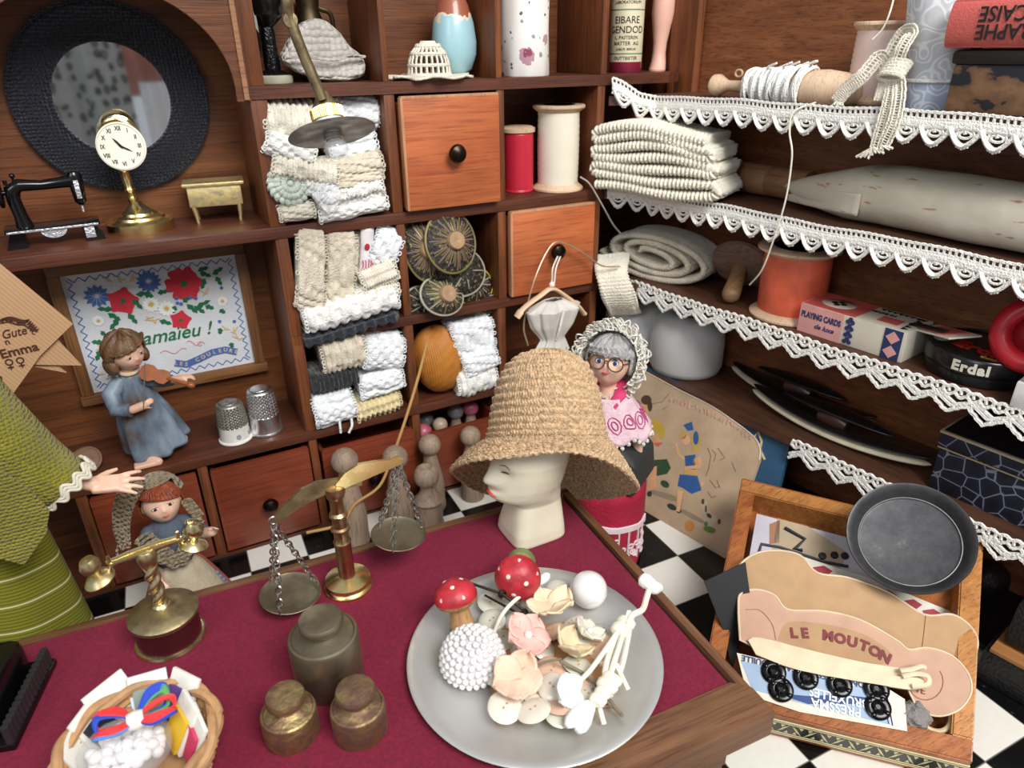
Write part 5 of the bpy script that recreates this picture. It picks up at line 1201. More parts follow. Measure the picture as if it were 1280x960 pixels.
# row 3, second pigeonhole: gold thread ball and white laces
GOLDT = plain('gold_cotton', 'b9772c', .55, var=.12, vs=20)
p = ony(547, 448, .12); gb = thing('gold_thread_ball', 'ball of golden brown cotton thread in the pigeonhole', 'thread ball', p, (0, -.1, 0))
def gball(u, v):
    th = PI*v; a = 2*PI*u; return V((.155*math.sin(th)*math.cos(a), .155*math.sin(th)*math.sin(a), .215*math.cos(th)))*(1+.010*math.sin(a*64+math.sin(th*3)*5)+.004*math.sin(a*9+th*22))
b = MB(); b.sheet(gball, 280, 90, closed_u=True); b.build('wound_thread', GOLDT, gb, sharp=False)
NG = 'white laces beside the gold ball'
LB(N, 'bluish white lace folded square at the top beside the gold thread ball', (590, 421), 56, 46, .05, 6, L_BW, 'mesh', .24, 3, 26, group=NG, round_=.5)
LB(N, 'white lace tag drooping in the middle beside the gold thread ball', (599, 450), 46, 32, .0, 14, L_BW, 'mesh', .22, 3, 27, group=NG)
LB(N, 'white braided lace lowest right of the gold thread ball', (594, 473), 52, 40, .02, 4, L_WH, 'coil', .26, 7, 28, group=NG, round_=.95)
# big needle with golden thread
nd = thing('thread_strand', 'long golden thread strand hanging down from the thread ball', 'thread', ony(520, 470, -.10), 0)
b = MB(); b.tube(bez([ony(534, 428, -.05)-nd.location, ony(521, 478, -.12)-nd.location, ony(505, 530, -.2)-nd.location, ony(490, 572, -.26)-nd.location, ony(474, 608, -.30)-nd.location, ony(444, 630, -.30)-nd.location, ony(425, 655, -.30)-nd.location, ony(383, 666, -.28)-nd.location], 5), .0085, 8); b.build('strand', plain('tan_strand', 'b58a4e', .6), nd)
# ---- black and gold embroidered shells
BKG = NT('black_gold_embroidery'); BKG.set(Roughness=.6)
nz = BKG.n('ShaderNodeTexNoise'); nz.inputs['Scale'].default_value = 55; nz.inputs['Detail'].default_value = 4; BKG.l(BKG.coord(), nz.inputs['Vector'])
BKG.l(BKG.ramp(nz.outputs[0], [(.42, rgb('14141a')), (.50, rgb('3a3226')), (.58, rgb('1a1a20')), (.66, rgb('8d8055'))]), BKG.b.inputs['Base Color']); BKG.bump(nz.outputs[0], .6, .02); BKG = BKG.m
GTH = plain('old_gold_thread', '8f8154', .45, metal=.4); YTH = plain('yellow_edge_thread', 'd9b92e', .6); PTH = plain('mauve_thread', '8a6e74', .6); WTH = plain('grey_white_thread', 'a9a494', .6); BEADM = plain('fabric_covered_bead', 'a88767', .5, bumpy=.2)
def shell(px, rx, rz, y, rot, label, bead=True, edge=YTH, cols=(GTH, PTH, GTH), n=44):
    p = ony(px[0], px[1], y); s = sz(p); rx *= s; rz *= s
    t = thing('embroidered_shell', label, 'ornament', p, rot, 'black and gold embroidered shells')
    def fn(u, v):
        a = 2*PI*u; return V((rx*v*math.cos(a), -.055*(1-v*v), rz*v*math.sin(a)))
    b = MB(); b.sheet(fn, 48, 12, closed_u=True); b.build('velvet_disc', BKG, t, solid=.014)
    for j, m_ in enumerate(cols):
        b = MB()
        for k in range(j, n, len(cols)):
            a = 2*PI*(k+random.uniform(-.3, .3))/n; r0, r1 = random.uniform(.28, .4), random.uniform(.6, .97)
            b.tube([fn(a/(2*PI), r0+(r1-r0)*i/4)+V((0, -.009, 0)) for i in range(5)], .0042, 5)
        b.build('gold_stitches', m_, t)
    b = MB(); b.tube([fn(i/60, 1.0)+V((0, -.003, 0)) for i in range(60)], .009, 6, closed=True); b.build('edge_cord', edge, t)
    if bead: b = MB(); b.lathe([(.050, 0), (.052, .02), (.045, .034), (.02, .036), (0, .03)], (0, -.052, 0), RX(PI/2).to_3x3(), 24); b.build('round_bead', BEADM, t)
random.seed(9)
shell((598, 372), 34, 18, .12, (-.35, .35, .1), 'dark fan shaped shell lowest at the right of the pigeonhole', False, WTH, (WTH,), 14)
shell((588, 356), 32, 24, .10, (-.3, .25, .1), 'dark shell edged in yellow between the big shell and the lowest fan', False, YTH, (WTH, GTH), 22)
shell((525, 378), 22, 20, .08, (-.2, 0, .1), 'dark curled shell at the bottom left of the pigeonhole', False, WTH, (WTH,), 10)
shell((574, 340), 36, 30, .05, (-.35, .1, .1), 'plain black velvet shell under the big gold one', False, WTH, (WTH,), 6)
shell((529, 312), 26, 40, .06, (-.25, -.1, .15), 'brown gold oval shell with a bead at the left of the pigeonhole', True, GTH)
shell((563, 303), 34, 38, -.02, (-.35, .15, .05), 'large black and gold oval shell with a pale bead on top of the pile', True, GTH)
shell((552, 370), 30, 24, -.02, (-.45, .25, .1), 'fan shaped gold shell with a brown bead at the bottom front', True, WTH, (GTH, WTH, GTH))
# ---- wooden pegs in front of and inside the drawers
PEGW = wood('old_peg_wood', '8b7562', 'b09a84', 'z', .6, dark='5d4a3c', bump=.1); PGR = plain('grey_peg_paint', '7f7f80', .35, var=.25, vs=20); PPK = plain('pink_peg_paint', 'b0596a', .35, var=.25, vs=20); PBE = plain('beige_peg_paint', 'b09a84', .4, var=.2, vs=20)
def peg(px, py, rpx, y, label, head=PEGW, base=0.0, hollow=False, ring=False, fat=1.0, group='wooden pegs standing by the drawers'):
    p = ony(px, py, y); r = rpx*sz(p); z = p.z-base
    t = thing('wooden_peg', label, 'peg', (p.x, p.y, base), random.random()*6, group)
    b = MB(); rb = r*1.15*fat
    b.lathe([(rb*.95, 0), (rb, .01), (rb, .04), (rb*.95, .06), (rb*.98, z*.35), (rb*.85, z*.52)]+([(rb*1.0, z*.53), (rb*1.05, z*.56), (rb*.85, z*.6)] if ring else [])+[(r*.62, z-r*1.4), (r*.55, z-r*1.05), (r*.6, z-r*.7)], seg=28); b.build('body', PEGW, t)
    b = MB()
    if hollow: b.lathe([(0, -r), (r*.5, -r*.88), (r*.9, -r*.45), (r, 0), (r*.92, r*.45), (r*.7, r*.78), (r*.5, r*.86), (r*.42, r*.7), (0, r*.5)], (0, 0, z), seg=28)
    else: b.sphere((0, 0, z), r, seg=28, rings=18)
    b.build('head', head, t)
peg(431, 576, 17, -.22, 'round headed wooden peg behind the brass scale column')
peg(494, 572, 16, -.26, 'round headed wooden peg behind the right scale pan')
peg(537, 556, 14, -.12, 'wooden peg standing behind the hollow topped one')
peg(533, 595, 16, -.30, 'wooden peg with a hollow grey top nearest the counter', hollow=True, ring=True)
peg(588, 545, 13, -.14, 'wooden peg mostly hidden by the left of the straw hat brim', ring=True)
DG = 'peg heads inside the open drawer'
peg(532, 525, 10, .24, 'grey round peg head at the back left inside the drawer', PGR, .07, group=DG)
peg(529, 540, 11, .08, 'pink round peg head at the front left inside the drawer', PPK, .07, group=DG)
peg(550, 531, 9.5, .11, 'beige round peg head in the middle of the drawer', PBE, .07, group=DG)
peg(569, 514, 10.5, .22, 'grey peg head with a collar towards the right of the drawer', PGR, .07, group=DG)
peg(588, 510, 10, .20, 'dark pink peg head with a collar at the right of the drawer', PPK, .07, group=DG)
# ---- thin brass wire loop over the knob and small dress on a hanger
kb = V((6.11, -.03-.05, 1.485))
wl = thing('wire_loop', 'thin pale wire looped over the drawer knob', 'wire', kb, 0)
b = MB(); b.tube(bez([ony(660, 432, -.16)-kb, ony(655, 405, -.16)-kb, ony(668, 350, -.14)-kb, ony(688, 308, -.09)-kb, ony(705, 304, -.09)-kb, ony(730, 317, -.10)-kb, ony(752, 332, -.12)-kb, ony(775, 333, -.16)-kb], 6), .005, 6); b.build('wire', plain('pale_wire', 'b09a80', .35, metal=.4), wl)
HY = -.20
ho = ony(690, 385, HY)
hg = thing('hanger_dress', 'small white dotted dress on a pale clothes hanger hung from the knob', 'dress', ho, 0)
def hp(x, y, dy=0.0): return ony(x, y, HY+dy)-ho
b = MB(); b.tube(bez([hp(646, 397), hp(655, 385), hp(675, 370), hp(690, 361), hp(707, 370), hp(722, 382), hp(730, 392)], 5), [.028]+[.030]*3+[.022]*22+[.024]*4+[.028], 10, flat=.55); b.build('hanger', plain('pale_peach_wood', 'e0bd9a', .5), hg)
b = MB(); b.tube(bez([V((6.105, -.09, 1.47))-ho, hp(691, 335), hp(690, 350), hp(688, 362)], 5), .005, 6); b.tube(bez([V((6.125, -.09, 1.47))-ho, hp(695, 335, .01), hp(693, 352), hp(690, 362)], 5), .005, 6)
b.sphere(hp(690, 356), .018, seg=12, rings=8); b.build('hook_thread', THREAD, hg)
SHEER = plain('sheer_grey_white', 'd2cdc4', .6, var=.12, Sheen_Weight=.3)
def dress(u, v):
    a = 2*PI*u; W = [(0, .06, 0), (.12, .17, -.05), (.30, .135, -.15), (.42, .07, -.24), (.55, .12, -.34), (.8, .19, -.55), (1, .22, -.75)]
    for i in range(len(W)-1):
        if W[i][0] <= v <= W[i+1][0]+1e-9: k = (v-W[i][0])/(W[i+1][0]-W[i][0]); r = W[i][1]*(1-k)+W[i+1][1]*k; z = W[i][2]*(1-k)+W[i+1][2]*k; break
    f = 1+.10*math.sin(a*6+v*4)+.05*math.sin(a*13); return V((r*f*math.cos(a)+.01-.06*max(0, v-.4), r*.5*f*math.sin(a), z+.05))
b = MB(); b.sheet(dress, 90, 40, closed_u=True); b.build('dress_cloth', SHEER, hg, solid=.006)
b = MB(); random.seed(4)
for k in range(44):
    u, v = .5+random.random()*.5, random.uniform(.5, .99); q = dress(u, v)
    b.sphere(q+V((0, -.004, 0)), (.011, .006, .015), seg=8, rings=6)
b.build('dots', INK, hg)['kind'] = 'stuff'
b = MB(); b.tube(bez([dress(.75, .42)+V((0, -.01, 0)), dress(.76, .3)+V((-.01, -.02, 0)), dress(.77, .1)+V((0, -.02, 0))]), .008, 6); b.build('ribbon_tie', WHITE, hg)
# ============================================================ right case: lace edgings and contents
LACE = plain('trim_lace_cotton', 'f7f5ee', .9, bumpy=.6, bs=120, var=.08, vs=30)
def trim(label, z, style, s_end=3.3, per=.115, s_start=None, drop=.125):
    pts = ([V((6.475, -.03, z+(.09 if z > 2.2 else .03))), V((6.52, -.06, z+(.07 if z > 2.2 else .02))), V((6.60, -.12, z+.012))] if s_start is None else [])+[rp(s_start if s_start is not None else .2, -.012, z), rp(s_end, -.012, z)]
    P = []; 
    for a, c in zip(pts, pts[1:]):
        n = max(1, int((c-a).length/.01)); P += [a+(c-a)*i/n for i in range(n)]
    P.append(pts[-1]); L_ = [0]
    for a, c in zip(P, P[1:]): L_.append(L_[-1]+(c-a).length)
    tot = L_[-1]
    import bisect
    t = thing('lace_edging', label, 'lace edging', pts[0], 0, 'white lace edgings along the shelves')
    def at(s, d, o=0.0):
        s = max(0, min(tot-1e-6, s)); i = min(bisect.bisect_right(L_, s)-1, len(P)-2); k = (s-L_[i])/(L_[i+1]-L_[i]); q = P[i]+(P[i+1]-P[i])*k
        tg = (P[min(i+3, len(P)-1)]-P[max(i-3, 0)]).normalized(); nn = V((tg.y, -tg.x, 0)); nn = nn if nn.dot(CAM-q) > 0 else -nn
        wob = .006*math.sin(s*7+z)+.004*math.sin(s*17)
        return q+nn*(.006+o+d*.10)+V((0, 0, -d+wob*.6+.004))-pts[0]
    n = int(tot/per)
    if style == 1:
        b = MB(); m = int(tot/.006)
        b.sheet(lambda u, v: at(u*tot, .032+.036*v), m//2, 3); b.build('band', LACE, t, solid=.009)
        b = MB(); b.tube([at(i*.012, .004+.002*math.sin(i*2.5)) for i in range(int(tot/.012))], .007, 5); b.tube([at(i*.02, .030) for i in range(int(tot/.02))], .006, 5)
        for i in range(int(tot/.024)): b.tube([at(i*.024, .005), at(i*.024+.002, .030)], .0062, 4)
        b.build('header_holes', LACE, t)
        b = MB()
        for k in range(n):
            s0 = k*per+.01; c = s0+per/2; h = drop-.066
            b.tube([at(c+per*.49*x_, .062+h*(1-abs(x_)**1.8)) for x_ in [-1+i/7 for i in range(15)]], .0165, 6, flat=.6)
            b.tube([at(c-per*.20*math.cos(th), .080+h*.22*math.sin(th)) for th in [2*PI*i/12 for i in range(12)]], .006, 5, closed=True)
            b.tube([at(c-.004, .066), at(c, .078)], .008, 5); b.tube([at(c-per*.24, .066), at(c-per*.33, .10)], .006, 5); b.tube([at(c+per*.24, .066), at(c+per*.33, .10)], .006, 5)
            b.tube([at(s0-.012, .078), at(s0+.012, .078)], .009, 5)
            for i in range(-2, 3): b.sphere(at(c+i*per*.085, .062+h+.010-.004*abs(i)), .0062, seg=6, rings=4)
        b.build('scallops', LACE, t)['kind'] = 'stuff'
    else:
        b = MB(); m = int(tot/.01)
        b.tube([at(i*.01, .006+.005*math.sin(i*.01*2*PI/.05)) for i in range(m)], .0085, 5); b.tube([at(i*.01, .038-.008*math.cos(i*.01*2*PI/.05)) for i in range(m)], .0085, 5)
        for i in range(int(tot/.05)): b.tube([at(i*.05+.006, .004), at(i*.05, .034)], .0085, 5); b.tube([at(i*.05+.022, .010), at(i*.05+.027, .030)], .007, 5)
        b.build('net_band', LACE, t)
        b = MB(); q = .15
        b.tube([at(i*.01, .068+.020*(abs(((i*.01/q) % 1)-.5)*4-1)) for i in range(m)], .0095, 5); b.tube([at(i*.01+.02, .060-.018*(abs(((i*.01/q+.5) % 1)-.5)*4-1)) for i in range(m)], .008, 5)
        b.tube([at(i*.01, .094+.026*(abs(((i*.01/q+.08) % 1)-.5)*4-1)+.003*math.sin(i*2.2)) for i in range(m)], .010, 5)
        for i in range(int(tot/q)): b.tube([at(i*q+.01, .11), at(i*q+.02, .07)], .009, 5); b.tube([at(i*q+q/2, .05), at(i*q+q/2+.01, .085)], .009, 5)
        b.build('zigzag_edge', LACE, t)['kind'] = 'stuff'
trim('white scalloped lace edging along the highest shelf', ZRA+.004, 1)
trim('white scalloped lace edging along the shelf with the knitted pile and parcel', ZB, 1)
trim('white netted lace edging along the shelf with the playing cards', ZC+.004, 2, s_start=.10)
trim('white netted lace edging along the shelf with the thread cones', ZD-.006, 2, s_start=1.36)
def rthing(name, label, cat, s, off, z, rot=0.0, group=None): return thing(name, label, cat, rp(s, off, z), (0, 0, RANG+rot), group)
# ---- top shelf
bb_ = rthing('wooden_bobbin', 'turned pale wooden bobbin wound with white frayed thread', 'bobbin', .46, .17, ZRA+.058)
b = MB(); b.M = RY(PI/2); 
b.lathe([(0, -.05), (.03, -.045), (.055, -.02), (.056, .01), (.04, .04), (.030, .06), (.027, .08), (.029, .15), (.035, .17), (.052, .18), (.056, .20), (.05, .215), (.03, .22)], seg=28); b.lathe([(.03, .2), (.05, .24), (.07, .5), (.088, .58), (.09, .64), (.08, .72), (.06, .78), (.03, .80), (0, .80)], seg=28); b.build('turned_wood', PALEW, bb_)
b = MB(); random.seed(8)
for i in range(46):
    x = .215+.33*i/46; r = .075+.012*math.sin(i*.9)+.018*(i/46); tl = random.uniform(-.02, .02)
    b.tube([V((x+tl*math.sin(a), (r+.004*math.sin(a*3+i))*math.cos(a), (r+.004*math.sin(a*5+i))*math.sin(a))) for a in [2*PI*k/20 for k in range(20)]], .0075, 5, closed=True)
for i in range(16): a = random.uniform(.2, 2.2); x = random.uniform(.26, .5); b.tube([V((x, .085*math.cos(a), .085*math.sin(a))), V((x+.03, .10*math.cos(a), .11*math.sin(a))), V((x+.07, .095*math.cos(a), .125*math.sin(a)))], .006, 5)
b.build('wound_thread', L_WH, bb_)['kind'] = 'stuff'
b = MB(); b.M = T(.03, .05, .05); b.tube([V((.022*math.cos(a), 0, .017*math.sin(a))) for a in [2*PI*k/20 for k in range(20)]], .006, 6, closed=True); o = b.build('wooden_ring', PALEW); o.location = rp(.52, .17, ZRA+.068); o.rotation_euler = (0, 0, RANG); tag(o, 'small pale wooden ring behind the bobbin shaft', 'ring')
t = spool('pink_spool', 'large wooden spool of pale pink thread', rp(1.24, .325, ZRA), .135, .345, .112, plain('pale_pink_thread', 'efd3ca', .4, var=.05), PALEW)
def scroll(name, base, line):
    t = NT(name); t.set(Roughness=.85); nz = t.n('ShaderNodeTexNoise'); nz.inputs['Scale'].default_value = 15; nz.inputs['Detail'].default_value = 0; t.l(t.coord(), nz.inputs['Vector'])
    a, c = rgb(base), rgb(line); t.l(t.ramp(nz.outputs[0], [(.40, a), (.425, c), (.455, c), (.48, a), (.545, a), (.57, c), (.60, c), (.625, a)]), t.b.inputs['Base Color']); return t.m
FAB = scroll('scroll_print_fabric', 'c9cbcf', 'e6e8ea'); FAB2 = scroll('blue_scroll_fabric', 'bccadf', 'e6ecf5')
ft = rthing('fabric_roll', 'flared roll covered in pale blue grey scroll print fabric', 'fabric roll', 1.56, .21, ZRA)
b = MB(); b.lathe([(.125, 0), (.13, .01), (.135, .12)], seg=44); b.build('lower_fabric', FAB2, ft)
b = MB(); b.lathe([(.14, .11), (.143, .13), (.150, .3), (.165, .42), (.16, .43), (.13, .40), (.0, .40)], seg=44, fn=lambda q, a: q+V((q.x, q.y, 0)).normalized()*.003*math.sin(a*8+q.z*9)); b.build('upper_fabric', FAB, ft)
b = MB(); b.lathe([(.143, .105), (.150, .11), (.150, .118), (.143, .122)], seg=44, cap=False); b.build('lace_band', L_WH, ft)
# bow of lace hanging over the edge
bo_ = onr(1118, 88, .02); lb = thing('lace_bow', 'knotted cream lace bow hanging over the upper lace edging', 'bow', bo_, 0)
def bq(x, y, off=.02): return onr(x, y, off)-bo_
def laceribbon(b, pts, w, n=26):
    C_ = bez(pts, n//max(1, len(pts)-1)+2); m = len(C_)
    def side(i): tg = (C_[min(i+1, m-1)]-C_[max(i-1, 0)]).normalized(); q = tg.cross(NR); return (q.normalized() if q.length > 1e-4 else V((0, 0, 1)))*w/2
    for sg in (-1, -.45, .45, 1): b.tube([C_[i]+side(i)*sg*(1+.06*math.sin(i*2.1)) for i in range(m)], .0052, 5)
    for i in range(m-1): b.tube([C_[i]-side(i), C_[i]+side(i+1)*.9], .0034, 4); 
b = MB(); laceribbon(b, [bq(1118, 92), bq(1128, 60, .0), bq(1140, 40, .03), bq(1128, 42, .06), bq(1112, 70, .05), bq(1116, 90)], .045)
b.build('loop', L_CR, lb)
b = MB(); laceribbon(b, [bq(1112, 90), bq(1100, 72, .05), bq(1078, 95, .0), bq(1058, 112, .0), bq(1045, 128, -.0)], .055)
for k in range(7): b.tube([bq(1046+k, 126+k*.4, 0), bq(1040+k*2.4, 131+random.uniform(0, 4), -.01)], .004, 4)
b.build('loop', L_CR, lb)
b = MB(); laceribbon(b, [bq(1116, 92), bq(1112, 120, -.03), bq(1104, 150, -.04), bq(1094, 185, -.05)], .042)
for k in range(8): b.tube([bq(1092, 184, -.05), bq(1070+k*5, 196+random.uniform(-6, 9), -.06)], .0055, 4)
b.build('tail', L_CR, lb)
b = MB(); laceribbon(b, [bq(1122, 92), bq(1124, 115, -.03), bq(1118, 150, -.05), bq(1104, 182, -.05)], .05); laceribbon(b, [bq(1108, 95), bq(1104, 112, -.01), bq(1100, 126, -.02)], .05)
for k in range(5): b.tube([bq(1102, 182, -.05), bq(1100+k*4, 188-random.uniform(-3, 5), -.06)], .0055, 4)
b.build('tail', L_CR, lb)
b = MB()
for k in range(5): b.tube([V(bq(1118, 88, .0))+V((.0+.01*k-.02, -.0, 0))+(DR*.05*math.cos(a)+V((0, 0, .016))*math.sin(a)+V((0, 0, .012*(k-2)))-NR*.02*math.sin(a)) for a in [2*PI*i/14 for i in range(14)]], .010, 6, closed=True)
b.build('knot', L_CR, lb)
# red book on a worn tin
tn = rthing('worn_tin', 'worn black tin box with bare brown patches', 'tin', 2.13, .235, ZRA)
TINM = NT('worn_black_tin'); TINM.set(Roughness=.4)
nz = TINM.n('ShaderNodeTexNoise'); nz.inputs['Scale'].default_value = 5; nz.inputs['Detail'].default_value = 8; nz.inputs['Roughness'].default_value = .6; TINM.l(TINM.coord((1, 1, 1.4)), nz.inputs['Vector'])
sx_ = TINM.n('ShaderNodeSeparateXYZ'); c_ = TINM.n('ShaderNodeTexCoord'); TINM.l(c_.outputs['Object'], sx_.inputs[0])
ma = TINM.n('ShaderNodeMath', operation='MULTIPLY_ADD'); ma.inputs[1].default_value = -1.1; TINM.l(sx_.outputs[2], ma.inputs[0]); TINM.l(nz.outputs[0], ma.inputs[2])
TINM.l(TINM.ramp(ma.outputs[0], [(.36, rgb('22262a')), (.38, rgb('6d4f38')), (.5, rgb('8b684a')), (.62, rgb('5a3d2a'))]), TINM.b.inputs['Base Color']); TINM = TINM.m
b = MB(); b.box((0, 0, .092), (.86, .42, .18), bev=.02); b.build('body', TINM, tn)
b = MB(); b.box((0, 0, .205), (.88, .44, .055), bev=.02); b.build('lid', plain('black_brown_tin', '2a2522', .3, var=.3), tn)
bk_ = rthing('red_book', 'small coral red book lying on the worn tin', 'book', 2.10, .205, ZRA+.235, .04)
CORAL = plain('coral_cover', 'c25b53', .55, bumpy=.2, bs=120)
b = MB(); b.box((0, 0, .012), (.88, .40, .018), bev=.006); b.box((0, 0, .158), (.88, .40, .018), bev=.006)
def spine(u, v): a = PI*u; return V((-.44+.88*v, -.195-.025*math.sin(a), .085-.078*math.cos(a)))
b.sheet(spine, 10, 4); b.build('cover', CORAL, bk_, solid=0)
b = MB(); b.box((.0, .01, .085), (.85, .38, .13)); b.build('pages', plain('page_cream', 'd8c8a8', .8), bk_)
for s_, z_ in (('FRANCAISE', .118), ('ORTHOGRAPHE', .058)):
    x0_ = -.42+(.14 if s_[0] == 'F' else .13)
    txt('spine_word', s_, .072, INK, bk_, T(-.335, -.222, z_) @ RX(PI/2) @ RZ(PI), .0008, sx=.86, bold=.001, align='RIGHT')
# ---- second shelf: knitted pile, dowel, parcel
KNIT = plain('cream_wool', 'f2ecd8', .95, bumpy=.7, bs=90, var=.1, vs=18, Sheen_Weight=.4)
KNIT2 = plain('ivory_wool', 'e6dcc6', .95, bumpy=.7, bs=90, var=.16, vs=14, Sheen_Weight=.4)
def knitstrip(name, path, width, th, mat, parent, base, wdir, per=.024, amp=.012, ribs=6):
    """strip of rib knitting: path = points in the front plane, width runs along wdir"""
    C_ = [V(p) for p in path]; L_ = [0]
    for a, c in zip(C_, C_[1:]): L_.append(L_[-1]+(c-a).length)
    tot = L_[-1]; import bisect
    N_ = int(tot/.006); M_ = ribs*8
    def ptn(s):
        i = min(bisect.bisect_right(L_, s)-1, len(C_)-2); k = (s-L_[i])/max(1e-9, (L_[i+1]-L_[i])); q = C_[i]+(C_[i+1]-C_[i])*k; tg = (C_[min(i+2, len(C_)-1)]-C_[max(i-1, 0)]).normalized(); return q, tg
    W_d = V(wdir).normalized()
    bb = MB(); g = {}
    rings = []
    for i in range(N_+1):
        s = tot*i/N_; q, tg = ptn(min(s, tot-1e-6)); nn = tg.cross(W_d).normalized(); ring = []
        bump_ = abs(math.sin(PI*s/per))
        for k in range(M_):                                   # rounded cross-section: front edge, top, back edge, bottom
            u = k/M_; per_ = 2*PI*u; cx_, cy_ = math.cos(per_), math.sin(per_)
            wv_ = width/2*math.copysign(abs(cx_)**.25, cx_); tv = th/2*math.copysign(abs(cy_)**.6, cy_)
            d = amp*(bump_-.4); wv_ += (d*1.6+.004*math.sin(s*23))*cx_ if abs(cx_) > .3 else 0; tv += d*cy_+.004*math.sin(wv_/width*ribs*2*PI)*cy_
            ring.append(bb.v(q+W_d*wv_+nn*tv-base))
        rings.append(ring)
    for a, c in zip(rings, rings[1:]):
        for k in range(M_): bb.f([a[k], a[(k+1) % M_], c[(k+1) % M_], c[k]])
    bb.f(list(reversed(rings[0]))); bb.f(rings[-1]); return bb.build(name, mat, parent, sharp=False)
base = rp(.30, .12, ZB); kp_ = thing('knitted_pile', 'cream ribbed knitting folded into a thick pile', 'knitting', base, 0)
u_ = (rp(.62, .10, 0)-V((6.50, .10, 0))); u_.z = 0; ul = u_.length; u_.normalize(); o0 = V((6.51, .06, ZB))
path = []; zc_ = .03; x0_, x1_ = .035, ul-.02
hts = [.03, .085, .14, .19, .24, .285, .325]
for j, h_ in enumerate(hts):
    xa, xb = (x0_, x1_-.02*j*.6) if j % 2 == 0 else (x1_-.02*j*.6, x0_); n_ = 14
    for i in range(n_+1):
        k = i/n_; x = xa+(xb-xa)*k; sag = .035*math.sin(PI*min(1, x/ul*1.0))*(j/6)+.012*math.sin(x*9+j)-.05*(j/6)*max(0, x/ul-.45); path.append(o0+u_*x+V((0, 0, h_+sag+.01)))
    if j < len(hts)-1:
        e = path[-1]; sg = 1 if j % 2 == 0 else -1; path.append(e+u_*(.022*sg)+V((0, 0, .026)))
knitstrip('folded_strip', path, .36, .046, KNIT, kp_, base, V((-u_.y, u_.x, 0)))
dw = rthing('wooden_dowel', 'thick brown wooden rod lying behind the knitting and parcel', 'rod', .95, .38, ZB+.085)
b = MB(); b.M = RY(PI/2); b.lathe([(0, -.45), (.078, -.448), (.082, -.44), (.082, -.22), (.0795, -.217), (.082, -.214), (.083, .02), (0, .02)], seg=36); b.build('rod', wood('rod_wood', '8b6244', 'a97c5a', 'x', .6), dw)
PARCEL = NT('stained_parchment'); PARCEL.set(Roughness=.75)
nz = PARCEL.n('ShaderNodeTexNoise'); nz.inputs['Scale'].default_value = 4; nz.inputs['Detail'].default_value = 6; PARCEL.l(PARCEL.coord(), nz.inputs['Vector'])
n2 = PARCEL.n('ShaderNodeTexNoise'); n2.inputs['Scale'].default_value = 16; n2.inputs['Detail'].default_value = 5; PARCEL.l(PARCEL.coord((.5, 1, 2)), n2.inputs['Vector'])
mx = PARCEL.n('ShaderNodeMix', data_type='RGBA'); PARCEL.l(PARCEL.ramp(n2.outputs[0], [(.63, (0, 0, 0, 1)), (.68, (.8, .8, .8, 1))]), mx.inputs[0]); PARCEL.l(PARCEL.ramp(nz.outputs[0], [(.3, rgb('c4bca8')), (.7, rgb('d6cfbd'))]), mx.inputs[6]); mx.inputs[7].default_value = rgb('a3663a')
PARCEL.l(mx.outputs[2], PARCEL.b.inputs['Base Color']); PARCEL.bump(nz.outputs[0], .3, .05); PARCEL = PARCEL.m
pc = rthing('parchment_parcel', 'long pale stained parchment parcel folded to a blunt point', 'parcel', 1.80, .24, ZB+.004, -.10)
def parc(u, v):
    a = 2*PI*u; x = -.90+1.9*v; k = min(1, (v/.22))**.55 if v > 0 else 0; h = .125*k+.004; w_ = .17*k+.01
    if v < .04: k *= .9
    c, s_ = math.cos(a), math.sin(a); zz_ = (h*math.copysign(abs(s_)**.8, s_)); yy_ = w_*math.copysign(abs(c)**.7, c)
    d = .010*noise.noise(V((x*5, yy_*9, zz_*9)))+.006*math.sin(x*6+a*2); lift = .03*(1-min(1, v/.3))
    return V((x+.03*math.sin(a*2)*(1-k), yy_*(1+d*3)-.03*(1-k), .125+zz_*(1+d*3)-lift*.0-(.0 if v > .3 else (1-v/.3)*.05)))
b = MB(); b.sheet(parc, 60, 70, closed_u=True); b.build('wrap', PARCEL, pc, sharp=False)
b = MB(); b.sheet(lambda u, v: V((-.88+.5*v, -.175*min(1, (v+.15)**.6)-.008, .02+.10*u*min(1, v+.3)+.02*v)), 8, 16); b.build('folded_flap', PARCEL, pc, solid=.008)
# ---- third shelf: rolled knitting, darning mushroom, orange spool, cards, tin, ring
base = rp(.12, .17, ZC+.20); kr = thing('knitted_roll', 'rolled cream ribbed knitting with its end hanging down', 'knitting', base, 0)
ud = (onz(880, 362, ZC)-onz(752, 335, ZC)); ud.z = 0; ud.normalize(); cc = (onz(760, 335, ZC)+onz(872, 362, ZC))/2+V((-ud.y, ud.x, 0))*.10
path = []
for i in range(150):
    th = i/150*2*PI*3.0; r = .035+.0405*th/(2*PI)*1.12; path.append(cc+ud*(r*2.35*math.cos(-th+3.3)+.02)+V((0, 0, .155+r*.86*math.sin(-th+3.3)-.02*math.cos(-th+3.3))))
knitstrip('rolled_strip', path, .30, .034, KNIT2, kr, base, V((-ud.y, ud.x, 0)), .018, .006)
hp0 = V((6.53, -.06, ZC+.12)); path = [hp0+V((-.02, .0, .12)), hp0+V((-.035, -.02, .02)), hp0+V((-.02, -.05, -.08)), hp0+V((.02, -.06, -.17)), hp0+V((.07, -.03, -.22))]
path = bez([ony(766, 318, .02), ony(764, 338, -.10), ony(770, 360, -.15), ony(776, 378, -.14), ony(782, 392, -.08)], 8)
knitstrip('hanging_end', path, .20, .022, KNIT, kr, base, V((.80, -.60, .12)), .022, .006, 4)
OLDW = wood('old_grey_wood', '6b5546', '8f7562', 'x', .6, dark='3a2b22')
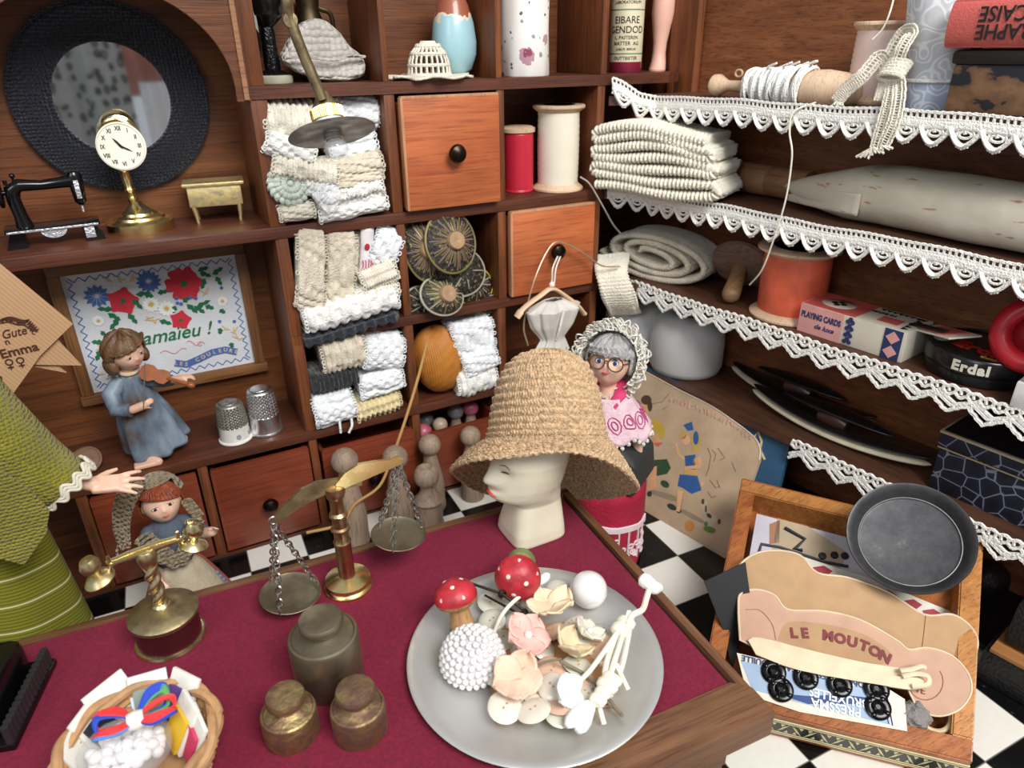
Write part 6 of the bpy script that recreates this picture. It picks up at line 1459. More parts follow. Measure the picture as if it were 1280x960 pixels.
mp_ = onr(926, 335, .30); ms = thing('darning_mushroom', 'old brown wooden darning mushroom leaning with its handle forward', 'mushroom', (mp_.x, mp_.y, ZC), (0, 0, RANG))
fx = V((0, -.75, -.55)).normalized(); Fm = frame_from(-fx)
b = MB(T(0, .0, .20) @ frame_from(V((-.30, .78, .50)).normalized()).to_4x4()); b.lathe([(0, .06), (.08, .05), (.15, .02), (.172, -.01), (.165, -.03), (.12, -.045), (.06, -.05), (.0, -.05)], seg=44, cap=False); b.build('cap', OLDW, ms)
b = MB(); b.tube([V((.0, .0, .19)), V((.045, -.09, .12)), V((.085, -.18, .060))], [.042, .046, .052], 24); b.sphere((.085, -.18, .060), .051); b.build('handle', wood('handle_wood', '7d5e42', 'a07c58', 'y', .5), ms)
spool('orange_spool', 'wooden spool of coral orange thread', rp(1.06, .235, ZC), .212, .385, .170, plain('coral_orange_thread', 'e4694a', .35, var=.32, vs=7), PALEW, lines=36)
PKC = plain('card_pink', 'e3a7a0', .5); CRD = plain('card_cream', 'd9d2c0', .5, var=.06); NVY = plain('card_navy', '2b3a66', .5); CRL = plain('card_coral', 'd0605a', .5)
cb = rthing('playing_card_box', 'pink and cream playing card box lettered PLAYING CARDS', 'box', 1.50, .185, ZC, .0)
BW, BD, BH = .54, .25, .15
b = MB(); b.box((0, 0, BH/2), (BW, BD, BH), bev=.006); b.build('carton', CRD, cb)
b = MB(); b.box((-BW*.5+.115, -BD/2-.001, BH/2), (.235, .004, BH*.98)); b.box((-BW*.5+.10, 0, BH+.0005), (.21, BD*.98, .003)); b.box((-BW/2-.001, 0, BH/2), (.004, BD*.98, BH*.98)); b.build('pink_panel', PKC, cb)
b = MB(); b.box((-.13, 0, BH+.001), (.28, BD*.96, .003)); b.box((.14, -.03, BH+.001), (.10, .08, .003)); b.build('coral_panel', CRL, cb)
b = MB(); b.lathe([(0, 0), (.085, 0)], (-.14, .0, BH+.003), seg=30, sx=1, sy=.85, cap=False); b.build('oval_badge', CRD, cb, solid=.001)
b = MB()
for a in (0, 1.6, 3.2, 4.7): b.lathe([(0, 0), (.016, 0)], (-.14+.024*math.cos(a), .024*math.sin(a), BH+.0045), seg=14, cap=False)
for k in range(5): b.lathe([(0, 0), (.017, 0)], (0, 0, 0), seg=12, cap=False) if False else None
b.build('club_mark', INK, cb, solid=.001)
b = MB()
MFc = T(0, -BD/2-.0035, 0) @ RX(PI/2)
for k in range(4):
    z_ = .022+.034*k
    for dx, dz in ((-.012, 0), (.012, 0), (0, .014)): b.prism([(-.002+dx+.0115*math.cos(q), z_+dz+.0115*math.sin(q)) for q in [2*PI*i/12 for i in range(12)]], .001, MFc)
b.box((.21, -BD/2-.001, BH/2), (.085, .004, BH*.98)); b.build('navy_ornament', NVY, cb)
b = MB()
for z_ in (.04, .11): b.prism([(.21-.034, z_), (.21, z_-.032), (.21+.034, z_), (.21, z_+.032)], .001, T(0, -BD/2-.0045, 0) @ RX(PI/2))
b.build('pink_diamond', PKC, cb)
b = MB()
for k in range(8): b.prism([(.03+.028*k, .10), (.045+.028*k, .075), (.06+.028*k, .10)], .001, T(0, 0, BH+.003))
for k in range(6): b.prism([(.22+.0*k, -.10+.035*k), (.25, -.085+.035*k), (.22, -.07+.035*k)], .001, T(0, 0, BH+.003))
b.build('black_pattern', INK, cb)
txt('box_word', 'PLAYING CARDS', .042, NVY, cb, T(-.155, -BD/2-.004, .098) @ RX(PI/2), .0006, sx=.68, bold=.002)
txt('box_word', 'de luxe', .036, NVY, cb, T(-.13, -BD/2-.004, .050) @ RX(PI/2), .0006, shear=.3, bold=.001)
txt('box_word', 'MADE IN', .03, INK, cb, T(.07, .04, BH+.003) @ RZ(PI/2*0), .0006, bold=.001)
mb_ = rthing('matchbook', 'open striped matchbook lying between the card box and the black tin', 'matchbook', 1.87, .18, ZC+.16, -.5)
b = MB(); b.box((0, 0, .0), (.26, .16, .008), RY(-.18).to_3x3()); b.build('cover', CRD, mb_)
b = MB(); b.box((.0, .0, .006), (.16, .12, .006), RY(-.18).to_3x3()); b.build('coloured_panel', CRL, mb_); b = MB(); b.box((-.04, -.05, .011), (.20, .05, .005), RY(-.18).to_3x3()); b.build('striking_strip', INK, mb_)
et = rthing('polish_tin', 'round black polish tin with white lettering round its side', 'tin', 2.02, .245, ZC)
b = MB(); b.lathe([(.205, 0), (.215, .008), (.215, .05), (.222, .055), (.225, .06), (.225, .118), (.218, .128), (.20, .13), (.195, .122), (0, .122)], seg=72); b.build('body', plain('tin_black', '121214', .25), et)
b = MB(); b.prism([(-.16+.05*math.cos(q), .02+.10*math.sin(q)) for q in [2*PI*i/20 for i in range(20)]], .002, T(0, 0, .1225)); b.build('white_patch', WHITE, et)
la = math.atan2((CAM-et.location).dot(DR), (CAM-et.location).dot(-NR))
t_ = txt('tin_word', 'Erdal', .062, CRD, et, T(0, 0, .088) @ RX(PI/2), .0006, bold=.003, spacing=1.15); wrap(t_, .2245); t_.rotation_euler = (0, 0, la-.10)
t_ = txt('tin_word', 'Erdal', .062, CRD, et, T(0, 0, .088) @ RX(PI/2), .0006, bold=.003, spacing=1.15); wrap(t_, .2245); t_.rotation_euler = (0, 0, la+1.25)
txt('lid_word', 'Erdal', .12, plain('tin_red', 'c02a26', .4), et, T(.02, -.06, .1235) @ RZ(-.12), .001, bold=.004)
txt('lid_word', 'dunkel', .036, plain('tin_gold', 'c9a24a', .4), et, T(.09, -.135, .1235) @ RZ(-.12), .001, bold=.001)
REDR = plain('red_plastic', 'b81f2c', .3)
rr_ = thing('red_ring', 'thick glossy red ring resting tilted on the polish tin', 'ring', rp(2.22, .17, ZC+.135), 0)
b = MB(T(0, 0, .12) @ frame_from((CAM-V(rp(2.22, .16, ZC+.25))).normalized()+V((-.3, 0, .4))).to_4x4()); R_, r_ = .125, .042
b.sheet(lambda u, v: V(((R_+r_*math.cos(2*PI*v))*math.cos(2*PI*u), (R_+r_*math.cos(2*PI*v))*math.sin(2*PI*u), r_*math.sin(2*PI*v))), 60, 20, closed_u=True); b.build('rim', REDR, rr_, sharp=False)
b = MB(b.M if False else T(0, 0, .12) @ frame_from((CAM-V(rp(2.22, .16, ZC+.25))).normalized()+V((-.3, 0, .4))).to_4x4()); b.lathe([(.125, -.03), (.11, -.08), (.07, -.12), (.0, -.13)], seg=48, cap=False); b.build('cup', REDR, rr_, solid=.02)
wb = rthing('marbled_box', 'pair of stacked white marbled paper boxes at the right edge of the shelf', 'box', 2.42, .09, ZC, .05)
MARB = plain('marbled_paper', 'e4e2dc', .6, var=.25, vs=9)
b = MB(); b.box((.0, 0, .06), (.34, .22, .115), bev=.012); b.build('lower_box', MARB, wb); b = MB(); b.box((.01, 0, .17), (.32, .21, .10), bev=.012); b.build('upper_box', MARB, wb)
# ---- fourth shelf: cones, buffers, crackle box
CONE = NT('silver_grey_thread'); CONE.set(Roughness=.38, Sheen_Weight=.4)
wv = CONE.n('ShaderNodeTexWave'); wv.inputs['Scale'].default_value = 45; wv.inputs['Distortion'].default_value = .5; CONE.l(CONE.coord((1, 1, 1), (.0, .75, .4)), wv.inputs['Vector'])
CONE.l(CONE.ramp(wv.outputs[0], [(0, rgb('cfcfce')), (1, rgb('d6d6d4'))]), CONE.b.inputs['Base Color']); CONE.bump(wv.outputs[0], .05, .01); CONE = CONE.m
def cone(s, off, label, r=.235, h=.38):
    t = rthing('thread_cone', label, 'thread cone', s, off, ZD-.01, group='large thread cones')
    b = MB(); b.lathe([(r*.80, 0), (r*.93, .012), (r, .05), (r*1.0, h*.55), (r*.97, h*.72), (r*.88, h*.88), (r*.6, h), (r*.38, h*1.01)], seg=64); b.build('thread', CONE, t, sharp=False)
    b = MB(); b.lathe([(r*.40, h*1.0), (r*.40, h*1.02), (r*.34, h*1.02), (r*.33, h*.5), (0, h*.5)], seg=40, cap=False); b.build('hollow_core', plain('core_dark', '191a1d', .6), t)
cone(.37, .255, 'large silver grey thread cone standing clear on the low shelf')
cone(-.06, .25, 'large silver grey thread cone half hidden behind the bonnet')
EBON = plain('ebony_polish', '1d1819', .25, var=.3, vs=4); SUED = plain('cream_suede', 'cfc7ac', .8, var=.2, vs=12); BRH = plain('brown_grip', '4a2f28', .3)
def buffer_(s, off, L_, rot, label, z=0.0, roll=0.0):
    t = rthing('nail_buffer', label, 'nail buffer', s, off, ZD-.01+z, rot, 'ebony nail buffers'); 
    def pl(w_, z0, z1, x=1.0): return lambda u, v: V((L_*(v-.5)*x, w_*math.sin(PI*min(1, max(0, v)))**.55*math.cos(2*PI*u), (z0+z1)/2+(z1-z0)/2*math.sin(2*PI*u)*(math.sin(PI*v)**.3 if 0 < v < 1 else 0)+.05*(2*v-1)**2))
    b = MB(); b.sheet(pl(.085, .0, .045), 28, 44, closed_u=True); b.build('suede_pad', SUED, t)
    b = MB(); b.sheet(pl(.080, .045, .075), 28, 44, closed_u=True); b.build('ebony_back', EBON, t)
    b = MB(); b.tube([V((-.08, 0, .09)), V((-.03, 0, .10)), V((.03, 0, .10)), V((.08, 0, .09))], [.035, .05, .05, .035], 16); b.build('neck', BRH, t)
    b = MB(); b.sheet(lambda u, v: V((L_*.62*(v-.5), .062*math.sin(PI*v)**.6*math.cos(2*PI*u), .15+.016*math.sin(2*PI*u)*math.sin(PI*v)**.3+.06*(2*v-1)**2*-.2)), 24, 36, closed_u=True); b.build('grip', EBON, t)
buffer_(1.12, .38, .95, .0, 'long ebony nail buffer with a cream pad towards the back of the low shelf')
buffer_(1.45, .20, 1.05, -.02, 'long ebony nail buffer with a creased cream pad at the front of the low shelf')
CRK = NT('crackle_paper'); CRK.set(Roughness=.6)
vo = CRK.n('ShaderNodeTexVoronoi'); vo.feature = 'DISTANCE_TO_EDGE'; vo.inputs['Scale'].default_value = 13; CRK.l(CRK.coord(), vo.inputs['Vector'])
nz = CRK.n('ShaderNodeTexNoise'); nz.inputs['Scale'].default_value = 20; CRK.l(CRK.coord(), nz.inputs['Vector']); ad = CRK.n('ShaderNodeMath', operation='MULTIPLY_ADD'); ad.inputs[1].default_value = .04; CRK.l(nz.outputs[0], ad.inputs[0]); CRK.l(vo.outputs['Distance'], ad.inputs[2])
CRK.l(CRK.ramp(ad.outputs[0], [(.035, rgb('7d8496')), (.065, rgb('191d30')), (.4, rgb('0e1122'))]), CRK.b.inputs['Base Color']); CRK = CRK.m
xb = rthing('crackle_box', 'dark blue box with a pale crackle pattern and black lid', 'box', 2.52, .29, ZD-.01)
b = MB(); b.box((0, 0, .115), (1.02, .36, .23), bev=.006); b.build('body', CRK, xb)
b = MB(); b.box((0, 0, .268), (1.04, .38, .07), bev=.008); b.build('lid_side', CRK, xb)
b = MB(); b.box((0, 0, .306), (1.045, .385, .012), bev=.004); b.build('pale_lid_edge', plain('edge_cream', 'b5a68c', .6), xb); b = MB(); b.box((0, .0, .3115), (1.02, .36, .010), bev=.004); b.build('black_lid', plain('lid_black', '15151a', .45), xb)
b = MB(); b.box((0, -.19, .228), (1.03, .004, .006)); b.build('gold_line', plain('line_gold', 'a89878', .4), xb)
# ---- threads hanging in the corner
def hair(label, pts, mat, r=.004):
    b = MB(); b.tube(bez([p-pts[0] for p in pts], 6), r, 6); o = b.build('loose_thread', mat); o.location = pts[0]; return tag(o, label, 'thread')
hair('thin white thread hanging from the top bobbin across two shelves', [onr(1020, 128, .0), onr(992, 140, -.05), onr(987, 165, -.06), onr(990, 195, -.06), onr(982, 250, -.05), onr(965, 305, -.04), onr(952, 338, -.02), onr(937, 356, .02)], THREAD, .0045)
hair('thin cream thread coming down onto the pink spool', [onr(1122, -25, .22), onr(1114, 10, .2), onr(1104, 35, .17), onr(1090, 50, .13)], THREAD)
hair('thin wire thread trailing from the ivory spool to the knitted roll', [ony(725, 221, .0), ony(737, 230, -.04), ony(752, 255, -.08), ony(766, 280, -.06), ony(776, 292, -.04)], plain('grey_thread', '9a9488', .5), .0055)
# ============================================================ things on the floor and the dolls
def onpl(px, py, P, n): d = ray(px, py); return CAM+d*((V(P)-CAM).dot(n)/n.dot(d))
def pw(poly, P, n, base, th=.012):
    """prism whose outline lies on the plane (P, n), given relative to base"""
    return [onpl(x, y, P, n)-base for x, y in poly], n*(-th)
def cutcard(name, poly, P, n, base, mat, parent, th=.012, smooth=True):
    a, t = pw(poly, P, n, base, th); b = MB(); lo = [b.v(p) for p in a]; hi = [b.v(p+t) for p in a]; m = len(a)
    b.f(lo); b.f(list(reversed(hi)))
    for i in range(m): b.f([lo[i], hi[i], hi[(i+1) % m], lo[(i+1) % m]])
    return b.build(name, mat, parent, flatshade=True)
def rnd2(pts, n=6): return [(p.x, p.y) for p in bez([V((x, y, 0)) for x, y in pts], n)]
# ---- picture books leaning on the right case
B0 = onz(808, 640, 0); B1 = onz(906, 698, 0); T1 = onr(949, 556, -.035)
up_ = T1-B1; al = (B1-B0); nb = al.cross(up_).normalized(); nb = nb if nb.dot(CAM-B0) > 0 else -nb
pb = thing('picture_book', 'worn beige picture book cover with children and a toy horse', 'book', B1, 0)
outl = [(770, 618), (906, 698)]+rnd2([(949, 575), (950, 562), (944, 548), (928, 534)], 4)+rnd2([(928, 534), (890, 508), (850, 488), (800, 461), (775, 450)], 3)
BOOKC = plain('worn_beige_cover', 'b59d80', .65, var=.18, vs=6, bumpy=.1)
cutcard('cover', outl, B1, nb, B1, BOOKC, pb, .03)
b = MB(); b.tube([onpl(x, y, B1, nb)-B1+nb*.001 for x, y in outl[2:]], .004, 5); b.build('pale_edge', plain('pale_edge', 'd5c8b0', .6), pb)
def art(name, polys, col):
    m = plain('print_'+col, col, .7)
    for i, po in enumerate(polys):
        b = MB(); a = [onpl(x, y, B1, nb)-B1+nb*(.0012+.0002*i) for x, y in po]; vs_ = [b.v(p) for p in a]; b.f(vs_); b.build(name, m, pb, flatshade=True)
def bx(x, y): return (790+x/4, 460+y/4)
def el(cx, cy, rx, ry, n=18, rot=0): return [bx(cx+rx*math.cos(t)*math.cos(rot)-ry*math.sin(t)*math.sin(rot), cy+rx*math.cos(t)*math.sin(rot)+ry*math.sin(t)*math.cos(rot)) for t in [2*PI*i/n for i in range(n)]]
art('ground_shadow', [el(170, 640, 90, 14, rot=.3), el(300, 740, 70, 12, rot=.5)], '8d8068')
art('girl_skin', [el(270, 360, 22, 26), [bx(*p) for p in ((215, 380), (228, 440), (262, 462), (262, 448), (238, 425), (226, 375))], [bx(*p) for p in ((262, 510), (345, 500), (350, 460), (335, 440), (325, 455), (335, 485), (265, 492))], [bx(*p) for p in ((228, 610), (258, 615), (240, 720), (222, 715))], el(352, 580, 8, 12)], 'd2a47c')
art('girl_hair', [el(255, 335, 18, 20), el(320, 360, 26, 44), el(320, 405, 22, 14)], 'b89a4c')
art('girl_dress', [[bx(*p) for p in ((264, 440), (318, 432), (315, 510), (270, 515))], [bx(*p) for p in ((240, 532), (328, 540), (348, 610), (300, 630), (255, 600), (228, 590))], [bx(*p) for p in ((258, 285), (300, 268), (308, 310), (280, 315))], el(320, 350, 14, 34)], '2b568f')
art('girl_blouse', [el(322, 470, 16, 22), [bx(*p) for p in ((262, 505), (330, 510), (330, 535), (262, 532))]], 'c99f5c')
art('girl_socks', [[bx(*p) for p in ((226, 622), (258, 626), (244, 715), (222, 708))]], 'a8584a')
art('dark_shoes', [el(200, 695, 26, 14, rot=.5), el(236, 716, 12, 10), el(88, 628, 12, 16)], '2a3328')
art('boy_face', [el(118, 355, 18, 22), el(55, 215, 30, 34, rot=.3), [bx(*p) for p in ((85, 500), (125, 490), (120, 600), (80, 620))]], 'cf9a70')
art('boy_hair', [el(112, 290, 44, 32, rot=.2), el(148, 320, 16, 34)], 'c5a238')
art('dark_hair', [el(20, 195, 26, 34), el(72, 160, 26, 24), el(90, 190, 12, 28)], '4a3524')
art('red_scarf', [[bx(*p) for p in ((100, 375), (158, 372), (130, 395))]], 'c4614a')
art('green_shorts', [[bx(*p) for p in ((110, 460), (175, 455), (195, 500), (175, 530), (125, 540), (105, 500))], el(165, 580, 24, 16, rot=.6)], '2c4a30')
art('toy_horse', [[bx(*p) for p in ((345, 665), (372, 660), (385, 710), (420, 745), (445, 760), (430, 775), (415, 770), (410, 800), (360, 790), (362, 740), (350, 700))]], 'b8ad94')
art('horse_saddle', [el(385, 738, 16, 10, rot=.7), el(355, 668, 8, 14), el(436, 768, 8, 14), el(370, 705, 5, 18)], '5a3524')
art('green_base', [el(388, 808, 32, 16, rot=.3), el(370, 780, 10, 12)], '5c7a34')
art('ball', [el(288, 790, 26, 28)], 'c08240')
lines = [[(380, 400), (395, 440), (385, 500), (370, 540)], [(400, 410), (420, 430), (410, 470)], [(430, 400), (465, 450), (440, 460)], [(390, 560), (420, 600), (440, 590)], [(380, 620), (400, 650), (420, 640)], [(425, 560), (440, 600)], [(500, 470), (520, 520)], [(100, 180), (150, 170), (185, 130)], [(150, 210), (180, 190)]]
b = MB()
for l_ in lines: b.tube([onpl(*bx(*p), B1, nb)-B1+nb*.001 for p in l_], .0018, 4)
b.build('sketch_lines', plain('faded_ink', '6a5c4c', .8), pb)
b = MB(); random.seed(6)                                   # faded, unreadable curved title
for i in range(22):
    t = i/21; x = 190+400*t; y = 160+185*t+40*math.sin(PI*t)*-.6
    for k in range(2):
        q = [(x+random.uniform(-6, 6), y+random.uniform(-18, 16)) for _ in range(3)]; b.tube([onpl(*bx(*p), B1, nb)-B1+nb*.001 for p in q], .0035, 4)
b.build('faded_title', plain('faded_pink_print', 'b98d7c', .8), pb)
P2 = B1-nb*.035; bb2 = thing('blue_book', 'dark blue book standing behind the beige picture book', 'book', P2, 0)
cutcard('cover', [(770, 625), (955, 690)]+rnd2([(980, 585), (986, 560), (984, 548), (970, 540)], 4)+rnd2([(970, 540), (900, 505), (850, 478), (780, 446)], 3), P2, nb, P2, plain('petrol_blue_cover', '1f4a68', .5, var=.2, vs=5), bb2, .03)
b = MB(); b.tube([onpl(x, y, P2, nb)-P2+nb*.002 for x, y in ((946, 560), (942, 548), (948, 540), (952, 552), (950, 562), (956, 575))], .008, 6); b.build('cream_figure', plain('cream_print', 'b5a684', .7), bb2)
# ---- inlaid tray with cards
cFL, cFR, cTR, cTL = onz(873.8, 871, .17), onz(1216, 953.5, .17), onz(1230, 671, .575), onz(927, 598, .50)
NB = (cFR-cFL).cross(cTL-cFL).normalized(); NB = NB if NB.z > 0 else -NB
try_ = thing('inlaid_tray', 'brown wooden tray with a black and ivory inlay band, leaning on the right case', 'tray', V(((cFL.x+cFR.x)/2, (cFL.y+cFR.y)/2, 0)), 0)
TO = V(try_.location)
def fb(u, v, w=0.0, o=TO): return cFL*(1-u)*(1-v)+cFR*u*(1-v)+cTR*u*v+cTL*(1-u)*v+NB*w-o
def slab(name, u0, u1, v0, v1, w0, w1, mat, parent=try_, bev=.006):
    b = MB(); vs_ = [b.v(fb(u, v, w)) for w in (w0, w1) for v in (v0, v1) for u in (u0, u1)]
    for f_ in ((0, 1, 3, 2), (4, 6, 7, 5), (0, 4, 5, 1), (1, 5, 7, 3), (3, 7, 6, 2), (2, 6, 4, 0)): b.f([vs_[i] for i in f_])
    bmesh.ops.bevel(b.bm, geom=list(b.bm.edges), offset=bev, segments=2, affect='EDGES')
    return b.build(name, mat, parent)
TW = wood('tray_wood', '8a4a24', 'b87440', 'x', .35, dark='5c2c14'); TWL = wood('tray_wood_light', 'a5642f', 'cf9454', 'x', .35, dark='6f3b1a')
slab('front_rail', 0, 1, 0, .085, -.175, 0, TW); slab('back_rail', 0, 1, .93, 1, -.155, 0, TWL); slab('back_moulding', 0, 1, 1.0, 1.022, -.12, -.02, TW)
slab('side_rail', 0, .075, .085, .93, -.155, 0, TW); slab('side_rail', .925, 1, .085, .93, -.155, 0, TWL); slab('bottom', .02, .98, .02, .98, -.155, -.135, TW)
NF = (cFR-cFL).normalized().cross(NB).normalized(); NF = NF if NF.dot(CAM-cFL) > 0 else -NF
def ff(u, w, out=.0): return fb(u, 0, w)+NF*out
def fstrip(name, quads, mat, out):
    b = MB()
    for q in quads:
        a = [b.v(ff(u, w, out)) for u, w in q]; c = [b.v(ff(u, w, -.002)) for u, w in q]; m = len(q); b.f(a); b.f(list(reversed(c)))
        for i in range(m): b.f([a[i], c[i], c[(i+1) % m], a[(i+1) % m]])
    return b.build(name, mat, try_, flatshade=True)
IVO = plain('ivory_inlay', 'e2d6a4', .4); EBI = plain('black_inlay', '1b1916', .35)
fstrip('black_band', [[(0.0, -.036), (1, -.036), (1, -.140), (0, -.140)]], EBI, .002)
fstrip('ivory_line', [[(0, w), (1, w), (1, w-.006), (0, w-.006)] for w in (-.030, -.042, -.126, -.140)], IVO, .0035)
qs = []
for k in range(19):
    u0 = .01+k*.052; s_ = 1 if k % 2 == 0 else -1
    qs.append([(u0, -.087-.032*s_), (u0+.020, -.087-.008*s_), (u0+.040, -.087+.032*s_), (u0+.018, -.087+.008*s_)])
    qs.append([(u0+.008, -.087+.030*s_), (u0+.024, -.087+.030*s_), (u0+.014, -.087+.010*s_)]); qs.append([(u0+.026, -.087-.030*s_), (u0+.042, -.087-.030*s_), (u0+.036, -.087-.010*s_)])
fstrip('ivory_lozenges', qs, IVO, .0035)['kind'] = 'stuff'
nC = (V((-.62, -.60, .0)).normalized()*.52+V((0, 0, .85))).normalized()      # the cards lean back
def cP(v, w=-.05): return fb(.5, v, w, V((0, 0, 0)))
# print at the back
P_ = cP(.80, -.06); pr_ = thing('framed_print', 'pale print with violet sky and a dark angular mark at the back of the tray', 'print', P_, 0)
cutcard('sheet', [(946, 642), (1060, 672), (1120, 700), (1090, 730), (1020, 720), (935, 705)], P_, nC, P_, plain('pale_violet_print', 'b9b3bd', .5, var=.2, vs=4), pr_, .006)
for nm, po, col in (('brown_area', [(972, 648), (1010, 658), (1058, 690), (1050, 715), (1000, 706), (965, 690)], 'a89478'), ('rust_grid', [(962, 655), (975, 650), (974, 678), (962, 680)], '9a6a4c')):
    cutcard(nm, po, P_+nC*.002, nC, P_, plain('print_'+nm, col, .6), pr_, .002)
b = MB(); b.tube([onpl(x, y, P_+nC*.004, nC)-P_ for x, y in ((981, 660), (1006, 674), (993, 687), (1003, 688))], .010, 5); b.tube([onpl(x, y, P_+nC*.004, nC)-P_ for x, y in ((949, 690), (952, 680), (975, 684), (1000, 692), (1030, 702), (1060, 708))], .008, 5); b.build('dark_mark', plain('print_ink', '22242e', .6), pr_)
b = MB()
for x, y in ((1028, 695), (1043, 694), (1056, 695)): b.lathe([(0, 0), (.018, 0), (.016, .008), (0, .010)], onpl(x, y, P_+nC*.004, nC)-P_, frame_from(nC), 16)
b.build('dark_beads', INK, pr_)
# card with red letters
P_ = cP(.66, -.06); rc_ = thing('white_tin_card', 'long white card with red letters below the dark pan', 'card', P_, 0)
cutcard('card', [(985, 690), (1085, 722), (1198, 768), (1190, 800), (1100, 780), (985, 740)], P_, nC, P_, plain('off_white_card', 'ddd8cc', .5), rc_, .02)
for i, (x, y) in enumerate(((1028, 712), (1108, 742), (1140, 754), (1165, 766))):
    cutcard('red_mark', [(x-12, y-3), (x+2, y-5), (x+13, y+2), (x+6, y+7), (x-8, y+5)], P_+nC*.002, nC, P_, plain('red_letter', 'a52a3a', .6), rc_, .003)
TAN = plain('tan_cardboard', 'b8946c', .75, var=.1, bumpy=.1); PKT = plain('pink_printed_card', 'c39a82', .7, var=.08); TANE = plain('card_edge_pale', 'e3cdae', .7)
def bone(name, label, pts, v, mat, w=-.04, th=.016):
    P_ = cP(v, w); t = thing(name, label, 'card', P_, 0); po = rnd2(pts+[pts[0]], 5)[:-1]
    cutcard('card', po, P_, nC, P_, mat, t, th); b = MB(); b.tube([onpl(x, y, P_, nC)-P_ for x, y in po], .0045, 5, closed=True); b.build('cut_edge', TANE, t); return t, P_
t, P_ = bone('thread_card', 'large plain tan cardboard winder with round lobes behind the printed one', [(925, 740), (922, 712), (940, 694), (968, 688), (1000, 694), (1022, 716), (1060, 722), (1110, 740), (1155, 768), (1190, 768), (1214, 784), (1222, 806), (1210, 832), (1180, 842), (1140, 835), (1090, 825), (1000, 800), (940, 790)], .50, TAN, .05)
b = MB(); b.tube([onpl(x, y, P_+nC*.001, nC)-P_ for x, y in ((1157, 770), (1155, 790), (1152, 812))], .002, 4); b.build('fold_line', plain('fold_brown', '9a7450', .8), t)
t, P_ = bone('printed_thread_card', 'pink printed cardboard winder with maroon capital letters', [(925, 800), (923, 760), (926, 742), (945, 737), (968, 744), (985, 762), (1030, 764), (1075, 775), (1120, 800), (1136, 812), (1160, 810), (1190, 820), (1210, 842), (1214, 865), (1200, 886), (1175, 895), (1150, 888), (1138, 868), (1125, 850), (1050, 835), (960, 815)], .34, PKT, .06)
dU = (onpl(1100, 805, P_, nC)-onpl(990, 780, P_, nC)).normalized(); Mw = Matrix.Translation(onpl(1040, 801, P_+nC*.003, nC)-P_) @ Matrix((dU, nC.cross(dU), nC)).transposed().to_4x4()
cutcard('brown_label_area', rnd2([(972, 800), (985, 778), (1030, 780), (1080, 793), (1115, 818), (1100, 830), (1030, 820), (972, 800)], 4), P_+nC*.001, nC, P_, plain('tan_label', 'b5906a', .8), t, .002)
MCOL = plain('maroon_letters', '7c3236', .7)
WD = 'LE MOUTON'; n_ = len(WD)
arcp = rnd2([(992, 792), (1020, 793), (1050, 799), (1080, 808), (1106, 822)], 8)
for i, ch in enumerate(WD):
    if ch == ' ': continue
    k = int(i/(n_-1)*(len(arcp)-1)); q0 = onpl(*arcp[max(k-1, 0)], P_, nC); q1 = onpl(*arcp[min(k+1, len(arcp)-1)], P_, nC); dl = (q1-q0).normalized()
    Mc = Matrix.Translation(onpl(*arcp[k], P_, nC)+nC*.0035-P_) @ Matrix((dl, nC.cross(dl), nC)).transposed().to_4x4(); txt('maroon_letter', ch, .056, MCOL, t, Mc, .001, bold=.003)
b = MB(); b.tube([onpl(x, y, P_+nC*.001, nC)-P_ for x, y in [(1157+22*math.cos(a), 852+23*math.sin(a)) for a in [-.6+i*.3 for i in range(15)]]], .002, 4); b.build('brown_circle', plain('fold_brown', '', 0), t); b = MB(); b.tube([onpl(x, y, P_+nC*.001, nC)-P_ for x, y in rnd2([(932, 762), (950, 763), (965, 780), (970, 800)], 5)], .002, 4); b.build('brown_line', plain('fold_brown', '', 0), t)
Mv_ = Matrix.Translation(onpl(1150, 863, P_+nC*.003, nC)-P_) @ Matrix((dU, nC.cross(dU), nC)).transposed().to_4x4(); txt('small_word', 'VE', .035, MCOL, t, Mv_, .0006)
# folded side lobe of the printed card
P_ = cP(.22, .055); sl = thing('folded_card', 'cream folded card bundle with twisted ends lying before the printed card', 'card', P_, 0)
CRM = plain('cream_card', 'e2d0b0', .7)
cutcard('upper_leaf', rnd2([(935, 800), (950, 797), (1010, 812), (1080, 828), (1140, 838), (1142, 850), (1080, 845), (1000, 828), (942, 812)], 3), P_, nC, P_, CRM, sl, .018)
cutcard('lower_leaf', rnd2([(938, 805), (955, 806), (1040, 830), (1110, 844), (1150, 848), (1155, 858), (1140, 862), (1100, 856), (1000, 838), (945, 818)], 3), P_+nC*.02, nC, P_, CRM, sl, .014)
b = MB(); b.tube(bez([onpl(x, y, P_+nC*.03, nC)-P_ for x, y in ((1125, 838), (1140, 836), (1152, 832), (1158, 835))]), .012, 8, flat=.5); b.tube(bez([onpl(x, y, P_+nC*.03, nC)-P_ for x, y in ((1128, 845), (1145, 842), (1160, 845), (1160, 856), (1140, 858))]), .012, 8, flat=.5); b.build('twisted_end', CRM, sl)
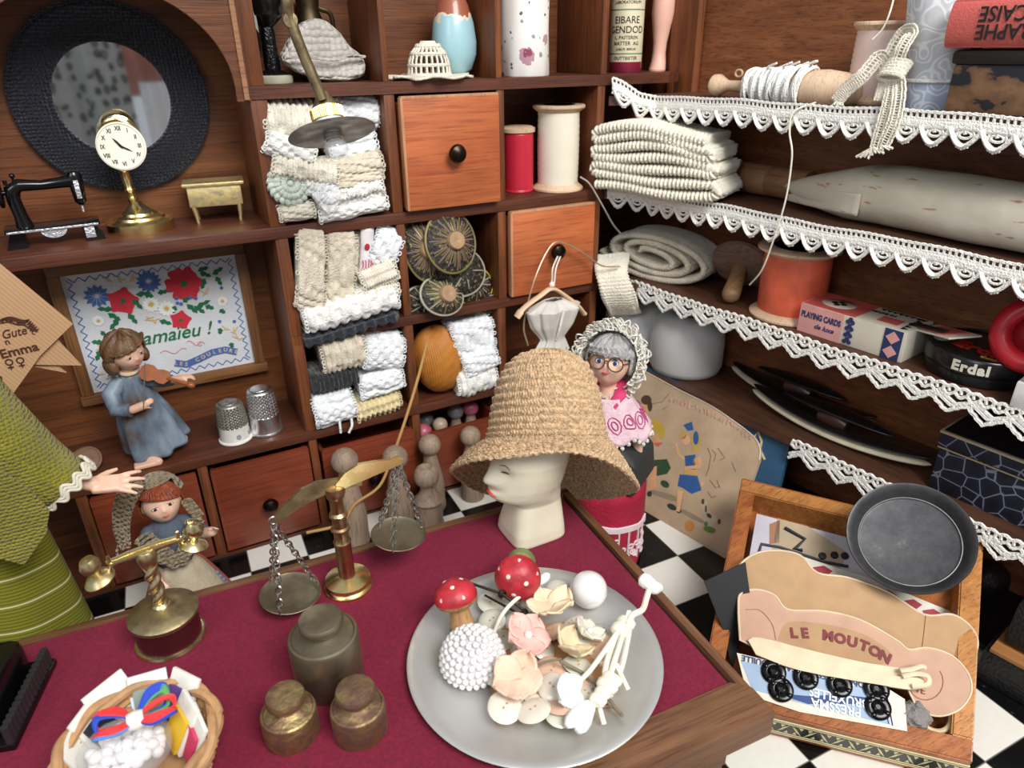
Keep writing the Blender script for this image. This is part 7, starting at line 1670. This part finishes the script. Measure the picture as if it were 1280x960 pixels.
# snap button card
P_ = cP(.12, .03); pc_ = thing('snap_button_card', 'blue and white card holding black metal snap buttons', 'card', P_, 0)
TCc = [(921, 816), (1033, 838), (1128, 863), (1136, 914), (1000, 880), (940, 862)]
cutcard('card', [(921, 816), (1112, 862), (1131, 874), (1134, 914), (1000, 890), (934, 868)], P_, nC, P_, plain('card_cream_white', 'e3dccb', .6), pc_, .008)
cutcard('blue_print', [(926, 826), (1020, 846), (1106, 866), (1113, 906), (1005, 880), (940, 862)], P_+nC*.001, nC, P_, plain('pale_blue_print', '9fb4cf', .6), pc_, .002)
dU = (onpl(1100, 857, P_, nC)-onpl(935, 820, P_, nC)).normalized(); dV = nC.cross(dU)
def onc(x, y, h=.0035, flip=True): 
    a, c = (-dU, -dV) if flip else (dU, dV); return Matrix.Translation(onpl(x, y, P_+nC*h, nC)-P_) @ Matrix((a, c, nC)).transposed().to_4x4()
NAV = plain('deep_blue_print', '22407c', .6)
txt('printed_line', 'BOUTONS A PRESSION SANS ROUILLE', .032, NAV, pc_, onc(1017, 842), .0006, sx=1.02, bold=.0008)
cutcard('blue_ribbon', [(968, 866), (1010, 870), (1050, 868), (1085, 872), (1105, 878), (1105, 884), (1080, 880), (1040, 880), (1010, 880)], P_+nC*.002, nC, P_, NAV, pc_, .002)
txt('printed_word', 'BRUXELLES', .046, plain('white_print', 'eef0f0', .6), pc_, onc(1048, 872, .0045), .0006, sx=.95, bold=.001); txt('printed_word', 'PRESSMA', .046, plain('white_print', 'eef0f0', .6), pc_, onc(1045, 884, .0045), .0006, sx=1.0, bold=.001)
b = MB(); b.tube([onpl(x, y, P_+nC*.003, nC)-P_ for x, y in ((1108, 866), (1116, 907))], .002, 4); b.tube([onpl(x, y, P_+nC*.003, nC)-P_ for x, y in ((1103, 864), (1111, 905))], .0014, 4); b.build('border_line', NAV, pc_)
SNAP = plain('black_snap_metal', '0c0c0e', .18, metal=.4)
for x, y in ((967, 840), (1007, 847), (1049, 856), (1095, 861), (976, 862), (1097, 884)):
    c_ = onpl(x, y, P_+nC*.003, nC)-P_; b = MB(); F_ = frame_from(nC)
    b.lathe([(0, 0), (.046, 0), (.049, .006), (.041, .011), (.026, .009), (.020, .016), (.011, .018), (.009, .011), (0, .011)], c_, F_, 28)
    for k in range(4): a = k*PI/2+.4; b.sphere(c_+F_ @ V((.036*math.cos(a), .036*math.sin(a), .012)), (.010, .010, .004), F_, 8, 6)
    b.build('snap_button', SNAP, pc_)
# odds and ends in the tray
b = MB(); F_ = frame_from((V((-.3, -.5, .8))).normalized()); c_ = fb(.865, .16, -.02, V((0, 0, 0))); b.tube([F_ @ V((.065*math.cos(a), .065*math.sin(a), 0)) for a in [2*PI*i/32 for i in range(32)]], .010, 8, closed=True); o = b.build('brass_curtain_ring', plain('pale_ring', 'c9b48a', .4)); o.location = c_; tag(o, 'pale ring lying in the right front corner of the tray', 'ring')
b = MB(); b.sphere((0, 0, 0), (.06, .055, .05), seg=24, rings=16)
for v in b.bm.verts: v.co *= 1+.3*noise.noise(v.co*40)
o = b.build('grey_wool_ball', plain('grey_fluff', '8f8986', .95, bumpy=.8, bs=70)); o.location = fb(.80, .13, -.02, V((0, 0, 0))); tag(o, 'small grey wool ball in the tray beside the snap button card', 'wool ball')
P_ = cP(.42, -.05)+V((-.2, .1, 0)); bc = thing('black_folded_card', 'black folded paper sticking out at the left of the tray', 'paper', P_, 0)
nK = (V((-.5, -.75, .55))).normalized()
cutcard('front_leaf', [(880, 727), (932, 703), (940, 760), (930, 790), (915, 838), (905, 790)], P_, nK, P_, plain('black_paper', '17181a', .6), bc, .012)
# dark pan
P_ = onpl(1137, 672, cTL+NB*.27, NB); nP = (-ray(1137, 672).normalized()*.86+V((.05, .05, .40))).normalized(); PR = 72*sz(P_)/.296; pn = thing('dark_pan', 'shallow dark grey metal dish leaning against the right case', 'dish', P_, frame_from(nP).to_euler())
IRON = NT('dark_iron'); IRON.set(Metallic=.7, Roughness=.5)
nz = IRON.n('ShaderNodeTexNoise'); nz.inputs['Scale'].default_value = 5; nz.inputs['Detail'].default_value = 8; nz.inputs['Roughness'].default_value = .8; IRON.l(IRON.coord(), nz.inputs['Vector'])
IRON.l(IRON.ramp(nz.outputs[0], [(.40, rgb('47474a')), (.60, rgb('5a5a5c')), (.70, rgb('7d7776'))]), IRON.b.inputs['Base Color']); IRON = IRON.m
b = MB(S(PR)); b.lathe([(0, -.055), (.225, -.055), (.235, -.052), (.24, -.045), (.262, -.005), (.285, .022), (.292, .024), (.296, .016), (.285, -.01), (.25, -.07), (0, -.075)], seg=80, cap=False); b.build('dish', [IRON], pn)
b = MB(S(PR)); b.tube([V((.236*math.cos(a), .236*math.sin(a), -.046)) for a in [2*PI*i/80 for i in range(80)]], .004, 6, closed=True); b.build('worn_ring', metal('worn_iron', '9c9a98', .4), pn)
# ---- black box, dark ball at the right edge
a0 = onz(1216, 846, 0); a1 = onz(1292, 890, 0); dd = (a1-a0); dd.z = 0; dd.normalize(); nn_ = V((-dd.y, dd.x, 0)); nn_ = nn_ if nn_.dot(a0-CAM) > 0 else -nn_
kx = thing('black_case', 'black leather case with a worn wooden lip on the floor at the right edge', 'case', a0, math.atan2(dd.y, dd.x))
sg = 1 if V((-dd.y, dd.x, 0)).dot(nn_) > 0 else -1
LEA = plain('black_leather', '131314', .5, bumpy=.4, bs=60)
b = MB(); b.box((.42, sg*.16, .085), (.84, .32, .17), bev=.012); b.build('body', LEA, kx)
b = MB(); b.box((.43, sg*.15, .183), (.82, .30, .022), bev=.006); b.build('wooden_lip', wood('lip_wood', '8a5a30', 'b07c48', 'x', .5), kx)
b = MB(); b.box((.45, sg*.19, .30), (.82, .24, .21), RX(-.12*sg).to_3x3(), bev=.02); b.build('lid', LEA, kx)
b = MB(); b.box((.44, sg*.02, .155), (.82, .006, .008)); b.build('seam', plain('grey_seam', '3a3a3c', .5), kx)
b = MB(); b.sphere((0, 0, .10), (.10, .09, .095), seg=32, rings=20)
for v in b.bm.verts: v.co *= 1+.05*abs(noise.noise(v.co*24))
o = b.build('walnut', plain('dark_walnut', '2a201b', .5, bumpy=.6, bs=30)); o.location = onz(1226, 758, 0)+V((.10, .05, 0)); tag(o, 'dark brown wrinkled nut under the low shelf behind the tray', 'nut')
# ============================================================ old lady doll
LB0 = V((5.87, -.96, 0)); LH = V((5.89, -.945, 0)); hz = upz(LH, 452)
ld_ = thing('grandmother_doll', 'old lady doll with grey hair, glasses, lace bonnet and pink shawl', 'doll', LB0, 0)
PSI = -.80; DOLL = plain('doll_skin', 'ebbfa6', .4, var=.04, Subsurface_Weight=.15); DOLLR = plain('doll_skin_ruddy', 'c98566', .45, var=.1)
hc_ = V((LH.x-LB0.x, LH.y-LB0.y, hz)); HR = Euler((-.30, .05, PSI)).to_matrix(); R4 = Euler((0, 0, PSI)).to_matrix()
def LR(x, y, z): return R4 @ V((x, y, 0))+V((hc_.x*.6, hc_.y*.6, z))
b = MB(); Mh_ = headmesh(b, hc_, .108, HR, 1.12)
limb(b, [LR(0, .01, hz-.26), LR(0, .0, hz-.16), V(hc_)+V((0, 0, -.08))], [.075, .045, .042])
limb(b, [LR(-.10, 0, hz-.24), LR(-.17, -.02, hz-.40), LR(-.14, -.10, hz-.55)], [.05, .038, .03]); limb(b, [LR(.10, 0, hz-.24), LR(.16, .0, hz-.38), LR(.17, -.03, hz-.50)], [.05, .040, .033])
limb(b, [LR(0, 0, hz-.28), LR(0, 0, hz-.50)], [.10, .09])
hand(b, LR(.17, -.03, hz-.50), (0, -.1, -1), R4 @ V((1, 0, 0)), .10, .3, .08); hand(b, LR(-.14, -.10, hz-.55), (0, -.3, -1), R4 @ V((-1, 0, 0)), .10, .3, .08)
remesh(b.build('body', DOLL, ld_), .009, 4)
face(Mh_, .108, ld_, plain('blue_iris', '3a4f9a', .2), plain('doll_lips', 'c8484e', .4), None, plain('grey_brow', '8b8378', .6), 1.05)
b = MB()
for s_ in (-1, 1): b.tube([Mh_ @ V((s_*.045+.036*math.cos(a), -.122, .004+.034*math.sin(a))) for a in [2*PI*i/28 for i in range(28)]], .0035, 6, closed=True); b.tube([Mh_ @ V((s_*.081, -.120, .010)), Mh_ @ V((s_*.105, -.03, .012))], .0035, 6)
b.tube([Mh_ @ V((-.012, -.122, .012)), Mh_ @ V((0, -.126, .018)), Mh_ @ V((.012, -.122, .012))], .0035, 6); b.build('glasses', plain('brown_rim', '5a3a24', .35), ld_)
GRH = plain('grey_doll_hair', 'a9a7a6', .55, bumpy=.6, bs=60, var=.3, vs=30)
b = MB()
def lhr(u, v):
    a = 2*PI*u; th = PI*v*.62; x, y, z = math.sin(th)*math.cos(a), math.sin(th)*math.sin(a), math.cos(th); rr = .116*(1+.03*math.sin(a*16+v*9)+.02*math.sin(a*5))
    if y < -.3: z = max(z, .36)
    return Mh_ @ V((x*rr*1.02, y*rr, z*rr*1.14))
b.sheet(lhr, 90, 26, closed_u=True); b.build('hair', GRH, ld_, solid=.012); b = MB()
for k in range(10):
    a = -1.1+k*.24; b.tube(bez([Mh_ @ V((.10*math.sin(a), -.098*math.cos(a*.8), .075)), Mh_ @ V((.115*math.sin(a+.15), -.105*math.cos(a), .055)), Mh_ @ V((.112*math.sin(a), -.106*math.cos(a), .035))]), .015, 8)
b.build('hair_wave', GRH, ld_)
LW = plain('bonnet_lace', 'e6e2d6', .85, bumpy=.7, bs=90, var=.12, vs=20)
b = MB(); b.sheet(lambda u, v: Mh_ @ V(((.14+.008*math.sin(u*2*PI*15))*math.sin(PI*(.18+v*.36))*math.cos(2*PI*u)*1.08, .03+.14*math.cos(PI*(.18+v*.36))*1.0-.0, (.155+.008*math.sin(u*2*PI*12))*math.sin(PI*(.18+v*.36))*math.sin(2*PI*u)+.01)), 80, 16, closed_u=True); b.lathe([(0, .0), (.08, -.01), (.1, -.03)], Mh_ @ V((0, .165, .01)), (Mh_.to_3x3() @ RX(-PI/2).to_3x3()), 24, cap=False); b.build('bonnet_back', LW, ld_, solid=.008)
b = MB(); random.seed(12)
for ring, (rr, yy) in enumerate(((.148, .035), (.158, .005), (.150, -.03), (.138, -.05))):
    m = 44
    for k in range(m):
        a = 2*PI*k/m
        if -2.4 < a-2*PI*(a > PI) < -.75 and ring > 1: continue
        c_ = Mh_ @ V((rr*math.cos(a)*1.03, yy+random.uniform(-.008, .008), rr*math.sin(a)*1.10+.01)); j1, j2 = random.uniform(.005, .045), random.uniform(.0, .04); e_ = Mh_ @ V(((rr+j1)*math.cos(a+.1), yy-random.uniform(-.02, .03), (rr+j1)*math.sin(a+.1)*1.1+.01)); g_ = Mh_ @ V(((rr+j2)*math.cos(a+.25), yy+random.uniform(-.01, .03), (rr+j2)*math.sin(a+.25)*1.1+.01))
        b.tube(bez([c_, e_, g_, c_], 3), .0045, 4)
b.build('bonnet_frill', LW, ld_)['kind'] = 'stuff'
HP = plain('hot_pink_cloth', 'd23a6c', .75, bumpy=.2)
b = MB()
for s_ in (-1, 1): b.tube(bez([LR(s_*.055, .05, hz-.115), LR(s_*.075, -.02, hz-.14), LR(s_*.04, -.085, hz-.20), LR(-.01*s_, -.11, hz-.26)]), [.030]*25, 10, flat=.5)
b.build('pink_collar', HP, ld_)
SHW = plain('pale_pink_shawl', 'e2c3cc', .8, bumpy=.4, bs=80, var=.12, vs=30)
def shawl(u, v):
    a = -2.9+u*2*PI*.98+PI*.05; r0 = .10+.12*v; z = hz-.165-.19*v-.02*math.sin(a*10)*v; return LR(r0*1.08*math.cos(a), r0*.85*math.sin(a), z)
b = MB(); b.sheet(shawl, 60, 14); b.build('lace_shawl', SHW, ld_, solid=.010)
PKS = plain('magenta_stitch', 'b5467c', .7)
b = MB()
for k in range(14):
    u = (k+.5)/14
    for rr in (.020, .010): b.tube([shawl(u+rr*1.6*math.cos(t)/1.0, .55+rr*9*math.sin(t))+(shawl(u, .55)-LR(0, 0, hz-.25)).normalized()*.010 for t in [2*PI*i/10 for i in range(10)]], .0035, 4, closed=True)
b.build('shawl_pattern', PKS, ld_)['kind'] = 'stuff'
b = MB()
for k in range(44): b.sphere(shawl(k/44, 1.0)+V((0, 0, -.010)), .012, seg=8, rings=6)
b.build('shawl_fringe', LW, ld_)['kind'] = 'stuff'
CRI = plain('crimson_cloth', 'a81538', .8, bumpy=.3, var=.12); DKB = plain('charcoal_leather', '2f3231', .65, bumpy=.15)
def skirt(u, v):
    a = 2*PI*u; z = (hz-.46)*(1-v)+.004*v; r = .12+.10*min(1, v*3.0)+.0*v; f = 1+.025*math.sin(a*9)*v; return V((r*f*math.cos(a), r*f*math.sin(a), z))+V((hc_.x*.5+.012, hc_.y*.5, 0))
b = MB(); b.sheet(skirt, 90, 30, closed_u=True); b.build('skirt', CRI, ld_, solid=.008)
b = MB(T(hc_.x*.5+.015, hc_.y*.5, hz-.50) @ RZ(PSI-.2)); b.prism([(-.20, -.17), (-.21, -.05), (-.13, .10), (.12, .10), (.21, .02), (.225, -.12), (.21, -.17)], .30, Matrix(((1, 0, 0, 0), (0, 0, -1, .16), (0, 1, 0, 0), (0, 0, 0, 1)))); o = b.build('stiff_bodice', DKB, ld_); m_ = o.modifiers.new('bev', 'BEVEL'); m_.width = .03; m_.segments = 3
b = MB(); ac = math.atan2(-(LB0.y-CAM.y), -(LB0.x-CAM.x))/(2*PI) % 1
def onsk(x, y): return skirt((ac+x) % 1, y)+((skirt((ac+x) % 1, y)-V((hc_.x*.5, hc_.y*.5, 0)))*V((1, 1, 0))).normalized()*.008
for k in range(4): b.tube([onsk(-.15+i*.03, .55+.012*k+.08*abs(i/10-.5)) for i in range(14)], .007, 5)
for k in range(5):
    b.tube([onsk(.02+.045*k-.0*i, .62+.035*i) for i in range(9)], .006, 5)
for i in range(26):
    x, y = .04+.2*random.random(), .64+.3*random.random(); c_ = onsk(x, y)
    b.tube([onsk(x+.012*math.cos(t), y+.018*math.sin(t)) for t in [2*PI*j/8 for j in range(8)]], .0055, 4, closed=True)
b.build('lace_apron', plain('white_pink_lace', 'e3d0d2', .8), ld_)['kind'] = 'stuff'
b = MB()
for s_ in (-1, 1): b.tube([LR(.115+.04*s_, -.03, hz-.49), LR(.17, -.06, hz-.49), LR(.205, -.0, hz-.49)], .014, 8)
b.build('red_cuff', CRI, ld_)
# ============================================================ red haired doll
RB = V((3.79, -.50, 0)); rz = upz(RB, 628)
rd = thing('redhead_doll', 'small red haired doll in a tan crocheted bonnet and collar', 'doll', RB, 0)
P2_ = math.atan2(-(RB.x-CAM.x), (RB.y-CAM.y)*-1)*-1*0+.10; HR2 = Euler((-.18, -.08, P2_)).to_matrix(); R5 = Euler((0, 0, P2_)).to_matrix()
def QR(x, y, z): return R5 @ V((x, y, 0))+V((0, 0, z))
hc2 = V((0, 0, rz)); b = MB(); Mq = headmesh(b, hc2, .085, HR2, 1.10)
limb(b, [QR(0, .01, rz-.18), QR(0, 0, rz-.07)], [.055, .035]); limb(b, [QR(0, 0, rz-.18), QR(0, 0, rz-.34)], [.075, .07])
limb(b, [QR(.085, 0, rz-.15), QR(.13, -.03, rz-.21), QR(.165, -.10, rz-.17)], [.035, .030, .024]); hand(b, QR(.165, -.10, rz-.17), R5 @ V((.3, -.6, .6)), R5 @ V((.5, .5, .5)), .075, .3, .1)
limb(b, [QR(-.085, 0, rz-.15), QR(-.125, -.03, rz-.26), QR(-.10, -.09, rz-.33)], [.035, .030, .024]); hand(b, QR(-.10, -.09, rz-.33), R5 @ V((.4, -.7, -.4)), R5 @ V((-.5, -.2, .8)), .075, .3, .1)
remesh(b.build('body', DOLL, rd), .007, 4); face(Mq, .085, rd, plain('dark_iris', '33302e', .2), plain('coral_lips', 'c9625c', .4), None, None, .62)
RDH = plain('auburn_hair', '8a3d1e', .5, bumpy=.7, bs=50, var=.3, vs=24)
def rhr(u, v):
    a = 2*PI*u; th = PI*v*.6; x, y, z = math.sin(th)*math.cos(a), math.sin(th)*math.sin(a), math.cos(th); rr = .091*(1+.015*math.sin(a*40))
    if y < -.25: z = max(z, .42-.28*x)
    return Mq @ V((x*rr*1.03, y*rr*1.02, z*rr*1.12))
b = MB(); b.sheet(rhr, 120, 22, closed_u=True); b.build('hair', RDH, rd, solid=.004)
TANC = yarn('tan_crochet', 'a08d70', 46, 46, .9, 1.0, holes=0, var=.25)
b = MB()
for j in range(7):
    th = .16+.20*j; b.tube([Mq @ V((.102*math.sin(th)*math.cos(a)*1.05, .03+.098*math.sin(th)*math.sin(a)*1.0, .02+.108*math.cos(th))) for a in ([2*PI*i/40 for i in range(40)] if j < 4 else [-.45+(PI+.9)*i/39 for i in range(40)])], .0075, 6, closed=j < 4)
for k in range(40):
    a = 2*PI*k/40
    if -2.6 < a-2*PI*(a > PI) < -.5: th1 = .75
    else: th1 = 1.40
    b.tube([Mq @ V((.102*math.sin(t)*math.cos(a+.12*math.sin(t*9))*1.05, .03+.098*math.sin(t)*math.sin(a+.12*math.sin(t*9)), .02+.108*math.cos(t))) for t in [.1+(th1-.1)*i/9 for i in range(10)]], .0055, 5)
b.build('crochet_bonnet', TANC, rd)['kind'] = 'stuff'
def rp2(x, y, dy=0.0): return ony(x, y, RB.y-.06+dy)-RB
b = MB()
for k in range(13):
    t = k/12; c_ = rp2(166-6*math.sin(t*3)-20*t+10*t*t, 604+74*t); w_ = .045*(1-.55*t)
    for s_ in (-1, 1): b.tube([c_+V((s_*w_*.5+w_*.5*math.cos(a), -.01, .026*math.sin(a))) for a in [2*PI*i/10 for i in range(10)]], .007, 5, closed=True)
b.tube(bez([rp2(150, 676), rp2(146, 690), rp2(150, 700)]), .006, 6); b.build('crochet_tie', TANC, rd)['kind'] = 'stuff'
b = MB()
for k in range(8): b.tube([Mq @ V((.10, -.02, -.03))+V((.004*k, -.01, -.012*k))+V((.022*math.cos(a), 0, .016*math.sin(a))) for a in [2*PI*i/10 for i in range(10)]], .005, 5, closed=True)
b.build('crochet_edge', TANC, rd)
BLG = plain('slate_blue_cloth', '525c6a', .8, bumpy=.3)
b = MB(); limb(b, [QR(0, 0, rz-.16), QR(0, 0, rz-.32)], [.088, .078], 20)
limb(b, [QR(.075, 0, rz-.145), QR(.125, -.025, rz-.205)], [.045, .042], 16); limb(b, [QR(-.075, 0, rz-.145), QR(-.122, -.025, rz-.24)], [.045, .042], 16); remesh(b.build('blouse', BLG, rd), .008, 3)
b = MB()
for s_ in (-1, 1):
    for k in range(11):
        t = k/10; c_ = QR(s_*(.105-.095*t), -.075-.03*math.sin(PI*t*.8), rz-.105-.15*t); 
        for q_ in (0, 1): b.tube([c_+QR((.036-.010*q_)*math.cos(a)*(1 if t < .8 else .7), -.004*q_-.003*k, (.016)*math.sin(a)+.010*math.cos(a)*s_*-1) for a in [2*PI*i/12 for i in range(12)]], .006, 5, closed=True)
b.build('crochet_collar', TANC, rd)['kind'] = 'stuff'
def rsk(u, v, sc=1.0, w0=0): a = 2*PI*u; r = (.075+.19*v**.8)*sc; f = 1+.06*math.sin(a*8+1)*v; return QR(r*f*math.cos(a), r*f*math.sin(a)*.8, (rz-.31)*(1-v)+.004)
b = MB(); b.sheet(lambda u, v: rsk(u, v), 90, 24, closed_u=True); b.build('red_skirt', plain('faded_red_cloth', 'a8584c', .85, bumpy=.3, var=.2), rd, solid=.006)
def apr(u, v): q_ = rsk(.75+(u-.5)*.42, v*.92, 1.08); return q_+V((0, -.012, .004*math.sin(u*30)))
b = MB(); b.sheet(apr, 40, 20); b.build('apron', plain('ecru_apron', 'b5a78e', .85, bumpy=.3, var=.15), rd, solid=.006)
b = MB()
for k in range(12): b.sphere(apr(.98, .3+.06*k)+V((.004, -.008, 0)), .011, seg=8, rings=6)
b.build('apron_trim', plain('blue_white_trim', '6f8098', .7), rd)
# ============================================================ doll in green, seen from sleeve to skirt
GB = V((3.12, -.72, 0)); GN = thing('green_dress_doll', 'large doll in an olive green jacket and striped skirt, arm stretched to the right', 'doll', GB, 0)
OLIVE = yarn('olive_knit', '8b8418', 75, 75, .85, .7, var=.25)
STR = NT('olive_striped_cloth'); STR.set(Roughness=.85)
c_ = STR.n('ShaderNodeTexCoord'); mp = STR.n('ShaderNodeMapping'); mp.inputs['Rotation'].default_value = (0, -.38, 0); STR.l(c_.outputs['Object'], mp.inputs[0]); sx_ = STR.n('ShaderNodeSeparateXYZ'); STR.l(mp.outputs[0], sx_.inputs[0])
def mth(op, a, v): m = STR.n('ShaderNodeMath', operation=op); STR.l(a, m.inputs[0]); m.inputs[1].default_value = v; return m.outputs[0]
fr = mth('FRACT', mth('MULTIPLY', sx_.outputs[2], 9.5), 0); fine = mth('FRACT', mth('MULTIPLY', sx_.outputs[2], 76), 0)
mx1 = STR.n('ShaderNodeMix', data_type='RGBA'); STR.l(mth('LESS_THAN', fine, .30), mx1.inputs[0]); mx1.inputs[6].default_value = rgb('868620'); mx1.inputs[7].default_value = rgb('5c5c18')
mx2 = STR.n('ShaderNodeMix', data_type='RGBA'); STR.l(mth('LESS_THAN', fr, .055), mx2.inputs[0]); STR.l(mx1.outputs[2], mx2.inputs[6]); mx2.inputs[7].default_value = rgb('d9d9b0'); STR.l(mx2.outputs[2], STR.b.inputs['Base Color']); STR.bump(fine, .3, .01); STR = STR.m
def gq(x, y, dy=0.0): return ony(x, y, GB.y+dy)-GB
def gsk(u, v): a = 2*PI*u; z = 1.0*(1-v)+.005; r = .265+.085*v; f = 1+.02*math.sin(a*6+2); return V((r*f*math.cos(a), r*f*math.sin(a)*.8, z))
b = MB(); b.sheet(gsk, 80, 20, closed_u=True); b.build('striped_skirt', STR, GN, solid=.008)
def gj(u, v):
    a = 2*PI*u; z = 1.62-.62*v; r = .17+.11*min(1, v*1.3); f = 1+.03*math.sin(a*5)*v; return V((r*f*math.cos(a), r*f*math.sin(a)*.85, z))
b = MB(); b.sheet(gj, 90, 30, closed_u=True); b.build('jacket', OLIVE, GN, solid=.012)
FPp = GB+V((0, -.33, 0)); b = MB(); MFp = T(0, -.33, 0) @ MK
b.prism([((ony(x, y, FPp.y)-GB).x, (ony(x, y, FPp.y)-GB).z) for x, y in ((-60, 570), (0, 588), (40, 616), (62, 640), (57, 668), (30, 706), (-10, 696), (-60, 690))], .014, MFp); b.build('jacket_flap', OLIVE, GN)

b = MB(); ctr = bez([gq(-70, 470, .05), gq(-20, 520, 0), gq(35, 572, -.02), gq(78, 605, -.03)], 8); m_ = len(ctr); b.tube(ctr, [.135-.02*i/(m_-1) for i in range(m_)], 36, flat=.8)
b.build('sleeve', OLIVE, GN, sharp=False)
dS = (ctr[-1]-ctr[-4]).normalized(); Fs = frame_from(dS)
b = MB()
for sh in (0, 1, 2): b.tube([ctr[-1]+dS*(-.012+.014*sh+.012*math.sin(a*13))+Fs @ V((.122*math.cos(a), .100*math.sin(a), 0)) for a in [2*PI*i/130 for i in range(130)]], .0075, 6, closed=True)
b.build('rickrack_cuff', plain('rickrack_white', 'd5d0bd', .8), GN, sharp=False)
b = MB(); limb(b, [V((0, 0, 1.5)), V(ctr[0]), V(ctr[len(ctr)//2]), gq(60, 588, -.02)], [.07, .06, .05, .042]); b.tube([V((0, 0, 1.2)), V((0, 0, 1.55))], [.10, .10], 16); w0 = gq(92, 600, -.03); w1 = gq(118, 606, -.04)
limb(b, [gq(60, 588, -.02), w0, w1], [.042, .033, .027], 16)
hand(b, w1-V((.01, 0, 0)), gq(160, 602, -.05)-w1, V((.10, -.45, .85)), .180, .15, .34, side=-1)
b.sphere(V((0, 0, 1.70)), (.06, .06, .16)); b.sphere(V((0, 0, 1.55)), (.13, .09, .09)); Mg = headmesh(b, V((0, 0, 1.93)), .15, Euler((0, 0, .3)).to_matrix(), 1.12)
remesh(b.build('body', DOLL, GN), .0050, 4); face(Mg, .15, GN, plain('blue_iris', '', 0), plain('doll_lips', '', 0), None, HAIRB)
b = MB(); b.sheet(lambda u, v: Mg @ V(((lambda a, th: (.163*math.sin(th)*math.cos(a), .163*math.sin(th)*math.sin(a)+.01, (max(.45, math.cos(th)) if math.sin(th)*math.sin(a) < -.3 else math.cos(th))*.18))(2*PI*u, PI*v*.75))), 60, 26, closed_u=True); b.build('hair', HAIRB, GN, solid=.008)
